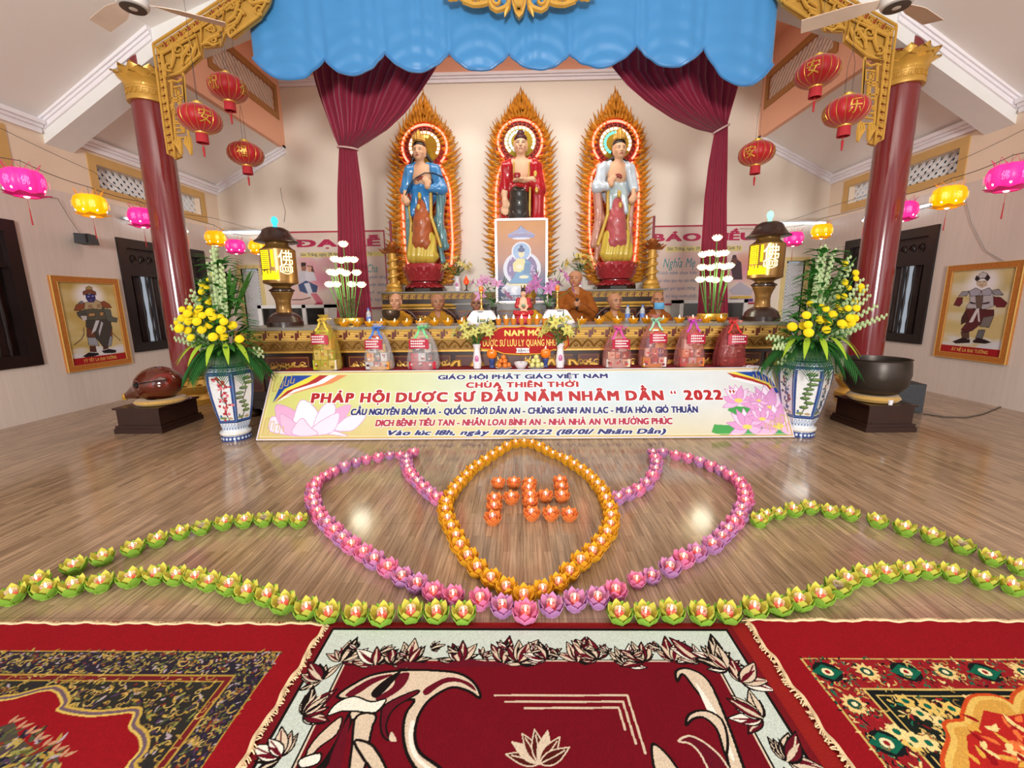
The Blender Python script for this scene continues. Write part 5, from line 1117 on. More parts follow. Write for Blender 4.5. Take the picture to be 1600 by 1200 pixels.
SPK = mat('speaker_black', '#1c1d20', rough=.5); b = MB(); b.box(0, 0, 0, .16, .22, .12, rz=.35, taper=.9); b.build('cabinet', SPK, t, smooth=False)
b = MB(); b.box(.07, -.03, -.0, .012, .19, .10, rz=.35); b.build('grille', mat('speaker_grille', '#2b2c30', rough=.7, bump=.6, bscale=400), t, smooth=False); b = MB(); b.tube([(-.06, 0, .03), (-.10, 0, .07), (-.15, 0, .07)], .012, 6); b.build('bracket', SPK, t)
def poster(x0, x1, z0, z1, label, draw):
    t = thing('poster', label, 'poster', ((x0 + x1) / 2, YB - .02, z0)); c = Cv(260, 205, x1 - x0, z1 - z0, '#dfc9bf')
    for k in range(30): c.ell(RNG.uniform(0, c.W), RNG.uniform(0, c.H), .4, .3, ('#e6d9d0', '#dcb9b4', '#e0cfc0')[k % 3], .6, True)
    loc = lambda a, b_: (lambda p: (p[0] - x0, p[2] - z0))(PY(a, b_, YB - .02)); draw(c, loc); ribbon_frame(c, 0, 0, c.W, c.H, .03, '#b02a48')
    b = MB(); b.b2(x0, x1, YB - .018, YB - .002, z0, z1); b.build('poster_board', WHITE, t, world=True, smooth=False)
    c.sheet('poster_print', plane_fn((x0 - (x0 + x1) / 2, -.001, 0), (x1 - x0, 0, 0), (0, 0, z1 - z0)), mat_paint('poster_vinyl', rough=.4), t); return t
pfr = lambda x, z, d: (x, YB - .022 - d, z)
def pw(t, txt, xa, ya, xb, m, cap_, **k):
    a, c = PY(xa, ya, YB - .02), PY(xb, ya, YB - .02); write('lettering', txt, pfr, a[0], c[0], a[2], cap_, m, t, **k)
CRM = mat('crimson_letters', '#b01e4e', rough=.4); TEAL = mat('teal_letters', '#1f8f96', rough=.4); BLU = mat('blue_letters', '#3a6ea0', rough=.4); NVY = mat('dark_letters', '#3a3f66', rough=.4)
def dl(c, L):
    P = lambda Q, f: c.poly([L(400 + x / 6, 330 + y / 6) for x, y in Q], f)
    for k in range(9): a = L(480 + RNG.uniform(-5, 35), 425 + RNG.uniform(-20, 20)); c.ell(*a, .2, .16, '#dd8fa4', .55, True)
    c.rect(*L(470, 402), *L(600, 393), '#e2d489')
    P([(420, 480), (470, 480), (470, 560), (430, 560)], '#9a6a58'); P([(420, 490), (440, 480), (470, 490), (468, 510), (425, 520)], '#2c2224'); P([(480, 510), (530, 510), (550, 580), (510, 580)], '#5a3830'); P([(485, 520), (520, 520), (520, 570), (490, 565)], '#d9a58e'); P([(405, 560), (470, 560), (470, 660), (430, 700), (400, 640)], '#c9c6d2'); P([(460, 570), (540, 570), (570, 650), (470, 660)], '#d8d6e0'); P([(395, 690), (470, 650), (580, 700), (570, 760), (470, 770), (410, 750)], '#44557c'); P([(450, 680), (500, 670), (530, 760), (500, 800)], '#d3d6e2'); P([(510, 770), (570, 770), (630, 850), (620, 900), (560, 850)], '#cf7486'); P([(520, 890), (580, 850), (620, 860), (640, 895)], '#b22a4a'); c.line([L(400 + x / 6, 330 + y / 6) for x, y in ((340, 830), (430, 830), (510, 810))], .02, '#5c4a44')
tl = poster(-4.62, -2.56, 1.205, 2.675, 'pink poster of a seated couple on the wall behind the blue-topped lantern', dl)
pw(tl, 'ĐẠI LỄ', 466, 386, 593, CRM, .13, bold=.05); pw(tl, 'Sóc Trăng, ngày 29 tháng 7 - Năm Canh Tý', 470, 400, 581, NVY, .055, bold=.01); pw(tl, 'Nghĩa Cha', 545, 426, 590, TEAL, .15, shear=.25, bold=.0)
for y, s in ((435, 'gánh nặng'), (447, 'trăm đường'), (459, 'vì con'), (470, 'là người')): pw(tl, s, 577, y, 604, BLU, .06, shear=.2, bold=.0)
def dr(c, L):
    P = lambda Q, f: c.poly([L(1050 + x / 6, 330 + y / 6) for x, y in Q], f)
    for k in range(9): a = L(1150 + RNG.uniform(-10, 25), 415 + RNG.uniform(-20, 30)); c.ell(*a, .2, .2, ('#d98aa6', '#d8a488')[k % 2], .6, True)
    c.rect(*L(1040, 394), *L(1160, 384), '#e2d489')
    P([(570, 410), (600, 410), (610, 450), (650, 480), (660, 640), (570, 640), (545, 500)], '#4e3c44'); P([(560, 440), (610, 440), (610, 490), (560, 490)], '#6c4a44'); P([(530, 740), (640, 660), (760, 740), (740, 790), (560, 780)], '#b9b4c0'); P([(540, 800), (740, 795), (750, 815), (540, 820)], '#d8b84a'); P([(540, 820), (760, 820), (760, 850), (540, 850)], '#5a3f86')
tr = poster(2.49, 4.62, 1.205, 2.675, 'pink poster of a seated mother on the wall behind the green-topped lantern', dr)
pw(tr, 'BÁO HIẾU', 1021, 377, 1178, CRM, .13, bold=.05); pw(tr, 'Sóc Trăng, ngày 29 tháng 7 - Năm Canh Tý', 1043, 391, 1157, NVY, .055, bold=.01); pw(tr, 'Nghĩa Mẹ', 1036, 418, 1085, TEAL, .17, shear=.25, bold=.0)
for y, s, a, c_ in ((429, 'Trách mình chưa hiếu', 1026, 1088), (441, 'ai gọi nhau qua mẹ của nhau', 1021, 1088), (453, 'Hạc gọi gió ngoài chông', 1026, 1086), (465, 'bờ lòng muôn phiền', 1040, 1088)): pw(tr, s, a, y, c_, BLU, .06, shear=.25, bold=.0)
# ================================================================== ALTAR TABLE AND OFFERING BENCH
AX0, AX1, AY0, AY1, AZ = -3.30, 3.03, 4.95, 5.62, 1.045
STONE = mat("grey_stone_top", "#85817a", rough=.25, noise=.15, nscale=14); LACQ = mat('dark_lacquer', '#2a1410', rough=.3, noise=.2); PANELR = mat('panel_red_brown', '#4f1c18', rough=.35, noise=.15); REDGR = mat('fret_red_ground', '#5e1e14', rough=.45)
def scrollwork(b, cx, cz, w, h, y, seed):
    rg = np.random.default_rng(seed); r = min(w, h) * .05
    for s in (-1, 1):
        for k in range(3):
            x = cx + s * w * (.12 + .13 * k); L = spiral(x, cz + h * .12 * (-1) ** k, h * .22, 1.2, rg.uniform(0, 6), s, 14); b.tube([(a, y, z) for a, z in L], [r * (1 - i / 18) for i in range(15)], 5, up=(0, 1, 0))
        for k in range(4):
            a = rg.uniform(-.9, .9); l = w * rg.uniform(.12, .2); x0 = cx + s * w * (.08 + .09 * k)
            b.slab(lambda u, v: (x0 + s * l * v * math.cos(a) - (u - .5) * l * .4 * math.sin(PI * (.1 + .85 * v)) * math.sin(a), y - .006 * math.sin(PI * v), cz + l * v * math.sin(a) + (u - .5) * l * .4 * math.sin(PI * (.1 + .85 * v))), 2, 5, .006)
    for k in range(6):
        a = k * PI / 3; l = h * .3; b.slab(lambda u, v: (cx + l * v * math.cos(a) - (u - .5) * l * .5 * math.sin(PI * (.1 + .88 * v)) * math.sin(a), y - .008, cz + l * v * math.sin(a) + (u - .5) * l * .5 * math.sin(PI * (.1 + .88 * v)) * math.cos(a)), 2, 4, .006)
t = altar = thing('altar_table', 'long dark altar table with gold key pattern edge, across the hall behind the banner', 'table', ((AX0 + AX1) / 2, 5.28, 0))
b = MB(); b.b2(AX0 - .05, AX1 + .05, AY0 - .04, AY1 + .03, AZ - .03, AZ); b.build('stone_top', STONE, t, world=True, smooth=False)
b = MB(); b.b2(AX0, AX1, AY0, AY1, .12, AZ - .03); b.b2(AX0 - .03, AX1 + .03, AY0 - .02, AY1, .10, .2); b.build('carcass', LACQ, t, world=True, smooth=False)
b = MB(); b.b2(AX0, AX1, AY0 - .012, AY0, .895, 1.01); b.build('fret_ground', REDGR, t, world=True, smooth=False)
b = MB(); n = 34; w = (AX1 - AX0) / n
for k in range(n):
    x = AX0 + k * w
    for L in ([(0, .1), (.8, .1), (.8, .62), (.28, .62)], [(1.02, .92), (.14, .92), (.14, .36), (.58, .36)]): b.tube([(x + a * w, AY0 - .014, .90 + h * .105) for a, h in L], .0155, 4, up=(0, 1, 0))
for z in (.893, 1.012): b.tube([(AX0, AY0 - .014, z), (AX1, AY0 - .014, z)], .006, 4)
b.build('gold_key_fret', mat('fret_gold', '#ddb968', rough=.45, metal=.1), t, world=True, smooth=False)
b = MB(); b.lathe([(.0, 0)], 3) if False else None
b.b2(AX0 - .01, AX1 + .01, AY0 - .02, AY0, .775, .885); n = 46; w = (AX1 - AX0) / n
for k in range(n):
    x = AX0 + (k + .5) * w; b.tube([(x - w * .5, AY0 - .022, .80), (x - w * .25, AY0 - .03, .85), (x, AY0 - .026, .875), (x + w * .25, AY0 - .03, .85), (x + w * .5, AY0 - .022, .80)], .011, 5); b.ell((x, AY0 - .024, .815), (.02, .01, .018), 8, 5)
b.build('carved_gold_band', mat('old_gold', '#8a6428', rough=.45, metal=.4, noise=.25, nscale=30, bump=.5, bscale=80), t, world=True)
b = MB(); b.b2(AX0 - .02, AX1 + .02, AY0 - .03, AY0, .755, .775); b.build('gold_moulding', GOLD, t, world=True, smooth=False)
edges = [-3.25, -2.98, -2.42, -2.02, -1.5, -1.06, -.78, .62, .92, 1.36, 1.9, 2.3, 2.74, 2.98]
for i, (x0, x1) in enumerate(zip(edges[:-1], edges[1:])):
    a, c = x0 + .025, x1 - .025; b = MB(); b.b2(a, c, AY0 - .012, AY0, .30, .715); p = b.build('carved_panel', PANELR, t, world=True, smooth=False)
    b = MB(); b.tube([(a + .015, AY0 - .014, .315), (c - .015, AY0 - .014, .315), (c - .015, AY0 - .014, .70), (a + .015, AY0 - .014, .70)], .004, 4, closed=True)
    if i == 6:      # dragon
        for s in (-1, 1):
            L = [(-.08 + s * (.08 + .55 * (k / 30)), .55 + .10 * math.sin(k * .42) + .0 * k) for k in range(31)]
            L += [(-.08 + s * (.63 + .10 * math.sin(j * .5)), .55 + .12 * math.cos(j * .5) - .02) for j in range(9)]
            b.tube([(x, AY0 - .03, z) for x, z in L], [.016 + .018 * math.sin(PI * k / 39) for k in range(len(L))], 7)
            for k in range(2, 30, 3): x, z = L[k]; b.tube([(x, AY0 - .03, z), (x + .02 * s, AY0 - .03, z + .065)], [.012, .002], 5)
            for k in (8, 18): x, z = L[k]; b.tube([(x, AY0 - .03, z), (x + .05, AY0 - .035, z - .08), (x + .10, AY0 - .035, z - .11)], [.012, .01, .003], 5)
    else: scrollwork(b, (a + c) / 2, .60, min(c - a, .5) * .9, .16, AY0 - .016, 100 + i)
    b.build('gold_carving', GOLD, p, world=True)
b = MB()
for x in (AX0 + .06, AX1 - .06):
    for y in (AY0 + .05, AY1 - .08): b.lathe([(.10, 0), (.12, .04), (.09, .08), (.12, .12)], 14, (x, y, 0))
b.build('carved_feet', mat('dark_bronze', '#4a3420', rough=.35, metal=.3), t, world=True)
t = thing('offering_bench', 'low bench under a red cloth holding the gift baskets, behind the banner', 'bench', (-.03, 4.68, 0))
b = MB(); b.b2(-2.62, 2.56, 4.45, 4.91, .555, .585); b.build('bench_top', DARKW, t, world=True, smooth=False)
for x in (-2.5, -.03, 2.44):
    for y in (4.5, 4.86): b = MB(); b.b2(x - .03, x + .03, y - .03, y + .03, 0, .555); b.build('leg', DARKW, t, world=True, smooth=False)
b = MB(); b.slab(lambda u, v: (-2.64 + 5.22 * u, 4.92 - .48 * min(v / .6, 1) - (.008 + .006 * math.sin(u * 160) if v > .62 else 0), .588 - max(0, v - .62) * 1.25), 200, 12, .004); tag(b.build('tablecloth', mat('red_cloth', '#8e1622', rough=.8, noise=.1), ang=0), 'red cloth covering the low bench behind the banner', 'tablecloth')
BZ = .593
def bpos(px, py=578, y=4.68): p = PY(px, py, y); return (p[0], y, BZ)
# ------------------------------------------------------------------ gift baskets
CEL = mat_clear('clear_cellophane', '#ffffff', .80, .12, '#f4f2f4'); CELP = mat_clear('pink_cellophane', '#e8a8a4', .78, .12, '#f6dcd8'); CELR = mat_clear('rose_cellophane', '#b85a5a', .66, .14, '#e4b4ae'); CELY = mat_clear('yellow_cellophane', '#e4c860', .72, .14, '#f2e6b8')
def gift(px, w, h, bow, cel, cols, tray, label, seed):
    rg = np.random.default_rng(seed); x, y, z = bpos(px); t = thing('gift_basket', label, 'gift basket', (x, y, z), 0, None)
    b = MB(); b.lathe([(.3 * w, 0), (.40 * w, .004), (.44 * w, .05), (.42 * w, .05), (.38 * w, .012), (.001, .012)], 28, sy=.75); b.build('tray', mat('tray_' + tray.lstrip('#'), tray, rough=.5, bump=.4, bscale=120), t)
    rows = 4; zz = .014
    for k in range(rows):
        hh = h * .72 / rows * rg.uniform(.9, 1.08); ww = w * (.84 - .13 * k); n = max(1, 3 - k // 2 - (k == 3)); fx = -ww / 2
        for j in range(n):
            bw = ww / n * .94; c1 = cols[(k * 2 + j) % len(cols)]; kind = rg.integers(3); cx = fx + ww / n * (j + .5)
            b = MB(); b.cur = c1
            if kind == 2 and k > 0: b.lathe([(bw * .42, 0), (bw * .45, .005), (bw * .45, hh * .85), (bw * .4, hh * .93), (.001, hh * .93)], 18, (cx, -.02, zz), c=c1); nm = 'tin_can'
            else: b.box(cx, -.02, zz + hh / 2 - .002, bw, w * .40 * (1 - .12 * k), hh * .96, rz=rg.uniform(-.06, .06), c=c1); nm = 'snack_packet'
            c2 = cols[(k + j * 3 + 1) % len(cols)]
            yf = -.02 - w * .20 * (1 - .12 * k) - .006 if nm == 'snack_packet' else -.02 - bw * .46
            for q in range(3): b.box(cx + rg.uniform(-.2, .2) * bw, yf, zz + hh * rg.uniform(.25, .75), bw * rg.uniform(.2, .5), .002, hh * rg.uniform(.12, .3), c=(c2, '#f4efe6', '#d8402c')[q])
            b.build(nm, PAINTG, t, smooth=nm == 'tin_can', col=True)
        zz += hh
    b = MB()
    prof = [(.46, .02), (.50, .10), (.48, .3), (.42, .5), (.34, .66), (.2, .80), (.07, .87), (.05, .89), (.10, .93), (.20, 1.0)]
    b.lathe([(r * w, q * h) for r, q in prof], 44, sy=.78, fn=lambda a, q: 1 + .05 * math.sin(7 * a + seed) + .03 * math.sin(13 * a + q * 40), cap=False); b.build('cellophane_wrap', cel, t)
    b = MB(); zk = .88 * h
    for k in range(7):
        a = k * 2 * PI / 7 + rg.uniform(-.2, .2); L = .078; ca, sa = math.cos(a), math.sin(a)
        b.slab(lambda u, v: (ca * L * math.sin(PI * v) * (.9 + .3 * math.cos(a)) * 1.0 + (u - .5) * .03 * -sa, sa * L * math.sin(PI * v) * .8 - .03 + (u - .5) * .03 * ca, zk + L * .7 * math.sin(2 * PI * v * .5) * (1 - v) + .02 * v * math.sin(k)), 2, 8, .002)
    for s in (-1, 1): b.slab(lambda u, v: (s * (.015 + .05 * v) + (u - .5) * .022, -.055 - .02 * v, zk - .10 * v + .008 * math.sin(9 * v)), 2, 8, .002)
    b.build('ribbon_bow', mat('ribbon_' + bow.lstrip('#'), bow, rough=.3, sheen=.3), t)
    zc = h * .56; yc = -.40 * w * .78 - .035; lx = -.02 if px < 800 else .02; b = MB(); b.slab(lambda u, v: ((u - .5) * w * .6 + lx, yc + .03 * (2 * u - 1) ** 2, zc + (v - .5) * .10 + .012 * math.sin(u * PI)), 10, 3, .003); p = b.build('greeting_label', mat('label_crimson', '#b51f3e', rough=.4), t)
    b = MB()
    for j in range(3):
        for k in range(7 - j % 2): b.slab(lambda u, v: ((-.22 + .44 * (k + u * .75) / 7) * w + lx, yc - .006 + .03 * (2 * (.30 + .4 * (k + u * .75) / 7) - 1) ** 2 * .6, zc + .022 - .027 * j + v * .013 + .010), 1, 1, .001)
    b.build('label_print', WHITE, p, smooth=False); return t
gift(513, .30, .60, '#e5c53a', CELY, ['#b9c832', '#a3b92a', '#e8e2d0', '#c9c13a', '#8fae2a', '#e6a42c'], '#c9c3ae', 'gift basket of green packets in yellow wrap with a yellow bow', 1)
gift(594, .31, .50, '#1f6fd0', CEL, ['#c9c8c6', '#9b2a24', '#e8a43a', '#2c2a2c', '#d8d6d2', '#d9b23a', '#c04a2a'], '#d9a44a', 'gift basket of mixed tins in clear wrap with a blue bow', 2)
gift(663, .35, .50, '#66cf86', CEL, ['#b41838', '#b41838', '#c02040', '#c9c6c4', '#3c3a3c', '#e0ddd8', '#c8a85a'], '#a81a38', 'gift basket with a crimson box in clear wrap and a light green bow', 3)
gift(963, .31, .46, '#d43a9c', CELP, ['#d2cfca', '#b9b4ae', '#e0d6b8', '#d8a070', '#8a2a2a', '#c9c6c4'], '#c8c4bd', 'gift basket of pale tins in peach wrap with a magenta bow', 4)
gift(1019, .30, .56, '#8fd0b0', CELP, ['#d89a3a', '#8a2840', '#e0dcd8', '#b43a34', '#5a6aa0', '#d9b060'], '#d4a23a', 'gift basket in a yellow tray with pink wrap and a pale green bow', 5)
gift(1076, .31, .54, '#c334b8', CELP, ['#b0242a', '#c9c6c4', '#d88a3a', '#c02a2a', '#d9d2c8', '#b07a3a'], '#b08a3a', 'gift basket with a red tin in pink wrap and a purple bow', 6)
gift(1138, .33, .52, '#d82a24', CELR, ['#7a2a24', '#a85048', '#8a3a30', '#b0a89c', '#9a4a3a', '#c8b8a8'], '#7a3428', 'gift basket in dark rose wrap with a bright red bow', 7)
# ------------------------------------------------------------------ lilies, fruit and incense on the bench
PORC = mat('porcelain', '#e8e6ea', rough=.15, coat=.4, noise=.02); LEAFM = mat_petal('leaf_green', '#3d6b2c', .25); STEMG = mat('stem_green', '#4a7a34', rough=.6)
def lily(b, P, D, s):
    D = Vector(D).normalized(); A = D.orthogonal().normalized(); B_ = D.cross(A)
    for k in range(6):
        a = k * PI / 3; r = A * math.cos(a) + B_ * math.sin(a); q = D.cross(r)
        b.slab(lambda u, v: Vector(P) + r * s * v * (.4 + .6 * v) + D * s * (.62 * v - .35 * v * v) + q * (u - .5) * s * .42 * math.sin(PI * (.08 + .9 * v)), 2, 6, .0015)
def leafblade(b, P, D, l, w, droop=.3):
    D = Vector(D).normalized(); S_ = D.cross(Vector((0, 0, 1)));  S_ = S_.normalized() if S_.length > .01 else Vector((1, 0, 0))
    b.slab(lambda u, v: Vector(P) + D * l * v - Vector((0, 0, droop * l * v * v)) + S_ * (u - .5) * w * math.sin(PI * (.06 + .92 * v)), 2, 6, .0015)
def lily_vase(loc, spread, hv, hf, nfl, col, label, vmat=PORC, seed=1, open_=True, rad=.055, fs=.075, name='lily_vase'):
    rg = np.random.default_rng(seed); t = thing(name, label, 'vase of flowers', loc)
    b = MB(); b.lathe([(.6 * rad, 0), (.75 * rad, .005), (.9 * rad, hv * .3), (.62 * rad, hv * .72), (.6 * rad, hv * .8), (.85 * rad, hv), (.75 * rad, hv), (.5 * rad, hv * .8), (.001, hv * .75)], 22); v = b.build('vase', vmat, t)
    if vmat is PORC: b = MB(); b.ell((0, -.80 * rad, hv * .4), (rad * .4, rad * .12, hv * .16), 10, 6); b.build('painted_motif', mat('pink_motif', '#c06a9a', rough=.3), v)
    bs, bl = MB(), MB()
    for k in range(nfl):
        a = rg.uniform(0, 2 * PI); rr = spread * math.sqrt((k + .5) / nfl); x, y, z = rr * math.cos(a), rr * math.sin(a) * .6 - .02, hv + hf * rg.uniform(.45, 1.0) * (1 - .35 * (rr / spread) ** 2)
        bs.tube([(0, 0, hv * .8), (x * .35, y * .35, hv + (z - hv) * .5), (x, y, z)], .0035, 5)
        D = (x * 2.2, y * 2 - .10, .10 + .25 * rg.uniform()); b = MB(); lily(b, (x, y, z), D, fs * rg.uniform(.85, 1.15)); f = b.build('lily', mat_petal('lily_' + col.lstrip('#'), col, .3), t)
        b = MB(); dv = Vector(D).normalized(); b.tube([(x, y, z), tuple(Vector((x, y, z)) + dv * fs * .5)], .004, 5); b.build('stamen', mat('stamen', '#b8742a', rough=.7), f)
    for k in range(26):
        a = rg.uniform(0, 2 * PI); z = hv + hf * rg.uniform(.0, .6); r0 = spread * .2; leafblade(bl, (r0 * math.cos(a) * .5, r0 * math.sin(a) * .5, z), (math.cos(a), math.sin(a) * .8, rg.uniform(.1, .9)), rg.uniform(.09, .17), .028, .4)
    for k in range(5): a = rg.uniform(0, 6.28); z = hv + hf * rg.uniform(.6, 1.05); bl.tube([(spread * .5 * math.cos(a), spread * .4 * math.sin(a), z), (spread * .58 * math.cos(a), spread * .46 * math.sin(a), z + .07)], [.009, .003], 6)
    bs.build('stems', STEMG, t); bl.build('leaves', LEAFM, t); return t
lily_vase(bpos(746), .25, .27, .25, 15, '#dfdf86', 'white vase of yellow lilies at the left of the red sign', seed=3)
lily_vase(bpos(875), .20, .27, .27, 15, '#e3e07e', 'white vase of yellow lilies at the right of the red sign', seed=5)
AMB = mat('amber_glass', '#d8701a', rough=.08, spec=.6, emit='#e0701a', es=.4, coat=.5); BLUP = mat('blue_porcelain', '#39508c', rough=.2, noise=.35, nscale=40, coat=.4)
for px, side in ((769, 'left'), (852.5, 'right')):
    t = thing('oil_lamp', 'round amber glass oil lamp on a blue stand, %s of the incense bowl' % side, 'lamp', bpos(px, y=4.74)); b = MB(); b.lathe([(.03, 0), (.035, .005), (.02, .03), (.028, .06), (.036, .09), (.03, .1), (.001, .1)], 18); b.build('blue_stand', BLUP, t)
    b = MB(); b.lathe([(.02, .10), (.045, .115), (.058, .15), (.05, .185), (.03, .2), (.02, .205), (.001, .205)], 22); b.build('globe', AMB, t); b = MB(); b.lathe([(.0008, .205), (.005, .213), (.0005, .232)], 6); b.build('flame', FLAME, t)
def fruit_plate(px, col, n, side, nm):
    x, y, z = bpos(px, y=4.66); t = thing('plate', 'small plate under the pile of %s on the red cloth' % nm, 'plate', (x, y, z)); b = MB(); b.lathe([(.04, 0), (.09, .012), (.092, .016), (.04, .005), (.001, .005)], 24); b.build('dish', PORC, t)
    k = 0
    for lay, m in ((0, n - 4), (1, 3), (2, 1)):
        for j in range(m):
            a = 2 * PI * j / m + lay; r = (.055, .03, 0)[lay]; b = MB(); b.lathe([(.001, -.026)] + [(.029 * math.sin(q), -.027 * math.cos(q)) for q in np.linspace(.3, PI - .3, 8)] + [(.004, .024), (.001, .022)], 14)
            o = b.build(nm[:-1] if nm != 'peaches' else 'peach', mat('fruit_' + nm, col, rough=.35, noise=.15, nscale=20, bump=.1, bscale=200)); o.location = (x + r * math.cos(a), y + r * math.sin(a), z + .04 + lay * .042)
            lb = {0: 'round the bottom layer', 1: 'round the middle layer', 2: 'on top'}[lay]; tag(o, '%s%s %s of the pile %s of the incense bowl' % ('' if lay == 2 else ordw(1 + j) + ' ', {'oranges': 'orange', 'guavas': 'pale yellow guava'}[nm], lb, side), 'fruit', nm + ' piled on the plate')
            k += 1
fruit_plate(787, '#d9772a', 9, 'left', 'oranges'); fruit_plate(838, '#d3cf82', 9, 'right', 'guavas')
t = thing('incense_bowl', 'white incense bowl with a tall thin stick, below the red sign', 'incense bowl', bpos(814, y=4.62)); b = MB(); b.lathe([(.035, 0), (.045, .01), (.07, .05), (.075, .075), (.066, .075), (.06, .05), (.001, .045)], 26); b.build('bowl', PORC, t)
b = MB(); b.lathe([(.001, .05), (.062, .06), (.001, .066)], 16); b.build('ash', mat('ash', '#8a8078', rough=.95), t); b = MB(); b.tube([(0, 0, .05), (.004, 0, .34)], .0025, 5); b.build('incense_stick', mat('incense_brown', '#8a5a3a', rough=.9), t)
# ------------------------------------------------------------------ red sign on the altar front
SY = 4.87; sg = lambda a, b_: (lambda p: (p[0], p[2]))(PY(690 + a / 6.665, 420 + b_ / 6.665, SY)); sfr = lambda x, z, d: (x, SY - d, z)
t = thing('sign_board', 'red sign board with yellow letters hung on the front of the altar table', 'sign', (0, SY, .75))
L = [(840, 588), (900, 600), (1050, 605), (1110, 615), (1150, 645), (1230, 650), (1320, 700), (1330, 790), (1290, 840), (1180, 845), (1110, 875), (1050, 890), (830, 900), (640, 890), (580, 870), (520, 845), (400, 840), (350, 800), (350, 700), (440, 650), (540, 645), (580, 615), (640, 600), (790, 600)]
b = MB(); b.prism([sg(*p) for p in L], sfr, -.02, .0); b.build('board', mat('sign_red', '#a81a18', rough=.6, spec=.2, noise=.03), t, world=True, smooth=False)
b = MB(); c0 = np.array(sg(838, 745)); b.tube([sfr(*(c0 + (np.array(sg(*p)) - c0) * .955), .002) for p in L], .005, 5, closed=True); b.build('gold_line', mat('sign_yellow', '#e9c43c', rough=.4), t, world=True)
YEL = MATS['sign_yellow']
a, c = sg(658, 698), sg(1038, 698); write('lettering', 'NAM MÔ', sfr, a[0], c[0], a[1], sg(658, 640)[1] - a[1], YEL, t, bold=.045)
a, c = sg(432, 808), sg(1290, 808); write('lettering', 'DƯỢC SƯ LƯU LY QUANG NHƯ LAI', sfr, a[0], c[0], a[1], sg(658, 738)[1] - a[1], YEL, t, bold=.02)
b = MB(); b.prism([sg(*p) for p in ((775, 825), (915, 825), (908, 848), (918, 875), (775, 875), (785, 848))], sfr, .0, .004); b.build('white_ribbon', WHITE, t, world=True, smooth=False)
a, c = sg(798, 862), sg(895, 862); write('lettering', 'BÀN 1', sfr, a[0], c[0], a[1], .022, NVY, t, bold=.03, z=.006)
# ------------------------------------------------------------------ things on the altar table
def apos(px, y, py=505): return (float(PY(px, py, y)[0]), y, AZ)
GCUP = mat_petal('golden_lotus_cup', '#e9a51c', .3)
tc = thing('lotus_cup', '', 'candle cup'); b = MB(); lotus_cup(b, 8, .022, .064, .062, .05, 0, .003); b.lathe([(.001, 0), (.03, 0), (.034, .02), (.02, .03), (.001, .03)], 14); b.build('petal_cup', GCUP, tc); b = MB(); b.lathe([(.022, .03), (.024, .055), (.001, .058)], 14); b.build('candle', mat('candle_wax', '#f2e4c0', rough=.4, emit='#ffe0a0', es=.5), tc); b = MB(); b.lathe([(.0008, .058), (.0045, .064), (.004, .072), (.0005, .088)], 6); b.build('flame', FLAME, tc)
first = True
for side, xs in (('left', (538, 558, 578, 596, 617, 636, 657, 679, 700, 722)), ('right', (909, 936, 964, 989, 1010, 1036, 1061, 1082, 1103, 1126))):
    for i, px in enumerate(xs):
        o = tc if first else copy_tree(tc); first = False; o.location = apos(px, 5.06 + .03 * math.sin(i * 2.1)); o.rotation_euler = (0, 0, RNG.uniform(0, 6)); tag(o, 'golden lotus candle cup on the altar edge, %s from the left in the %s row' % (ordw(i + 1), side), 'candle cup', 'golden lotus cups on the altar')
tc = thing('votive_cup', '', 'candle cup'); b = MB(); b.lathe([(.024, 0), (.034, .05), (.037, .07), (.032, .07), (.03, .055), (.001, .055)], 18); b.build('cup', mat('orange_cup', '#c87a2a', rough=.3, emit='#d8701a', es=.15), tc); b = MB(); b.lathe([(.001, .056), (.009, .066), (.011, .08), (.006, .098), (.0006, .115)], 8); b.build('flame', mat_glow('electric_flame', '#ffe6c8', 6), tc)
for i, px in enumerate((779, 791, 802.5, 815, 827, 839, 851)):
    o = tc if i == 0 else copy_tree(tc); o.location = apos(px, 5.08); tag(o, 'small orange cup with a lit flame before the small seated statue, %s from the left' % ordw(i + 1), 'candle cup', 'orange votive cups on the altar')
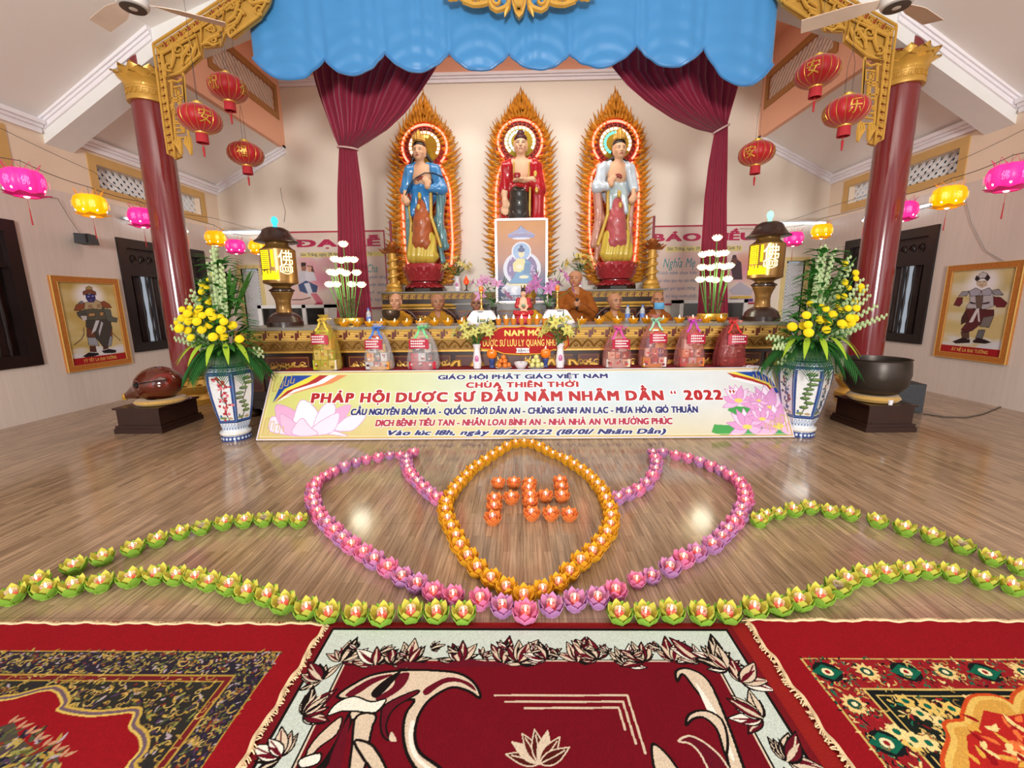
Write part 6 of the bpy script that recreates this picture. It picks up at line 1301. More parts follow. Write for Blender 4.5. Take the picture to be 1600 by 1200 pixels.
# candlesticks on cloth-covered stands
CLOTH = mat('white_cloth', '#e9e7ec', rough=.8, noise=.03, sheen=.2); BRASS = mat('brass', '#c9a860', rough=.25, metal=.8)
for px, side, sd in ((755, 'left', 1), (869, 'right', 5)):
    x, y, z = apos(px, 5.28); t = thing('small_stand', 'small square stand hidden under the %s white cloth' % side, 'stand', (x, y, z)); b = MB(); b.b2(-.11, .11, -.09, .09, .14, .155); b.build('stand_top', DARKW, t, smooth=False)
    for a in (-.09, .09):
        for c in (-.07, .07): b = MB(); b.b2(a - .01, a + .01, c - .01, c + .01, 0, .14); b.build('leg', DARKW, t, smooth=False)
    def cfn(u, v, sd=sd):
        a, c = (u - .5) * 2, (v - .5) * 2; r = max(abs(a), abs(c)); ang = math.atan2(c, a); k = max(0, r - .62)
        q = 1 + .10 * math.sin(ang * 5 + sd) * (k > 0)
        return (x + a * .175 * (1 if k == 0 else 1 + .25 * k) * q, y + c * .14 * (1 if k == 0 else 1 + .2 * k) * q, z + .16 - (k * .36 * (1 + .25 * math.sin(ang * 3 + sd)) if k > 0 else 0) + .002)
    b = MB(); b.grid(cfn, 36, 36); o = b.build('cloth', CLOTH, ang=0); m = o.modifiers.new('t', 'SOLIDIFY'); m.thickness = .003; tag(o, 'white cloth draped over the small stand at the %s of the seated statue' % side, 'cloth')
    cx, cyy, _ = apos(px - 2 if side == 'left' else px + 1.5, 5.28); t = thing('candlestick', 'brass candlestick with an amber glass lamp, standing on the %s white cloth' % side, 'candlestick', (cx, cyy, z + .166)); b = MB(); b.lathe([(.035, 0), (.036, .01), (.015, .025), (.012, .06), (.02, .07), (.011, .085), (.011, .13), (.02, .14), (.011, .155), (.012, .19), (.026, .205), (.026, .215), (.001, .215)], 18); b.build('stem', BRASS, t)
    b = MB(); b.lathe([(.018, .215), (.026, .24), (.022, .275), (.016, .28), (.001, .28)], 14); b.build('amber_lamp', AMB, t)
    t = thing('token_jar', 'squat jar of green, white and gold discs in front of the %s white cloth' % side, 'jar', apos(px - 1 if side == 'left' else px + 2, 5.10)); b = MB()
    for k in range(4): b.lathe([(.034, .002 + .017 * k), (.037, .009 + .017 * k), (.034, .016 + .017 * k)], 16, c=('#c9b06a', '#dcdcd2', '#7a9a6a', '#d0b878')[k])
    b.build('disc_stack', PAINTG, t)
# bronze bowl, bottles
def bowl(loc, r, label, m, h=.8): b = MB(); b.lathe([(r * .3, 0), (r * .6, .01 * r / .1), (r * .92, r * h * .35), (r, r * h * .8), (r * .97, r * h), (r * .90, r * h), (r * .93, r * h * .7), (r * .5, r * h * .15), (.001, r * h * .12)], 32); o = b.build('singing_bowl', m); o.location = loc; return tag(o, label, 'bowl')
BRZ = mat('dark_bronze_bowl', '#4a3a2c', rough=.3, metal=.5, noise=.15)
t = bowl((apos(612, 5.34)[0], 5.34, AZ + .055), .11, 'brown bronze bowl on a cushion before the leftmost seated monk', BRZ, 1.1)
b = MB(); b.lathe([(.001, 0), (.07, 0), (.085, .025), (.07, .055), (.001, .055)], 22); o = b.build('cushion', mat('ochre_cushion', '#c8942a', rough=.8)); o.location = apos(612, 5.34); tag(o, 'small ochre cushion under the bronze bowl on the altar', 'cushion')
for px, y, lab in ((577, 5.4, 'small water bottle beside the left curtain on the altar'), (980, 5.42, 'small water bottle beside the seated monk at the right of the standing one'), (1003, 5.46, 'small water bottle before the masked monk')):
    t = thing('water_bottle', lab, 'bottle', apos(px, y)); b = MB(); b.lathe([(.026, 0), (.03, .005), (.03, .11), (.026, .125), (.03, .14), (.012, .175), (.012, .185), (.001, .185)], 16); b.build('bottle', mat_clear('bottle_plastic', '#dfe8ee', .5, .08), t); b = MB(); b.lathe([(.014, .185), (.014, .205), (.001, .205)], 12); b.build('cap', mat('cap_blue', '#3a6ac0', rough=.4), t); b = MB(); b.lathe([(.031, .05), (.031, .1)], 16, cap=False); b.build('bottle_label', mat('label_blue', '#5a7ac0', rough=.4), t)
# lamps of white lotus flowers in gold pots
LGLOW = mat('lit_white_petals', '#fff4d8', rough=.5, emit='#fff0c0', es=2.2)
def flower_lamp(px0, px, pts, label):
    y0 = 5.46; x, y, z = apos(px, y0); t = thing('lotus_flower_lamp', label, 'lamp', (x, y, z)); b = MB(); b.lathe([(.13, 0), (.17, .01), (.19, .05), (.185, .085), (.17, .09), (.001, .085)], 30, sy=.6); b.build('gold_pot', GOLDB, t)
    bs, bl = MB(), MB(); rg = np.random.default_rng(int(px))
    for k, (a, c) in enumerate(pts):
        yy = y0 + ((k * 37) % 5 - 2) * .035; p = PY(a, c, yy) - np.array([x, y, z]); bx = p[0] * .45; by = (yy - y0) * .5
        bs.tube([(bx, by, .08), (bx + (p[0] - bx) * .35, by, p[2] * .5), (p[0], p[1], p[2])], .006, 5)
        b = MB()
        for lay, (n, rr, hh) in enumerate(((8, .062, .046), (7, .048, .064), (5, .028, .072))): lotus_cup(b, n, .008, rr, hh, rr * .9, lay * .5, .002, 0)
        b.v = [(q[0] + p[0], q[1] + p[1], q[2] + p[2]) for q in b.v]; b.build('lit_flower', LGLOW, t)
    for k in range(30): a = rg.uniform(0, 6.28); leafblade(bl, (rg.uniform(-.12, .12), rg.uniform(-.06, .06), rg.uniform(.1, .34)), (math.cos(a), math.sin(a), .3), rg.uniform(.06, .10), .045, .3)
    bs.build('stems', STEMG, t); bl.build('leaves', LEAFM, t); o = point('flower_lamp_light', (x, y - .12, z + .5), 5, (1, .93, .75), .12)
    return t
f1 = lambda a, c: (400 + a / 6, 330 + c / 6)
flower_lamp(0, 546, [f1(*p) for p in [(820, 335), (740, 475), (800, 487), (858, 478), (917, 480), (705, 597), (740, 605), (793, 587), (845, 607), (945, 602), (690, 712), (755, 712), (900, 710), (990, 715)]], 'gold pot of lit white lotus flowers before the curtain beside the blue-robed statue')
f1 = lambda a, c: (1050 + a / 6, 330 + c / 6)
flower_lamp(0, 1112, [f1(*p) for p in [(422, 277), (290, 432), (355, 419), (432, 427), (490, 419), (280, 552), (360, 555), (425, 537), (490, 547), (540, 537), (263, 667), (355, 662), (405, 672), (520, 662)]], 'gold pot of lit white lotus flowers before the curtain beside the white-robed statue')
# turned wood and gold lanterns
LEDY = mat_glow('led_yellow', '#ffe818', 2.6); LEDW = mat_glow('led_outline', '#fff0b0', 3.0); TURN = mat('turned_dark_wood', '#33201a', rough=.3, noise=.2, nscale=6, coat=.3); BRGOLD = mat('brown_gold', '#9a7440', rough=.3, metal=.55, noise=.1)
def stone_lantern(px, top_c, label, a0, grid_side, vo):
    y0 = 5.36; x, y, z = apos(px, y0); k = float((np.array([x, y, z]) - CO) @ CF) / FPX * .97; t = thing('pillar_lantern', label, 'lantern', (x, y, z)); P = lambda L: [(r * k / 1.0, (1085 - q) / 6 * k) for r, q in L]
    b = MB(); b.lathe(P([(0.01, 1085), (27, 1085), (27, 1045), (25.5, 1035), (24, 1005), (19, 975), (13, 955), (.01, 955)]), 36); b.build('foot', TURN, t)
    b = MB(); b.lathe(P([(12.5, 957), (11.5, 940), (10.7, 870), (11.5, 862), (11.2, 850), (13.5, 810), (16.5, 772), (16, 765), (.01, 765)]), 32); b.build('waist', BRGOLD, t)
    b = MB(); b.lathe(P([(15, 768), (18.5, 755), (18.5, 745), (15, 732), (13, 725), (.01, 725)]), 32); b.build('dark_collar', TURN, t)
    b = MB(); b.lathe(P([(13, 727), (14, 712), (18, 700), (25, 685), (25.5, 665), (.01, 665)]), 32); b.build('cup_ring', BRGOLD, t)
    b = MB(); b.lathe(P([(25, 666), (25.2, 380), (22, 368), (18, 350), (16, 335), (16, 320), (.01, 320)]), 36); b.build('drum', BRGOLD, t)
    b = MB(); b.lathe(P([(10, 325), (24, 322), (31.5, 312), (32, 306), (27, 285), (21.5, 240), (19, 205), (12, 182), (5, 178), (.01, 178)]), 40); b.build('roof', TURN, t)
    b = MB(); rr = 5.6 * k; zc = (1085 - 122) / 6 * k; b.lathe([(.3 * rr, zc - 1.4 * rr), (.9 * rr, zc - .4 * rr), (rr, zc), (.8 * rr, zc + .8 * rr), (.001, zc + 1.35 * rr)], 6); b.lathe([(.55 * rr, zc - 1.8 * rr), (.6 * rr, zc - 1.3 * rr)], 10); b.build('crystal_finial', mat('finial_' + top_c.lstrip('#'), top_c, rough=.1, emit=top_c, es=.9), t, smooth=False)
    R0 = 25.6 * k; cyl = lambda ang, q: (R0 * math.sin(ang + vo), -R0 * math.cos(ang + vo), (1085 - q) / 6 * k)
    b = MB(); gs = -1 if grid_side == 'left' else 1
    for i in range(5):
        for j in range(10): a = gs * (.62 + .13 * i); b.slab(lambda u, v: cyl(a + u * .085, 395 + j * 17 + v * 11), 1, 1, .001)
    b.slab(lambda u, v: cyl(gs * .33 + (u - .5) * .14, 392 + v * 150), 2, 4, .001)
    for i in range(12): a = -1.25 + i * .1 if gs < 0 else .25 + i * .1; h = 40 + 45 * abs(math.sin(i * 1.3)); b.slab(lambda u, v: cyl(a + u * .1, 655 - v * h), 1, 2, .001)
    if gs > 0:
        for i in range(6): a = -.95 + i * .1; h = 50 + 30 * math.sin(i * 1.3); b.slab(lambda u, v: cyl(a + u * .1, 655 - v * h), 1, 2, .001)
    b.build('led_panel', LEDY, t, smooth=False)
    fr = lambda xx, zz, d: (lambda ang: (R0 * 1.012 * math.sin(ang), -R0 * 1.012 * math.cos(ang), zz))(a0 + vo + xx / R0)
    write('lettering', '佛', fr, -11 * k, 11 * k, (1085 - 520) / 6 * k, 18 * k, LEDW, t, bold=.0, world=False, z=0)
    b = MB(); b.tube([cyl(a0 + .38 * math.sin(q) * (1 + .12 * math.cos(6 * q)), 560 + 42 * math.cos(q)) for q in np.linspace(0, 2 * PI, 40)[:-1]], .004, 5, closed=True)
    for i in range(5): b.tube([cyl(a0 - .3 + .15 * i + .07 * math.sin(q), 560 + 24 * math.cos(q)) for q in np.linspace(0, 2 * PI, 10)[:-1]], .003, 4, closed=True)
    b.build('led_lotus', LEDW, t); return t
stone_lantern(446, '#3ac8e8', 'turned wood and gold lantern with a blue crystal on its dark roof', .42, 'left', .48); stone_lantern(1188, '#9ae8c8', 'turned wood and gold lantern with a pale green crystal on its dark roof', .18, 'left', -.42)
# white cabinets against the back wall
for x0, x1, nm in ((PY(402, 480, 8.1)[0], PY(512, 480, 8.1)[0], 'left'), (PY(1062, 480, 8.1)[0], PY(1168, 480, 8.1)[0], 'right')):
    t = thing('cabinet', 'low white glazed cabinet against the back wall behind the %s lantern' % nm, 'cabinet', ((x0 + x1) / 2, 8.3, 0)); zt = 1.3; b = MB(); b.b2(x0, x1, 8.1, 8.55, 0, .62); b.b2(x0, x1, 8.1, 8.55, zt - .06, zt)
    b.b2(x0, x1, 8.5, 8.55, .6, zt)
    n = 3
    for k in range(n + 1): a = x0 + (x1 - x0 - .07) * k / n; b.b2(a, a + .07, 8.1, 8.5 if k in (0, n) else 8.16, .6, zt)
    b.build('body', WHITE, t, world=True, smooth=False); b = MB(); b.b2(x0 + .05, x1 - .05, 8.13, 8.135, .62, zt - .06); b.build('glass_front', mat('dark_cabinet_glass', '#2a2624', rough=.08, spec=.6), t, world=True, smooth=False)
# ------------------------------------------------------------------ back altar, stepped
TX0, TX1, TY, TZ = -2.42, 2.46, 7.70, 1.50
t = thing('stepped_altar', 'stepped dark altar with gold bands carrying the three standing statues', 'altar', (0, 8.1, 0))
b = MB(); b.b2(TX0, TX1, TY, YB - .01, 0, TZ - .025); b.b2(-1.05, 1.05, 7.15, TY, 0, 1.27); b.build('carcass', LACQ, t, world=True, smooth=False)
b = MB(); b.b2(TX0 - .06, TX1 + .06, TY - .06, YB - .02, TZ - .025, TZ); b.b2(-1.1, 1.1, 7.1, TY - .06, 1.27, 1.29); b.build('stone_top', STONE, t, world=True, smooth=False)
b = MB(); b.b2(TX0, TX1, TY - .012, TY, TZ - .135, TZ - .03); b.build('fret_ground', REDGR, t, world=True, smooth=False)
b = MB(); n = 40; w = (TX1 - TX0) / n
for k in range(n):
    x = TX0 + k * w
    for L in ([(0, .1), (.8, .1), (.8, .62), (.28, .62)], [(1.02, .92), (.14, .92), (.14, .36), (.58, .36)]): b.tube([(x + a * w, TY - .014, TZ - .13 + h * .095) for a, h in L], .0115, 4, up=(0, 1, 0))
b.build('gold_key_fret', MATS['fret_gold'], t, world=True, smooth=False)
b = MB(); b.tube([(TX0, TY - .02, 1.26), (TX1, TY - .02, 1.26)], .03, 8); b.b2(TX0, TX1, TY - .03, TY, 1.20, 1.225); b.build('gold_moulding', GOLD, t, world=True)
ed = [-2.4, -2.05, -1.45, -1.05, -.4, .4, 1.05, 1.45, 2.05, 2.44]
for i, (x0, x1) in enumerate(zip(ed[:-1], ed[1:])):
    yy = 7.15 if 3 <= i <= 5 else TY; a, c = x0 + .03, x1 - .03; b = MB(); b.b2(a, c, yy - .012, yy, .9, 1.18); p = b.build('carved_panel', PANELR, t, world=True, smooth=False); b = MB(); b.tube([(a + .02, yy - .014, .92), (c - .02, yy - .014, .92), (c - .02, yy - .014, 1.16), (a + .02, yy - .014, 1.16)], .006, 4, closed=True); scrollwork(b, (a + c) / 2, 1.04, (c - a) * .85, .2, yy - .016, 200 + i); b.build('gold_carving', GOLD, p, world=True)
# dragon candle pillars
for px, nm, y in ((614, 'left', 7.86), (1015, 'right', 7.86)):
    x = float(PY(px + (2 if nm == 'left' else 2), 452, y)[0]); t = thing('dragon_pillar', 'gilded pillar wound with a dragon and topped by a lotus, at the %s end of the back altar' % nm, 'pillar', (x, y, TZ)); H = .66
    b = MB(); b.lathe([(.15, 0), (.155, .04), (.13, .06), (.14, .09), (.12, .13), (.08, .16), (.001, .16)], 24); b.build('base', GOLD, t); b = MB(); b.lathe([(.075, .15), (.07, H)], 18); b.build('shaft', GOLDP, t)
    b = MB(); b.tube([(.085 * math.cos(q), .085 * math.sin(q), .17 + (H - .2) * q / 22) for q in np.linspace(0, 22, 90)], [.028 * (1 - .4 * i / 90) for i in range(90)], 7); b.build('dragon', GOLD, t)
    b = MB(); petal_ring(b, 8, .04, H, .17, .07, .09, 0, .012); petal_ring(b, 8, .06, H, .09, .12, .1, 0, .012, .5); b.ell((0, 0, H + .1), (.07, .07, .1), 14, 8)
    s = -1 if nm == 'left' else 1; b.tube([(s * .06, 0, H + .03), (s * .16, 0, H + .03), (s * .24, 0, H + .09)], [.03, .03, .004], 7); b.build('lotus_top', mat('red_gold', '#a5602c', rough=.4, metal=.35, noise=.15), t)
    b = MB(); b.lathe([(.022, H + .15), (.02, H + .55), (.001, H + .56)], 12); b.build('red_candle', mat('wine_candle', '#7c2434', rough=.4), t)
lily_vase((PY(715, 454, 7.82)[0], 7.82, TZ), .27, .26, .30, 13, '#e6dc8c', 'small white vase of yellow lilies on the back altar beside the left statue', seed=8, rad=.07, fs=.09)
lily_vase((PY(905, 450, 7.82)[0], 7.82, TZ), .27, .26, .32, 13, '#e6d67c', 'small white vase of yellow lilies on the back altar beside the right statue', seed=9, rad=.07, fs=.09)
t = thing('altar_lamp', 'small red glass lamp on a dark foot beside the left lily vase', 'lamp', (PY(729, 454, 7.8)[0], 7.8, TZ)); b = MB(); b.lathe([(.05, 0), (.05, .01), (.015, .03), (.015, .10), (.03, .11), (.001, .11)], 16); b.build('foot', LACQ, t); b = MB(); b.lathe([(.02, .11), (.05, .14), (.05, .18), (.03, .21), (.012, .25), (.001, .27)], 18); b.build('glass', mat('red_lamp_glass', '#c8401c', rough=.1, emit='#e04818', es=.8), t)
PV = mat('dark_vase', '#3a3330', rough=.3)
lily_vase(apos(772, 5.53), .30, .20, .42, 8, '#e6b0d8', 'pink lilies in a dark vase behind the left white cloth', PV, 14, fs=.10, name='lily_vase'); lily_vase(apos(858, 5.53), .30, .20, .46, 13, '#d894d0', 'pink lilies in a dark vase behind the right white cloth', PV, 17, fs=.10)
# framed print of the medicine buddha
py_ = 7.22; t = thing('framed_print', 'upright print of a blue-robed seated figure, standing below the red-robed statue', 'picture', (PY(815, 470, py_)[0], py_, 1.29))
x0, x1, z0, z1 = PY(774.5, 400, py_)[0], PY(855, 400, py_)[0], 1.292, PY(815, 342, py_)[2]; ox, w, h = (x0 + x1) / 2, x1 - x0, z1 - z0
fp = lambda x, z, d: (x0 + x, py_ - d, z0 + z); c = Cv(150, 240, w, h, '#c98a54'); t_ = (c.Y / c.H)[..., None]
c.a = np.where(t_ < .22, rgb('#2b3274'), np.where(t_ < .5, rgb('#2b3274') * (1 - (t_ - .22) / .28) + rgb('#a8705c') * (t_ - .22) / .28, rgb('#a8705c') * (1 - (t_ - .5) / .5) + rgb('#d99a52') * (t_ - .5) / .5))
U = lambda x, y: ((x - 120) / 640 * w, (1150 - y) / 1055 * h); PP = lambda L, f, o=None: c.poly([U(*p) for p in L], f, 1, o, .008)
def EE(x, y, rx, ry, f): p = U(x, y); c.ell(p[0], p[1], rx / 640 * w, ry / 1055 * h, f)
EE(447, 715, 235, 220, '#cfd4e4'); EE(447, 715, 188, 190, '#6a4a8a'); EE(440, 500, 122, 125, '#d8dcea'); EE(440, 500, 104, 106, '#8fb0d8')
for k in range(60): EE(447 + RNG.uniform(-170, 170), 715 + RNG.uniform(-130, 150), 14, 8, '#b8a0d0')
PP([(190, 985), (250, 900), (640, 890), (700, 970), (600, 1050), (300, 1050)], '#c9cfe0'); 
for k in range(8): EE(230 + k * 62, 985 + 20 * (k % 2), 48, 45, ('#dfe3ee', '#b8c2da')[k % 2])
EE(445, 905, 200, 30, '#d8d0a0'); PP([(280, 900), (330, 830), (380, 740), (350, 640), (400, 590), (490, 590), (560, 640), (530, 740), (560, 830), (620, 900)], '#3f86b8', '#24527a'); PP([(340, 740), (330, 650), (400, 580), (480, 590), (500, 700), (420, 760)], '#d8cf8a'); PP([(480, 640), (560, 650), (540, 780), (460, 780)], '#2f6ea0'); EE(415, 690, 40, 30, '#e8d8c0'); EE(440, 520, 34, 52, '#e8d8a8'); EE(440, 478, 44, 30, '#2c3a78'); EE(440, 440, 20, 24, '#2c3a78'); EE(428, 520, 6, 3, '#4a3a3a'); EE(454, 520, 6, 3, '#4a3a3a'); EE(440, 545, 9, 3, '#b05a4a'); EE(470, 820, 60, 20, '#e0d8b0')
PP([(280, 285), (600, 285), (600, 325), (280, 325)], '#8a8ec0'); PP([(380, 280), (400, 220), (435, 180), (480, 220), (500, 280)], '#a8b4d8', '#5a5a90'); EE(440, 335, 110, 14, '#d8dcea'); PP([(250, 300), (440, 200), (630, 300), (440, 260)], '#9aa0cc')
b = MB(); b.prism([(0, 0), (w, 0), (w, h), (0, h)], fp, -.03, -.004); b.build('board', WHITE, t, world=True, smooth=False); c.sheet('print', plane_fn(np.array(fp(0, 0, 0)) - np.array(t.location), (w, 0, 0), (0, 0, h)), mat_paint('print_paper', rough=.35), t)
b = MB(); e = .028
for a, cc, f, g in ((-.01, e, 0, h), (w - e, w + .01, 0, h), (e, w - e, h - e, h + .01), (e, w - e, 0, e)): b.prism([(a, f), (cc, f), (cc, g), (a, g)], fp, .0, .02)
b.build('frame', mat('silver_pink_frame', '#c9b4b4', rough=.3, metal=.3), t, world=True, smooth=False); write('lettering', 'Nam Mô Tiêu Tai Diên Thọ Dược Sư Lưu Ly Quang Phật', fp, .08, w - .06, .055, .05, WHITE, t, bold=.02, z=.004)
# ================================================================== FLAME HALOS, PEDESTALS AND STANDING STATUES
FLM = mat('flame_gold_orange', '#d2902f', rough=.4, metal=.12, noise=.22, nscale=10, bump=.2, bscale=30); NEON = mat_glow('red_neon', '#ff5a48', 7); DISC = mat('gold_mirror_disc', '#c9a83a', rough=.18, metal=.7)
def halo(ax, top, ring, bodyL, bodyR, bot, label, ledc, sc_led):
    HY = 8.44; t = thing('flame_halo', label, 'halo', (PY(ax, 440, HY)[0], HY, TZ)); f = lambda x, z, d: (x, HY + d, z); Q = lambda x, y: xz(PY(x, y, HY))
    rx, ry, rr = ring
    hw = [(0, top), (7, top + 12), (14, top + 24), (24, top + 40), (35, top + 58), (44, top + 76), (50, top + 96), (52, top + 120), (52, top + 150), (53, top + 200), (53, top + 250), (51, top + 280), (44, top + 296), (30, bot)]
    ol = lambda s_, d: [(ax + s_ * max(0, w - d * (w > 6)), y + (d * 1.1 if i == 0 else 0)) for i, (w, y) in enumerate(hw)]
    b = MB(); b.prism([Q(*p) for p in ol(-1, 12) + ol(1, 12)[::-1]], f, .0, .06); b.build('mandorla_board', FLM, t, world=True, smooth=False)
    # inner key-pattern field
    x0, x1, z1, z0 = Q(ax - 38, 250)[0], Q(ax + 38, 250)[0], Q(ax, ry)[1], Q(ax, bot)[1]; c = Cv(84, 170, x1 - x0, z1 - z0, '#7c2212'); g = .105
    for i in range(-2, 10):
        for j in range(-2, 20):
            a, q = i * g * 1.3 + (j % 2) * g * .65, j * g
            for L in ([(0, 0), (.5, .5), (.95, .1)], [(.1, .35), (.5, .78), (1.05, .3)], [(.3, -.2), (.8, .25)]): c.line([(a + g * u, q + g * v) for u, v in L], .016, '#c86a24')
    base = np.array([x0, HY - .012, z0]) - np.array(t.location); c.sheet('key_field', plane_fn(base, (x1 - x0, 0, 0), (0, 0, z1 - z0)), mat_paint('lacquer_paint', rough=.3, coat=.3), t)
    # flames
    b = MB(); rg = np.random.default_rng(int(ax))
    pts = ol(-1, 0)[::-1] + ol(1, 0)[1:]; seg = [math.dist(p, q) for p, q in zip(pts[:-1], pts[1:])]; tot = sum(seg)
    def along(s):
        for (p, q), l in zip(zip(pts[:-1], pts[1:]), seg):
            if s <= l: return p[0] + (q[0] - p[0]) * s / l, p[1] + (q[1] - p[1]) * s / l
            s -= l
        return pts[-1]
    for lay, (n, fr, L, wd, dy) in enumerate(((74, .78, 18, 9, -.03), (64, .62, 15, 7.5, -.05), (52, .46, 12, 6.5, -.065))):
        for k in range(n):
            px, py = along(tot * (k + .5 * (lay % 2) + .25) / n); cx, cyy = ax, min(max(py + 6, ry), bot - 25)
            s_ = 1 if px > ax else -1
            if abs(px - ax) < 5: dirx, diry = 0, -1
            else:
                d = np.array([px - cx, (py - ry) * (.9 if py < ry else .15)]); d /= np.linalg.norm(d); dirx, diry = d[0], d[1] - .38
            ln = L * rg.uniform(.85, 1.25) * (1.2 if abs(px - ax) < 14 else 1); bx, by = cx + (px - cx) * fr, cyy + (py - cyy) * fr
            if lay == 2 and math.hypot(bx - rx, by - ry) < rr + 2: bx, by = rx + (bx - rx) / max(1, math.hypot(bx - rx, by - ry)) * (rr + 3), ry + (by - ry) / max(1, math.hypot(bx - rx, by - ry)) * (rr + 3)
            nl = math.hypot(dirx, diry); dirx /= nl; diry /= nl; nx, ny = -diry, dirx; cv = rg.uniform(.25, .5) * s_
            rows = []
            for i in range(7):
                v = i / 6; o = cv * math.sin(v * PI * 1.5) * ln * .22; w = wd * (1 - v) ** .8 * (.55 + .5 * math.sin(PI * min(1, v * 1.6)))
                mx, my = bx + dirx * ln * v + nx * o, by + diry * ln * v + ny * o - (v * v * 3)
                rows.append([(mx - nx * w / 2, my - ny * w / 2, 0), (mx, my, -.03 * (1 - v * .6)), (mx + nx * w / 2, my + ny * w / 2, 0)])
            V = [(*(lambda q: (q[0], HY + dy + z_, q[1]))(Q(x_, y_)),) for r_ in rows for x_, y_, z_ in r_]; n3 = len(V); V += [(x_, HY + dy + .03, z_) for x_, y_, z_ in V]
            F = [(i * 3 + j, i * 3 + j + 1, i * 3 + j + 4, i * 3 + j + 3) for i in range(6) for j in range(2)] + [(i * 3, i * 3 + 3, n3 + i * 3 + 3, n3 + i * 3) for i in range(6)] + [(i * 3 + 2, n3 + i * 3 + 2, n3 + i * 3 + 5, i * 3 + 5) for i in range(6)]; b.add(V, F)
    b.build('flames', FLM, t, world=True, ang=50)
    # rays behind the neon
    b = MB()
    for k in range(40): a = PI * (k + .5) / 40; b.tube([(p[0], HY - .02, p[1]) for p in (Q(rx + (rr + 2) * math.cos(a), ry - (rr + 2) * math.sin(a)), Q(rx + (rr + 13) * math.cos(a), ry - (rr + 14) * math.sin(a)))], .014, 5)
    b.build('rays', GOLD, t, world=True)
    for L, s_ in ((bodyL, -1), (bodyR, 1)):
        b = MB()
        for k in range(42): x, y = interp(L, k / 42); b.tube([(p[0], HY - .02, p[1]) for p in (Q(x + s_ * 2, y), Q(x + s_ * 13, y - 2))], .013, 5)
        b.build('rays', GOLD, t, world=True)
    b = MB(); b.prism([Q(rx + rr * math.cos(a), ry + rr * math.sin(a)) for a in np.linspace(0, 2 * PI, 40)[:-1]], f, -.04, -.03); b.build('ring_ground', mat('halo_red', '#a02a18', rough=.3, coat=.3), t, world=True, smooth=False)
    b = MB()
    for k in range(26):
        a = 2 * PI * k / 26; T = lambda da, r: (lambda q: (q[0], HY - .045, q[1]))(Q(rx + r * math.cos(a + da), ry + r * math.sin(a + da)))
        b.tube([T(0, rr - 3.5), T(.18, rr - 3.5), T(.18, rr - 7), T(.06, rr - 7)], .008, 4)
    b.build('ring_fret', mat('fret_dark', '#4a1a10', rough=.4), t, world=True)
    b = MB(); R2 = rr - 9.5; b.prism([Q(rx + R2 * math.cos(a), ry + R2 * math.sin(a)) for a in np.linspace(0, 2 * PI, 40)[:-1]], f, -.06, -.04); b.build('gold_disc', DISC, t, world=True, smooth=False)
    b = MB(); b.tube([(lambda q: (q[0], HY - .05, q[1]))(Q(rx + rr * math.cos(a), ry - rr * math.sin(a))) for a in np.linspace(-.75, PI + .75, 40)], .019, 8); 
    for L in (bodyL, bodyR): b.tube([(lambda q: (q[0], HY - .05, q[1]))(Q(*interp(L, k / 24))) for k in range(25)], .019, 8)
    b.build('neon_tube', NEON, t, world=True)
    for nm, cc, r_, seg_, st in (('led_segments', ledc[0], R2 - 5, range(-2, 14), 4), ('inner_led_segments', ledc[1], R2 - 11, range(4, 15), 3)):
        b = MB()
        for k in seg_:
            a = 2 * PI * k / 22; T = lambda da, r: (lambda q: (q[0], HY - .066, q[1]))(Q(rx + r * math.cos(a + da), ry - r * math.sin(a + da))); b.add([T(.03, r_), T(.24, r_), T(.24, r_ + 4), T(.03, r_ + 4)], [(0, 1, 2, 3)])
        b.build(nm, mat_glow('led_' + cc.lstrip('#'), cc, st), t, world=True, smooth=False)
    return t
halo(662, 146, (664.3, 231, 34.5), [(639, 259), (631, 280), (630, 300), (631, 340), (634, 385), (639, 413)], [(688, 259), (699, 280), (704, 300), (706, 340), (708, 380), (706, 414)], 446, 'gilded flame halo with red neon tube, behind the blue-robed statue', ('#ffc0a8', '#ffd070'), 1)
halo(814, 137, (812.5, 223, 34.3), [(788, 252), (778, 275), (775, 300), (775, 340), (776, 380), (780, 420)], [(838, 252), (848, 275), (850, 300), (850, 340), (850, 380), (847, 420)], 440, 'gilded flame halo with red neon tube, behind the red-robed statue', ('#ffe0d8', '#bfe8ff'), 1)
halo(961, 140, (960.7, 225.5, 35), [(936, 254), (924, 275), (921, 300), (920, 350), (922, 395), (930, 420)], [(986, 254), (995, 275), (997, 300), (996, 330), (994, 370), (990, 410)], 444, 'gilded flame halo with red neon tube, behind the white-robed statue', ('#ffd8cc', '#58e8e0'), 1)
LOTR = mat('lotus_red_lacquer', '#9c2a30', rough=.28, coat=.4, noise=.1)
def pedestal(px, py, label, top=412):
    y = 8.02; p = PY(px, py, y); k = float((p - CO) @ CF) / FPX; t = thing('lotus_pedestal', label, 'pedestal', (p[0], y, TZ)); zt = PY(px, top, y)[2] - TZ; H = zt
    b = MB(); b.lathe([(.36, 0), (.37, .01), (.365, .06), (.34, .075), (.001, .075)], 8, sy=.8, rz=PI / 8); b.build('dark_base', LACQ, t, smooth=False)
    b = MB(); b.lathe([(.36, .07), (.30, .12), (.23, .155), (.23, .18), (.001, .18)], 32, sy=.85); petal_ring(b, 16, .25, .15, -.075, .11, .12, 0, .02); b.build('lower_petals', LOTR, t)
    b = MB(); b.lathe([(.22, .17), (.30, .2), (.35, H * .6), (.35, H * .85), (.31, H), (.001, H)], 36, sy=.88)
    for lay in range(3): petal_ring(b, 16, .29 + .02 * lay, .19 + lay * .06, .14, .05, .14, .02, .03, .5 * (lay % 2))
    b.build('lotus_seat', LOTR, t); return t
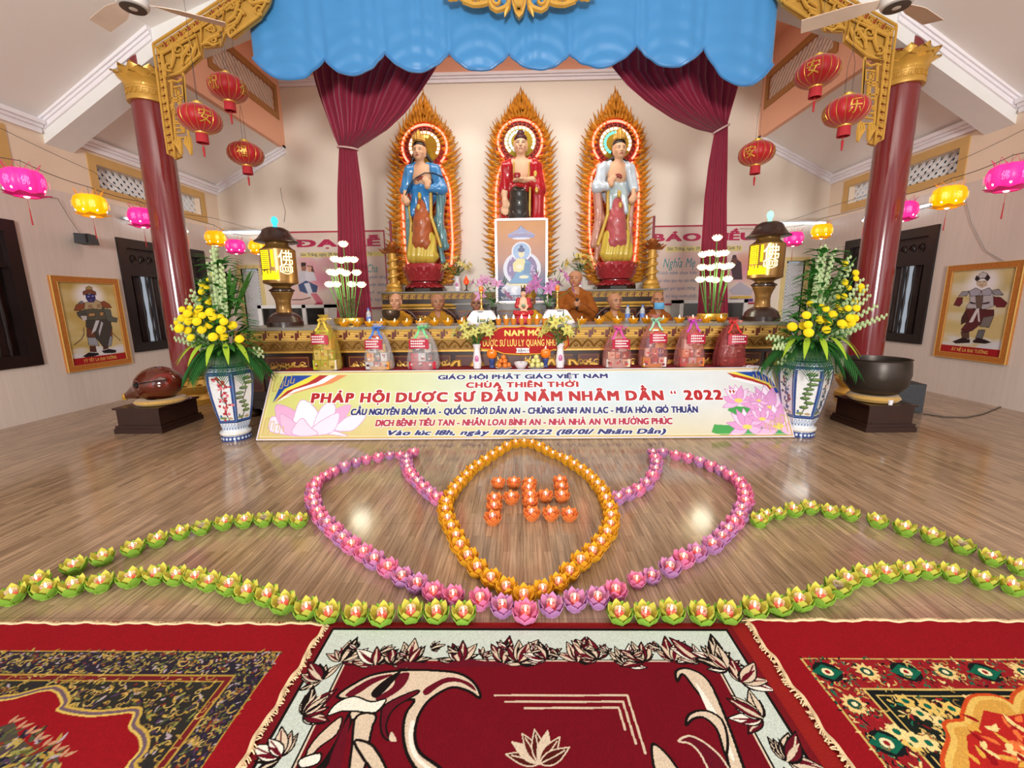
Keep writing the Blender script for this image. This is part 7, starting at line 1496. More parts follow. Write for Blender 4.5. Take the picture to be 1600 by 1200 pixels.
pedestal(664.5, 455, 'round red lotus pedestal under the blue-robed statue', 413); pedestal(961, 452, 'round red lotus pedestal under the white-robed statue', 410); pedestal(814, 452, 'round red lotus pedestal behind the upright framed print', 406)
FLESH = lin('#e0ac86')
def face_paint(hc, s=1., skin='#e0b08c', scalp=None, dn=(0, -1), beard=None):
    sk = lin(skin); hc = np.array(hc)
    def f(V):
        C = np.tile(sk, (len(V), 1)); q = (V - hc) / s; dx, dy = dn; fx = q[:, 0] * -dy + q[:, 1] * dx; fr = q[:, 0] * dx + q[:, 1] * dy; z = q[:, 2]; F = fr > .03; ax = np.abs(fx)
        near = (np.linalg.norm(q, axis=1) < .17)
        if scalp is not None: C[near & (z > .035 + .05 * np.clip(fr / .1, -1, 1))] = lin(scalp)
        C[F & near & (np.abs(ax - .034) < .019) & (np.abs(z - .030 + .25 * (ax - .034) ** 2 / .02) < .0055)] = lin('#2c1c16')
        C[F & near & (np.abs(ax - .033) < .015) & (np.abs(z - .006) < .0055)] = lin('#241812')
        C[F & near & (ax < .022) & (np.abs(z + .062 - .06 * ax) < .0075)] = lin('#a8443c')
        C[F & near & (np.abs(ax - .009) < .005) & (np.abs(z + .037) < .004)] = sk * .45
        return C
    return f
def head_prims(c, s=1., dn=(0, -1), neck=.12, lobes=1.):
    c = np.array(c, float); dx, dy = dn; W3 = lambda x, f, z: c + s * np.array([x * -dy + f * dx, x * dx + f * dy, z])
    e = lambda x, f, z, r: el(W3(x, f, z), np.array([abs(r[0] * dy) + abs(r[1] * dx), abs(r[0] * dx) + abs(r[1] * dy), r[2]]) * s)
    return [e(0, -.012, .028, (.076, .094, .088)), e(0, .018, -.035, (.060, .066, .078)), cap(W3(0, .088, .012), W3(0, .104, -.024), .010 * s, .014 * s), e(.042, .06, -.02, (.022, .022, .022)), e(-.042, .06, -.02, (.022, .022, .022)), e(0, .074, -.062, (.026, .016, .011)), e(0, .06, -.092, (.026, .022, .018)), cap(W3(-.05, .07, .03), W3(.05, .07, .03), .012 * s),
            e(.078, -.005, -.012, (.010, .020, .034 * lobes)), e(-.078, -.005, -.012, (.010, .020, .034 * lobes)), cap(W3(0, -.015, -.06), W3(0, -.02, -.06 - neck), .052 * s, .056 * s)]
SKINP = mat_paint('skin', rough=.5)
def hand(c, fw, up, s=1., curl=.3, side=1):
    "palm, four fingers and a thumb as one set of blended pieces"
    c, fw, up = np.array(c, float), np.array(fw, float), np.array(up, float); fw /= np.linalg.norm(fw); up -= fw * (up @ fw); up /= np.linalg.norm(up); sd = np.cross(fw, up) * side; P = [cap(c, c + fw * .05 * s, .028 * s, .03 * s), cap(c + sd * .02 * s, c + fw * .06 * s + sd * .022 * s, .018 * s)]
    for k, l in enumerate((.062, .072, .068, .052)):
        b0 = c + fw * .072 * s + sd * (.032 - .021 * k) * s; m = b0 + (fw * math.cos(curl) - up * math.sin(curl)) * l * .55 * s; P += [cap(b0, m, .0095 * s, .009 * s), cap(m, m + (fw * math.cos(2.2 * curl) - up * math.sin(2.2 * curl)) * l * .5 * s, .009 * s, .007 * s)]
    t0 = c + fw * .015 * s + sd * .03 * s; t1 = t0 + (fw * .6 + sd * .7 - up * .2) * .038 * s; P += [cap(t0, t1, .012 * s, .0105 * s), cap(t1, t1 + (fw * .9 + sd * .1 - up * .3) * .03 * s, .010 * s, .008 * s)]
    return P
LAC = lambda n, c: mat('glazed_' + n, c, rough=.24, coat=.35, noise=.12, nscale=7)
def folds(fx, amp, ph=0.): return lambda X: amp * np.sin(X[:, 0] * fx + 2.2 * np.sin(X[:, 2] * 5 + ph))
def bodhisattva(mir, ax, dy, cloakc, tunicc, skirtc, drapec, label):
    y0 = 8.02; bx, bz = PY(ax, 412 + dy, y0)[[0, 2]]; t = thing('standing_statue', label, 'statue', (bx, y0, PY(ax, 412 + dy, y0)[2])); k = float((PY(ax, 330, y0) - CO) @ CF) / FPX
    def P(x, y, d=0.): q = PY(ax + mir * (x - 660), y + dy, y0); return np.array([q[0] - bx, d, q[2] - bz])
    hc = P(656.5, 240, -.06); s = 1.28
    skin = head_prims(hc, s, (-.12 * mir, -.99), .16, 1.6) + [el(P(660, 277, -.03), (15 * k, .10, 20 * k)), cap(P(648, 264), P(672, 264), .075), cap(P(684, 300, -.10), P(671, 297, -.20), .045, .035), cap(P(634, 297, -.05), P(636, 309, -.12), .045, .035)] + [cap(P(641, 270, .02), P(634, 297, -.04), .05, .04), cap(P(680, 270, .02), P(687, 300, -.06), .05, .045), cap(P(687, 300, -.06), P(682, 300, -.12), .045), cap(P(650, 262, .02), P(640, 270, .02), .06), cap(P(670, 262, .02), P(681, 270, .02), .06)] + hand(P(671, 296, -.21), (-.2 * mir, -.1, 1), (0, -1, 0), 1.25, .5, mir) + hand(P(636, 310, -.13), (.25 * mir, -.5, -.6), (0, -1, .3), 1.25, .6, mir)
    soft('body', skin, .0135, SKINP, t, .035, face_paint(hc, s, '#dfb18c', None, (-.12 * mir, -.99)))
    hr = [el(hc + np.array([0, .03, .10]), (.115, .125, .095)), el(hc + np.array([0, .05, .02]), (.112, .10, .12)), el(hc + np.array([0, .03, .22]), (.06, .06, .07))]
    for s_ in (-1, 1): a = P(660 + s_ * 18, 258, .0); hr += [cap(hc + np.array([s_ * .10, .05, -.02]), a, .035, .03), cap(a, P(660 + s_ * 23, 278, -.07), .03, .012), cap(a, P(660 + s_ * 18, 276, -.09), .025, .01)]
    hr.append(cut(el(hc + np.array([-.01 * mir, -.10, -.05]), (.085, .12, .115)))); soft('hair', hr, .016, mat('statue_hair', '#1d1614', rough=.35), t, .03)
    b = MB(); o = hc + np.array([0, -.01, .15]); b.lathe([(.085, 0), (.095, .02), (.09, .05), (.06, .09), (.05, .14), (.02, .19), (.001, .21)], 20, o)
    for q in range(9): a = PI + PI * q / 8; b.tube([o + np.array([.09 * math.cos(a), .09 * math.sin(a), .02]), o + np.array([.10 * math.cos(a), .10 * math.sin(a), .09 + .05 * math.sin(PI * q / 8)])], [.022, .004], 6)
    b.build('crown', GOLD, t)
    soft('cloak', [cap(P(650, 261, .03), P(641, 268), .09, .10), cap(P(641, 268), P(633, 298, -.03), .10, .085), cap(P(670, 261, .03), P(680, 267), .09, .10), cap(P(680, 267), P(691, 297, -.05), .10, .095), el(P(660, 290, .08), (24 * k, .09, 34 * k)), cap(P(691, 297, -.05), P(676, 298, -.15), .085, .07), cut(el(P(660, 270, -.16), (11 * k, .12, 26 * k)))], .017, LAC('cloak_' + cloakc[1:], cloakc), t, .05, None, folds(60, .006))
    soft('tunic', [el(P(660, 304, -.02), (17 * k, .13, 18 * k)), cap(P(652, 312, -.05), P(648, 335, -.07), .10, .06), cap(P(668, 312, -.05), P(671, 330, -.07), .10, .05), cut(el(P(661, 345, -.14), (9 * k, .12, 22 * k)))], .017, LAC('tunic_' + tunicc[1:], tunicc), t, .04, None, folds(45, .008, 1))
    soft('skirt', [cap(P(660, 318, -.02), P(661, 350, -.04), .13, .16), cap(P(661, 350, -.04), P(661, 378, -.05), .16, .19), el(P(655, 384, -.10), (9 * k, .10, 11 * k)), el(P(667, 384, -.10), (9 * k, .10, 11 * k))], .018, LAC('skirt_' + skirtc[1:], skirtc), t, .05, None, lambda X: .004 * np.sin(X[:, 2] * 34 + 6 * np.cos(X[:, 0] * 9)) - .0)
    soft('underskirt', [cap(P(651, 372, -.03), P(648, 400, -.04), .13, .15), cap(P(670, 372, -.03), P(673, 400, -.04), .13, .15), cap(P(660, 380, -.06), P(660, 400, -.08), .13, .14)], .018, LAC('underskirt', '#cdb54c'), t, .05, None, folds(70, .009, 2))
    soft('drapery', [cap(P(636, 312, -.02), P(640, 350, -.02), .05, .06), cap(P(640, 350, -.02), P(640, 392, -.02), .06, .05), cap(P(690, 300, .0), P(686, 345, .0), .085, .08), cap(P(686, 345, .0), P(697, 386, -.02), .08, .06), cap(P(640, 395), P(644, 408), .05, .04), cap(P(688, 385), P(692, 408, .0), .05, .05)], .017, LAC('drape_' + drapec[1:], drapec), t, .04, None, folds(80, .008, .5))
    soft('gold_lining', [cap(P(640, 318, -.07), P(644, 350, -.07), .022, .026), cap(P(644, 350, -.07), P(641, 392, -.07), .026, .022), cap(P(675, 300, -.12), P(675, 340, -.09), .03, .03), cap(P(675, 340, -.09), P(690, 386, -.09), .03, .03), el(P(659, 310, -.17), (3 * k, .03, 6 * k)), el(P(657, 327, -.16), (3 * k, .03, 5 * k))], .014, LAC('lining', '#c9a640'), t, .02)
    b = MB(); c = P(660, 284, -.135)
    for q in range(5): a = PI / 2 + (q - 2) * .55; b.ell(c + np.array([.05 * math.cos(a), 0, .035 * math.sin(a)]), (.025, .015, .035), 8, 6)
    b.build('lotus_emblem', mat('emblem_red', '#8a3428', rough=.3), t)
    if mir > 0: b = MB(); b.tube([P(*q) for q in ((636, 312, -.15), (643, 296, -.2), (655, 283, -.22), (668, 276, -.22), (680, 275, -.18), (694, 279, -.08))], .010, 6); b.build('whisk_cord', mat('black_cord', '#1c1a1c', rough=.5), t)
    return t
bodhisattva(1, 660, 0, '#3f86c0', '#2f7fc0', '#a85a34', '#5f8a90', 'tall standing statue in a blue robe holding a black cord'); bodhisattva(-1, 963, -3, '#c4d2dc', '#b4c8cc', '#b4585c', '#c08a78', 'tall standing statue in a white robe with a gilded crown')
y0 = 8.02; ax = 813; bx, bz = PY(ax, 406, y0)[[0, 2]]; t = thing('standing_statue', 'tall standing statue in a red robe holding a bowl above the framed print', 'statue', (bx, y0, bz)); k = float((PY(ax, 330, y0) - CO) @ CF) / FPX
P = lambda x, y, d=0.: (lambda q: np.array([q[0] - bx, d, q[2] - bz]))(PY(x, y, y0))
hc = P(813.5, 229, -.05); s = 1.36
soft('body', head_prims(hc, s, (0, -1), .16, 1.7) + [el(P(815, 268, -.03), (14 * k, .11, 20 * k)), cap(P(802, 256), P(828, 256), .085), cap(P(832, 284, -.14), P(818, 287, -.22), .05, .04), cap(P(788, 300, -.02), P(789, 316, -.06), .055, .045)] + [cap(P(800, 256, .02), P(793, 266, .02), .06), cap(P(793, 266, .02), P(788, 302, -.02), .055), cap(P(828, 256, .02), P(836, 266, .02), .06), cap(P(836, 266, .02), P(838, 290, -.05), .055), cap(P(838, 290, -.05), P(830, 285, -.14), .05)] + hand(P(819, 287, -.22), (-1, -.1, .1), (0, .2, 1), 1.35, .25, -1) + hand(P(789, 316, -.07), (0, -.1, -1), (0, 1, 0), 1.6, .1, 1), .0135, SKINP, t, .035, face_paint(hc, s, '#e3b894', None))
soft('hair', [el(hc + np.array([0, .02, .10]), (.112, .13, .085)), el(hc + np.array([0, .05, .0]), (.108, .09, .12)), el(hc + np.array([0, .02, .19]), (.065, .065, .06)), cut(el(hc + np.array([0, -.12, -.045]), (.09, .11, .12)))], .015, mat('statue_hair_wine', '#42181c', rough=.4), t, .03, None, lambda X: .006 * np.sin(X[:, 0] * 90) * np.sin(X[:, 2] * 90))
soft('robe', [cap(P(802, 254, .02), P(793, 262), .09, .105), cap(P(793, 262), P(787, 296), .105, .085), cap(P(828, 254, .02), P(836, 261), .09, .105), cap(P(836, 261), P(842, 296, -.03), .105, .11), cap(P(842, 296, -.03), P(826, 288, -.14), .09, .07), el(P(814, 285, .05), (26 * k, .10, 34 * k)), cap(P(841, 300, .0), P(840, 345, .0), .11, .11), cap(P(840, 345), P(838, 394), .11, .10), cap(P(790, 300, .05), P(793, 394, .03), .08, .10), el(P(814, 298, -.06), (14 * k, .12, 9 * k)), cut(el(P(815, 268, -.17), (11 * k, .12, 21 * k)))], .017, LAC('red_robe', '#b01c26'), t, .05, None, folds(55, .008))
soft('dark_skirt', [cap(P(811, 306, -.05), P(811, 345, -.06), .17, .19), cap(P(811, 345, -.06), P(812, 390, -.05), .19, .20)], .018, LAC('dark_skirt', '#33302a'), t, .05, None, lambda X: .005 * np.sin(X[:, 2] * 42 + 9 * np.cos(X[:, 0] * 8)))
b = MB(); b.lathe([(.001, -.05), (.05, -.04), (.062, .0), (.055, .03), (.001, .035)], 16, P(808, 281, -.27)); b.build('alms_bowl', LAC('bowl_red', '#9c2a2c'), t)
soft('gold_trim', [cap(P(803, 256, -.10), P(803, 284, -.12), .012), cap(P(827, 256, -.10), P(826, 280, -.12), .012), cap(P(828, 296, -.14), P(827, 345, -.10), .02), el(P(836, 275, -.13), (3 * k, .02, 5 * k)), el(P(838, 300, -.14), (3 * k, .02, 5 * k))], .012, LAC('lining', '#c9a640'), t, .01)
# ================================================================== PEOPLE
def robe_mat(n, c): return mat('robe_' + n, c, rough=.75, sheen=.3, noise=.08, nscale=5, bump=.15, bscale=60)
def monk(px, topy, y, label, robe, skin='#a06a4c', stand=False, dn=(0, -1), mask=False, crown=False, sash=None, pin=False):
    q = PY(px, topy, y); x, zt = float(q[0]), float(q[2]); t = thing('person', label, 'person', (x, y, 0)); n = math.hypot(*dn); dn = (dn[0] / n, dn[1] / n)
    hc = np.array([0, -.01, zt - .118]); zs = zt - .30; sk = head_prims(hc, 1., dn, .15)
    rb = [el((0, .01, zs - .25), (.155, .12, .30)), cap((-.12, .01, zs - .04), (.12, .01, zs - .04), .058), cap((-.05, .0, zs + .01), (.05, .0, zs + .01), .055)]
    if stand:
        for s in (-1, 1): sk += [cap((s * .17, 0, zs - .06), (s * .24, -.06, zs - .30), .035), cap((s * .24, -.06, zs - .30), (s * .03, -.235, zs - .2), .035, .028), cap((0, 0, zs), (0, 0, .7), .08), cap((s * .07, 0, .7), (s * .08, 0, .08), .06), cap((s * .15, 0, zs - .06), (0, 0, zs - .04), .04)]
        rb += [cap((-.19, 0, zs - .06), (-.24, -.06, zs - .30), .07, .075), cap((-.24, -.06, zs - .30), (-.06, -.22, zs - .20), .07, .05), cap((.19, 0, zs - .06), (.25, -.07, zs - .30), .07, .085), cap((.25, -.07, zs - .30), (.03, -.22, zs - .22), .075, .055), cap((0, .01, zs - .4), (0, .0, .12), .19, .23), cap((.22, -.04, zs - .32), (.2, -.02, zs - .62), .08, .05)]
        sk += hand((-.035, -.235, zs - .185), (.35, -.8, .55), (-.6, -.3, .5), .95, 1.0, -1) + hand((.03, -.235, zs - .215), (-.35, -.8, .5), (.6, -.3, .5), .95, 1.0, 1) + [cap((-.08, 0, .08), (-.08, -.1, .05), .045, .035), cap((.08, 0, .08), (.08, -.1, .05), .045, .035)]
    else:
        for s in (-1, 1):
            sk += [cap((s * .15, 0, zs - .06), (s * .185, -.05, zs - .32), .035), cap((s * .185, -.05, zs - .32), (s * .06, -.27, zs - .35), .035, .028), cap((0, .01, zs), (0, .01, .55), .07), cap((s * .08, 0, .55), (s * .14, -.36, .55), .06), cap((s * .14, -.36, .53), (s * .13, -.34, .07), .05), cap((s * .13, .0, zs - .05), (0, .0, zs - .03), .04)]
            rb += [cap((s * .15, 0, zs - .07), (s * .185, -.05, zs - .32), .060, .062), cap((s * .185, -.05, zs - .32), (s * .07, -.24, zs - .34), .062, .055), cap((s * .09, 0, .55), (s * .14, -.36, .55), .11, .09), cap((s * .14, -.36, .53), (s * .13, -.34, .10), .09, .075)]
            sk += hand((s * .06, -.27, zs - .35), (-s * .6, -.7, -.1), (0, -.2, 1), .95, .45, -s) + [cap((s * .13, -.34, .07), (s * .13, -.44, .04), .045, .032)]
        rb += [el((0, .02, .60), (.21, .17, .14))]
    o = soft('body', sk, .0085, SKINP, t, .018, face_paint(hc, 1., skin, tuple(lin(skin) * .93), dn))
    rg = np.random.default_rng(int(px)); c0, c1 = lin(robe), lin(sash or robe)
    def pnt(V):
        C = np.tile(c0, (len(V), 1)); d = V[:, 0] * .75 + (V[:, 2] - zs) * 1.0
        m = (V[:, 1] < .03) & (np.abs(d + .10) < .012) & (V[:, 2] > zs - .35); C[m] = c0 * .6  # shade of the crossing fold painted as a darker line
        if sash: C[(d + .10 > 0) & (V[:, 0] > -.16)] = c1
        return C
    rb.append(cut(el((0, -.085, zs + .055), (.05, .06, .07))))
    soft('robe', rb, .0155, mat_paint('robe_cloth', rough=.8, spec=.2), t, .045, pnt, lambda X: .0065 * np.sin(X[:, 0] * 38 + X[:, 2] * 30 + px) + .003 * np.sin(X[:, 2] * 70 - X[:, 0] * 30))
    if mask:
        b = MB(); b.slab(lambda u, v: (hc[0] + .074 * math.sin((u - .5) * 2.3), hc[1] - .022 - .092 * math.cos((u - .5) * 2.0) - .012 * math.sin(PI * v), hc[2] - .112 + .085 * v), 12, 6, .003); b.build('face_mask', mat('surgical_blue', '#5aa0d0', rough=.7), t)
    if crown:
        b = MB(); b.lathe([(.082, .03), (.085, .07), (.08, .07), (.078, .03)], 20, hc, cap=False)
        for i in range(5): a = PI * 1.5 + (i - 2) * .62; b.slab(lambda u, v: hc + np.array([(.088 + .03 * v) * math.cos(a) - (u - .5) * .075 * math.sin(PI * (.12 + .86 * v)) * math.sin(a), (.088 + .03 * v) * math.sin(a) + (u - .5) * .075 * math.sin(PI * (.12 + .86 * v)) * math.cos(a), .05 + .17 * v]), 3, 8, .005)
        b.build('gold_leaf_crown', GOLDB, t)
    if pin: b = MB(); b.box(.10, -.128, zs - .14, .075, .012, .016, rz=0); o = b.build('name_pin', WHITE, t, smooth=False); o.rotation_euler = (0, -.5, 0); o.location = (-.54, 0, .1) if False else (0, 0, 0); o.rotation_euler = (0, 0, 0)
    return t, x, zs
def chair(x, y, label, w=.30, oval=True):
    t = thing('armchair', label, 'chair', (x, y + .12, 0)); CW = mat('chair_dark_red', '#3a1512', rough=.3, coat=.3)
    b = MB(); b.b2(-.23, .23, -.24, .2, .40, .44); b.build('seat', CW, t, smooth=False)
    for a in (-.2, .2):
        for c in (-.2, .17): b = MB(); b.b2(a - .022, a + .022, c - .022, c + .022, 0, .40); b.build('leg', CW, t, smooth=False)
    b = MB(); b.tube([(w * math.cos(a) * .8, .2 + .03, .86 + .34 * math.sin(a)) for a in np.linspace(0, 2 * PI, 25)[:-1]], .022, 8, closed=True); b.slab(lambda u, v: ((u - .5) * .16, .235, .50 + v * .68), 2, 6, .015); b.b2(-.2, -.16, .2, .24, .44, .7); b.b2(.16, .2, .2, .24, .44, .7); b.build('oval_back', CW, t); return t
CHL = ['person behind the brown bronze bowl', 'mustard-robed person looking aside', 'orange-robed person behind the left white cloth', 'person in the gold leaf crown', 'ochre-robed person beside the standing one', 'person in the blue face mask']
for a in [(618, 458, 6.1, 'seated person with shaved head in a mustard robe behind the brown bronze bowl, leftmost', '#b07a1c', '#c89272'), (684, 459, 6.1, 'seated person with shaved head in a mustard robe looking aside, second from the left', '#a8761c', '#a87456', False, (.25, -1), False, False, None, True), (745, 461, 6.1, 'seated person in an orange robe half hidden behind the left white cloth', '#c8541c', '#9c6c50'),
          (827, 457, 6.12, 'seated person in a gold leaf crown and orange robe behind the small seated statue', '#c8641c', '#9c6c50', False, (0, -1), False, True, '#d8a42a'), (961, 458, 6.1, 'seated person with shaved head in an ochre robe, right of the standing one', '#a8701a', '#b88260', False, (.3, -1), False, False, None, True), (1028, 456, 6.1, 'seated person in a brown robe wearing a blue face mask, rightmost', '#8a4a1a', '#a87456', False, (0, -1), True)]:
    t, x, zs = monk(*a); chair(x, a[2], 'dark oval-backed armchair under the ' + a[-1] if isinstance(a[-1], str) and a[-1].startswith('person') else 'dark oval-backed armchair under the ' + CHL.pop(0))
t, x, zs = monk(899, 423, 6.6, 'standing person in a brown robe speaking into a black microphone', '#98541c', '#bd8562', True, (-.35, -1))
m = thing('microphone', 'black microphone held in both hands by the standing person', 'microphone', (x - .003, 6.335, zs - .27)); b = MB(); b.lathe([(.012, 0), (.016, .01), (.018, .12), (.014, .12)], 14); b.build('handle', SPK, m); b = MB(); b.ell((0, 0, .145), (.026, .026, .03), 12, 8); b.build('head', mat('mic_mesh', '#1a1a1c', rough=.6), m); m.rotation_euler = (.12, 0, 0)
# small seated statue on the altar
x, y, z = apos(814, 5.24); t = thing('seated_statue', 'small seated statue in a red robe on a pink lotus, behind the votive cups', 'statue', (x, y, z)); hc = np.array([.03, -.01, .355]); s = .36
soft('body', head_prims(hc, s, (0, -1), .12, 1.6) + [el((.03, 0, .25), (.055, .04, .065)), cap((-.02, -.02, .21), (.02, -.075, .165), .018, .014), cap((.08, -.02, .21), (.05, -.075, .165), .018, .014)] + hand((.02, -.08, .16), (1, -.2, 0), (0, .2, 1), .42, .3, 1) + hand((.05, -.08, .165), (-1, -.2, 0), (0, .2, 1), .42, .3, -1), .0062, SKINP, t, .012, face_paint(hc, s, '#ecc0a0'))
soft('hair', [el(hc + np.array([0, .008, .026]), (.03, .036, .024)), el(hc + np.array([0, .005, .053]), (.017, .017, .016)), cut(el(hc + np.array([0, -.036, -.012]), (.026, .03, .034)))], .005, mat('statue_hair', '#1d1614'), t, .008)
soft('robe', [cap((-.03, .0, .285), (-.045, -.01, .21), .026, .03), cap((.09, .0, .285), (.105, -.01, .21), .026, .03), el((.03, .02, .25), (.07, .04, .07)), cap((-.06, -.03, .13), (.04, -.085, .12), .035, .03), cap((.12, -.03, .13), (.02, -.085, .12), .035, .03), el((.03, -.01, .12), (.105, .075, .035)), cut(el((.03, -.06, .26), (.035, .05, .06)))], .0075, LAC('red_robe', '#b01c26'), t, .015)
b = MB(); b.lathe([(.07, 0), (.09, .01), (.095, .04), (.08, .09), (.001, .09)], 26, (.03, -.01, 0)); petal_ring(b, 12, .08, .02, .06, .03, .045, 0, .006, o=(.03, -.01, 0)); b.build('lotus_seat', mat('pink_red_lotus', '#cf3a58', rough=.3, coat=.3), t); b = MB(); b.ell((.03, -.045, .215), (.022, .016, .016), 10, 6); b.build('green_bowl', mat('green_bowl', '#6a9a80', rough=.3), t)
# ================================================================== BIG VASES AND FLOWER ARRANGEMENTS
VPR = [(0, .135), (.03, .135), (.05, .125), (.065, .14), (.085, .14), (.10, .115), (.13, .125), (.2, .145), (.3, .168), (.45, .195), (.58, .21), (.66, .208), (.70, .19), (.73, .15), (.76, .115), (.80, .11), (.83, .135)]
def vrad(v):
    z = v * .83; return np.interp(z, [p[0] for p in VPR], [p[1] for p in VPR]), z
def big_vase(px, py, label, rz, kind):
    p = PZ(px, py); t = thing('floor_vase', label, 'vase', (p[0], p[1] + .12, 0)); c = Cv(300, 210, 1.2, .83, '#dfe4ea'); B1, B2 = '#27407c', '#5f86b8'
    c.rect(0, 0, 1.2, .05, B1); c.rect(0, .055, 1.2, .09, '#e4e2dc'); c.rect(0, .10, 1.2, .19, '#dfe4ea'); c.rect(0, .185, 1.2, .20, B1); c.rect(0, .68, 1.2, .83, '#c9d4e2'); c.rect(0, .675, 1.2, .69, B1); c.rect(0, .72, 1.2, .735, B1)
    for k in range(30): c.ell(.02 + k * .04, .145, .014, .032, B2); c.ell(.02 + k * .04, .15, .006, .02, '#e8ecf2'); c.ell(.02 + k * .04, .755, .012, .015, B1); c.ell(.02 + k * .04, .705, .012, .008, B2); c.ell(k * .05, .025, .016, .012, '#c8d2e0')
    rg = np.random.default_rng(px)
    for k in range(6):
        x0 = k * .2; c.rect(x0, .20, x0 + .2, .675, B2); c.rect(x0 + .004, .205, x0 + .196, .67, B1); c.rect(x0 + .020, .218, x0 + .180, .655, '#dfe2e4')
        if k % 2 == (kind == 'pine'):
            tr = [(x0 + .12, .22), (x0 + .10, .30), (x0 + .13, .38), (x0 + .09, .46), (x0 + .11, .55), (x0 + .08, .62)]; c.line(tr, .012, '#3a2c26'); c.line([tr[2], (x0 + .06, .44)], .007, '#3a2c26'); c.line([tr[3], (x0 + .15, .5)], .007, '#3a2c26')
            for q in range(46): j = tr[rg.integers(1, 6)]; c.ell(j[0] + rg.normal(0, .03), j[1] + rg.normal(0, .03), rg.uniform(.008, .019), rg.uniform(.008, .017), ('#b02a34', '#a02430', '#d87880') [rg.integers(3)] if kind == 'plum' else ('#2c3a44', '#3a5a8a', '#8a4a4a')[rg.integers(3)])
        else:
            tr = [(x0 + .07, .22), (x0 + .12, .32), (x0 + .09, .42), (x0 + .13, .52), (x0 + .10, .62)]; c.line(tr, .012, '#4a3a2c')
            for q in range(8): a, b_ = x0 + rg.uniform(.04, .16), .30 + q * .045; c.ell(a, b_, .046, .018, '#43603c'); c.ell(a + .01, b_ + .006, .030, .010, '#6f8a52')
        c.ell(x0 + .06, .24, .04, .014, '#7a8a54'); c.ell(x0 + .14, .235, .03, .012, '#b09a74'); c.ell(x0 + .04, .26, .012, .014, '#3a6a9a')
    c.mottle(.04)
    def fn(u, v):
        a = u * 2 * PI + rz; r, z = vrad(v); m = (u * 6) % 1 * PI / 3 - PI / 6; hx = math.cos(PI / 6) / np.cos(m) * 1.05; body = np.clip((z - .10) / .05, 0, 1) * np.clip((.72 - z) / .03, 0, 1) * .85 + .15; r = r * (1 + (hx - 1) * body); return np.stack([r * np.cos(a), r * np.sin(a), z], 1)
    c.sheet('vase_body', fn, mat_paint('glazed_porcelain', rough=.15, coat=.5), t); b = MB(); b.lathe([(.001, .001), (.13, .001), (.13, .01), (.001, .01)], 24); b.build('vase_foot', mat('vase_inside', '#d4d8de', rough=.3), t); b = MB(); b.lathe([(.13, .825), (.11, .70), (.001, .66)], 24, cap=False); b.build('vase_inside', MATS['vase_inside'], t)
    return t
MUM = mat_petal('yellow_chrysanthemum', '#ffdf26', .1); GLAD = mat_petal('pale_green_buds', '#c4d8a2', .2); PALM = mat_petal('palm_green', '#2f6a30', .2); DRAC = mat_petal('broad_leaf_green', '#3a7a2e', .2)
mum = None
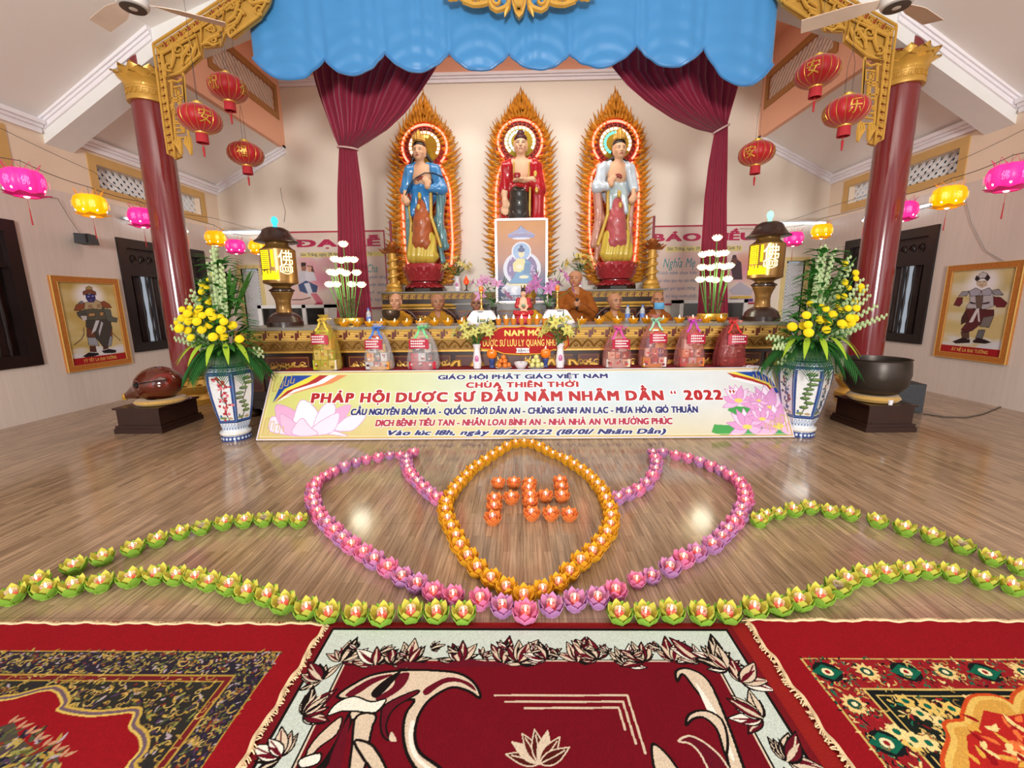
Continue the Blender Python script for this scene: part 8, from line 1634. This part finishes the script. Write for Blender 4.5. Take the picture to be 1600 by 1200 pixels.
def arrangement(vase, label, off, sc, mums, glads, seed, flip):
    vx, vy = vase.location[0], vase.location[1]; rg = np.random.default_rng(seed); t = thing('flower_arrangement', label, 'flowers', (vx, vy, .76)); C = np.array([vx, vy, .76]); loc = lambda a, c, d: PY(off[0] + a / sc, off[1] + c / sc, vy + d) - C
    proto = None; bs = MB()
    for i, (a, c) in enumerate(mums):
        p = loc(a, c, -.22 + .16 * rg.uniform() - (.05 if c > 380 else -.14)); big = .044 if c > 400 else .033
        if proto is None:
            b = MB()
            for lay in range(5):
                th = .25 + lay * .33; n = 7 + lay * 2
                for k in range(n): ph = 2 * PI * k / n + lay * .4; d = Vector((math.sin(th) * math.cos(ph), math.sin(th) * math.sin(ph), math.cos(th))); e = d.orthogonal().normalized() if False else d.cross(Vector((-math.sin(ph), math.cos(ph), 0))); b.ell(d * .8, (.23, .16, .12), 6, 4, M=Matrix((Vector((-math.sin(ph), math.cos(ph), 0)), e, d)).transposed())
            b.ell((0, 0, 0), (.82, .82, .78), 14, 8); o = proto = b.build('chrysanthemum', MUM, t)
        else: o = proto.copy(); COL.objects.link(o)
        o.location = tuple(p); s = big * rg.uniform(.9, 1.1); o.scale = (s, s, s * .85); o.rotation_euler = (Vector((0, 0, 1)).rotation_difference(Vector((p[0] * .8, -.8, .5)))).to_euler(); bs.tube([(0, 0, 0), tuple(p * .5 + np.array([0, .05, .02])), tuple(p + np.array([0, .02, 0]))], .004, 5)
    bs.build('flower_stems', STEMG, t)
    for i, (a, c) in enumerate(glads):
        p = loc(a, c, rg.uniform(-.2, .1)); b = MB(); base = np.array([0, 0, .0]); mid = p * .5 + np.array([0, 0, .08 if p[2] < .5 else 0.]); L = [base * (1 - q) ** 2 + 2 * mid * q * (1 - q) + p * q * q for q in np.linspace(0, 1, 14)]; b.tube(L, [.006 * (1 - .6 * q / 13) for q in range(14)], 5); n = int(np.linalg.norm(p) * 26)
        for j in range(n):
            q = .38 + .62 * j / n; k0 = min(int(q * 13), 12); f = q * 13 - k0; pt = L[k0] * (1 - f) + L[k0 + 1] * f; sd = (-1) ** j; r = .024 * (1.25 - q * .75); d = L[k0 + 1] - L[k0]; d = d / np.linalg.norm(d); nn = np.array([d[2], .3, -d[0]]); b.ell(pt + nn * sd * r * .9 + d * r, (r * .8, r * .8, r * 1.3), 6, 5)
        b.build('gladiolus_spike', GLAD, t)
    for k in range(16):     # drooping palm fronds
        a = -PI / 2 + (k - 7.5) * .4 + rg.uniform(-.1, .1); b = MB(); ca, sa = math.cos(a), math.sin(a); l = rg.uniform(.40, .50) * (1 if k % 2 else .8); z0 = .13; rp = lambda q: np.array([ca * l * q * (1.0 - .12 * q), sa * l * q * .8, z0 + .20 * q - .42 * q * q])
        b.tube([rp(q) for q in np.linspace(0, 1, 9)], [.006, .006, .005, .005, .004, .004, .003, .003, .002], 5)
        for j in range(24):
            q = .12 + .88 * j / 23; p = rp(q); d = rp(min(q + .05, 1.05)) - rp(q - .02); d /= np.linalg.norm(d)
            for s in (-1, 1): sd = np.array([-sa, ca, 0]) * s; leafblade(b, p, d * .6 + sd * .85 + np.array([0, 0, -.05]), .17 * (1 - .55 * q) + .03, .0095, .45)
        b.build('palm_frond', PALM, t)
    b = MB()
    for k in range(340):
        a = rg.uniform(0, 2 * PI); h = rg.uniform(.02, 1.0) ** 1.4; r = .42 * (1 - h * .8); z = .12 + h * .85; leafblade(b, (r * .5 * math.cos(a) + flip * h * .06, r * .4 * math.sin(a), z), (math.cos(a), math.sin(a) * .7, rg.uniform(-.1, .8)), rg.uniform(.10, .19), rg.uniform(.03, .05), .35)
    b.build('leaves', DRAC, t)
    b = MB()
    for k in range(12): a = rg.uniform(0, 6.28); leafblade(b, (.06 * math.cos(a) + flip * .05, .05 * math.sin(a) + .04, .45), (flip * .25 + .22 * math.cos(a), .2 * math.sin(a), 1), rg.uniform(.35, .6), .055, .12)
    b.build('long_leaves', mat_petal('striped_leaf', '#4f8a3a', .2), t)
    b = MB()
    for k in range(6): a = -PI / 2 + (k - 2.5) * .42; leafblade(b, (.2 * math.cos(a), .2 * math.sin(a), .2), (math.cos(a), math.sin(a), .0), .2, .05, .9)
    b.build('lime_leaves', mat_petal('lime_leaf', '#a8c83a', .25), t)
    return t
v = big_vase(358, 690, 'blue and white hexagonal floor vase painted with red blossom, beside the wooden fish', -1.92, 'plum')
arrangement(v, 'tall arrangement of yellow chrysanthemums and palm leaves in the vase painted with red blossom', (250, 380), 3.75, [(250, 242), (245, 285), (275, 265), (312, 183), (288, 215), (300, 322), (285, 350), (228, 330), (163, 413), (130, 388), (175, 382), (232, 382), (110, 462), (130, 440), (115, 500), (165, 513), (170, 457), (200, 430), (218, 460), (248, 425), (295, 405), (310, 433), (290, 480), (248, 507), (312, 550), (372, 548), (358, 507), (375, 460), (425, 482), (467, 562), (183, 555), (220, 398), (352, 438)],
    [(302, 25), (318, 12), (332, 30), (348, 85), (368, 160), (282, 110), (228, 215), (185, 268), (145, 328), (90, 438), (58, 490), (80, 560), (605, 628), (612, 660), (180, 300), (360, 120)], 1, 1)
v = big_vase(1260, 684, 'blue and white hexagonal floor vase painted with pine trees, beside the bronze bowl', -2.53, 'pine')
arrangement(v, 'tall arrangement of yellow chrysanthemums and palm leaves in the vase painted with pine trees', (1190, 380), 3.752, [(488, 120), (494, 160), (550, 175), (552, 208), (487, 230), (510, 262), (583, 255), (588, 278), (392, 268), (442, 315), (482, 312), (543, 342), (555, 382), (505, 382), (262, 423), (350, 375), (375, 385), (415, 372), (440, 362), (417, 418), (465, 393), (342, 450), (388, 463), (378, 508), (272, 478), (245, 485), (180, 490), (470, 475), (500, 475), (525, 468), (518, 440), (545, 440), (275, 525), (283, 355)],
    [(345, 18), (380, 8), (432, 28), (402, 58), (520, 72), (532, 118), (597, 203), (630, 248), (640, 298), (682, 363), (738, 425), (25, 550), (60, 612), (95, 712), (640, 460), (360, 60), (610, 330)], 2, 1)
# ================================================================== WOODEN FISH, BRONZE BOWL, FLOOR SPEAKER
def plinth(x0, x1, y0, y1, zt, label):
    t = thing('plinth', label, 'plinth', ((x0 + x1) / 2, (y0 + y1) / 2, 0)); b = MB(); b.b2(x0 - .03, x1 + .03, y0 - .03, y1 + .03, 0, .05); b.b2(x0 - .02, x1 + .02, y0 - .02, y1 + .02, .05, .08); b.build('foot_moulding', DARKW, t, world=True, smooth=False); b = MB(); b.b2(x0, x1, y0, y1, .08, zt - .02); b.build('box', DARKW, t, world=True, smooth=False); b = MB(); b.b2(x0 - .02, x1 + .02, y0 - .02, y1 + .02, zt - .02, zt); b.build('top_board', DARKW, t, world=True, smooth=False); return t
CUSH = mat('gold_brocade', '#c49a4c', rough=.6, noise=.25, nscale=60, sheen=.3)
plinth(-4.22, -3.77, 4.31, 4.85, .27, 'dark wooden plinth under the wooden fish drum')
def cushion(x, y, z, r, h, label): b = MB(); b.lathe([(r * .55, 0), (r * .9, h * .08), (r, h * .5), (r * .9, h * .92), (r * .55, h), (r * .5, h * .5)] + [(r * .55, 0)], 36, cap=False); o = b.build('cushion', CUSH); o.location = (x, y, z); return tag(o, label, 'cushion')
fx, fy = -3.98, 4.56; cushion(fx + .05, fy, .271, .24, .055, 'ring-shaped gold cushion under the wooden fish drum')
t = thing('wooden_fish', 'glossy brown wooden fish drum with a slit and red swirls, on the dark plinth', 'drum', (fx, fy, .30)); ca = -.15
def fpaint(V):
    C = np.tile(lin('#5a2416'), (len(V), 1)); a = np.arctan2(V[:, 2] - .17, V[:, 0] - .14); r = np.hypot(V[:, 0] - .14, V[:, 2] - .20); C[(V[:, 1] < 0) & (np.abs(r - .07 - .05 * np.sin(a * 2)) < .014) & (V[:, 0] > .09) & (V[:, 2] > .17)] = lin('#7c2014'); return C
soft('drum_body', [el((.06, 0, .19), (.225, .19, .175)), cap((-.1, 0, .13), (-.30, -.01, .055), .125, .04), cut(cap((-.05, -.22, .20), (.28, -.18, .245), .012, .010)), cut(el((-.07, -.16, .19), (.03, .09, .03)))], .0095, mat_paint('fish_lacquer', rough=.12, coat=.6), t, .07, fpaint)
b = MB(); b.tube([(-.06, -.172, .20), (.05, -.197, .222), (.15, -.182, .236), (.25, -.112, .24)], .006, 6); b.ell((-.07, -.15, .19), (.026, .02, .026), 12, 8); b.build('slit', mat('slit_black', '#0c0605', rough=.7), t); b = MB(); b.ell((-.325, -.01, .05), (.035, .04, .035), 12, 8); b.lathe([(.02, -.035), (.03, -.01), (.02, .0)], 10, (-.345, -.01, .04)); b.build('gilt_mouth', GOLD, t)
plinth(3.40, 3.83, 4.19, 4.63, .27, 'dark wooden plinth under the large bronze bowl')
gx, gy = 3.60, 4.42; cushion(gx, gy, .271, .225, .07, 'ring-shaped gold cushion under the large bronze bowl')
b = MB(); b.lathe([(.001, 0), (.10, .004), (.19, .04), (.26, .13), (.278, .24), (.268, .35), (.262, .37), (.272, .385), (.255, .385), (.25, .36), (.262, .24), (.24, .13), (.17, .05), (.001, .02)], 48); o = b.build('bronze_bowl', mat('patinated_bronze', '#3c342e', rough=.38, metal=.45, noise=.12, nscale=5)); o.location = (gx, gy, .315); tag(o, 'large dark bronze bowl gong on a gold cushion beside the grey loudspeaker', 'bowl')
t = thing('cup', 'tiny white cup on the front edge of the bronze bowl plinth', 'cup', (gx + .0, 4.20, .27)); b = MB(); b.lathe([(.018, 0), (.023, .05), (.02, .05), (.016, .006), (.001, .006)], 16); b.build('cup', PORC, t)
p = PZ(1431, 646); t = thing('floor_speaker', 'grey loudspeaker box with a mesh front standing on the floor behind the bronze bowl', 'loudspeaker', (p[0] - .02, p[1] + .15, 0), -.2); b = MB(); b.b2(-.16, .13, -.11, .13, 0, .33); b.build('cabinet', mat('speaker_grey', '#2c2e34', rough=.5), t, smooth=False)
b = MB(); b.b2(-.145, .115, -.122, -.11, .015, .315); b.build('mesh_front', mat('speaker_mesh', '#9aa0a8', rough=.5), t, smooth=False); b = MB(); lattice(b, lambda a, z, d: (a, -.124 - d, z), -.145, .115, .015, .315, .022, .008, .004); b.build('mesh_bars', SPK, t, smooth=False)
cable('power_cable', [np.array([*PZ(a, c)[:2], .006]) for a, c in ((1442, 647), (1475, 652), (1510, 653), (1535, 648), (1560, 638), (1605, 618))], .006, 'black cable curving over the floor from the grey loudspeaker towards the right wall')

cable('wire', [PY(438, 293, 8.5), PY(441, 312, 8.4), PY(446, 330, 7.0), PY(444, 347, 5.5)], .004, 'thin wire hanging from a hook on the back wall down to the blue-topped lantern')
b = MB(); b.slab(lambda u, v: (bpos(1138)[0] + .10 + .16 * u, 4.50 + .10 * v, BZ + .012 + .012 * math.sin(9 * u + 4 * v)), 14, 8, .003); tag(b.build('napkin', CLOTH, ang=0), 'crumpled white napkin on the red cloth beside the rose-wrapped gift basket', 'napkin')
# ------------------------------------------------------------------ notes on parts that look unlike the rest of their thing
PL = {'flame': 'small bright candle flame', 'glass_cup': 'clear glass cup', 'candle_gel': 'red or amber candle gel', 'inner_petals': 'inner ring of lighter petals', 'gold_carving': 'gilded scroll carving', 'gold_key_fret': 'gold key pattern', 'stone_top': 'grey stone top', 'cellophane_wrap': 'shiny see-through wrap', 'ribbon_bow': 'coloured ribbon bow', 'greeting_label': 'crimson paper label with white lines',
      'neon_tube': 'glowing red neon tube', 'led_panel': 'glowing yellow panel', 'crystal_finial': 'glowing crystal top', 'lit_flower': 'lit white lotus flower', 'gold_pot': 'oval gold pot', 'tassel': 'red tassel', 'gold_ribs': 'thin gold ribs', 'top_cap': 'gold cap', 'fringe_skirt': 'red fringe', 'lotus_capital': 'gold lotus capital', 'base': 'gilded base', 'crown': 'gilded crown', 'hair': 'dark hair', 'name_pin': 'white name pin', 'face_mask': 'blue face mask',
      'palm_frond': 'green palm frond', 'chrysanthemum': 'yellow chrysanthemum', 'gladiolus_spike': 'pale green flower spike', 'grille': 'diagonal grille', 'gilt_mouth': 'gilded mouth', 'rolled_hem': 'rolled hem', 'tie_cord': 'pale tie cord', 'caption_strip': 'red caption strip', 'white_ribbon': 'white ribbon with small letters'}
for o in list(COL.objects):
    k = o.name.split('.')[0]
    if o.parent is not None and k in PL and 'label' not in o: o['label'] = PL[k]
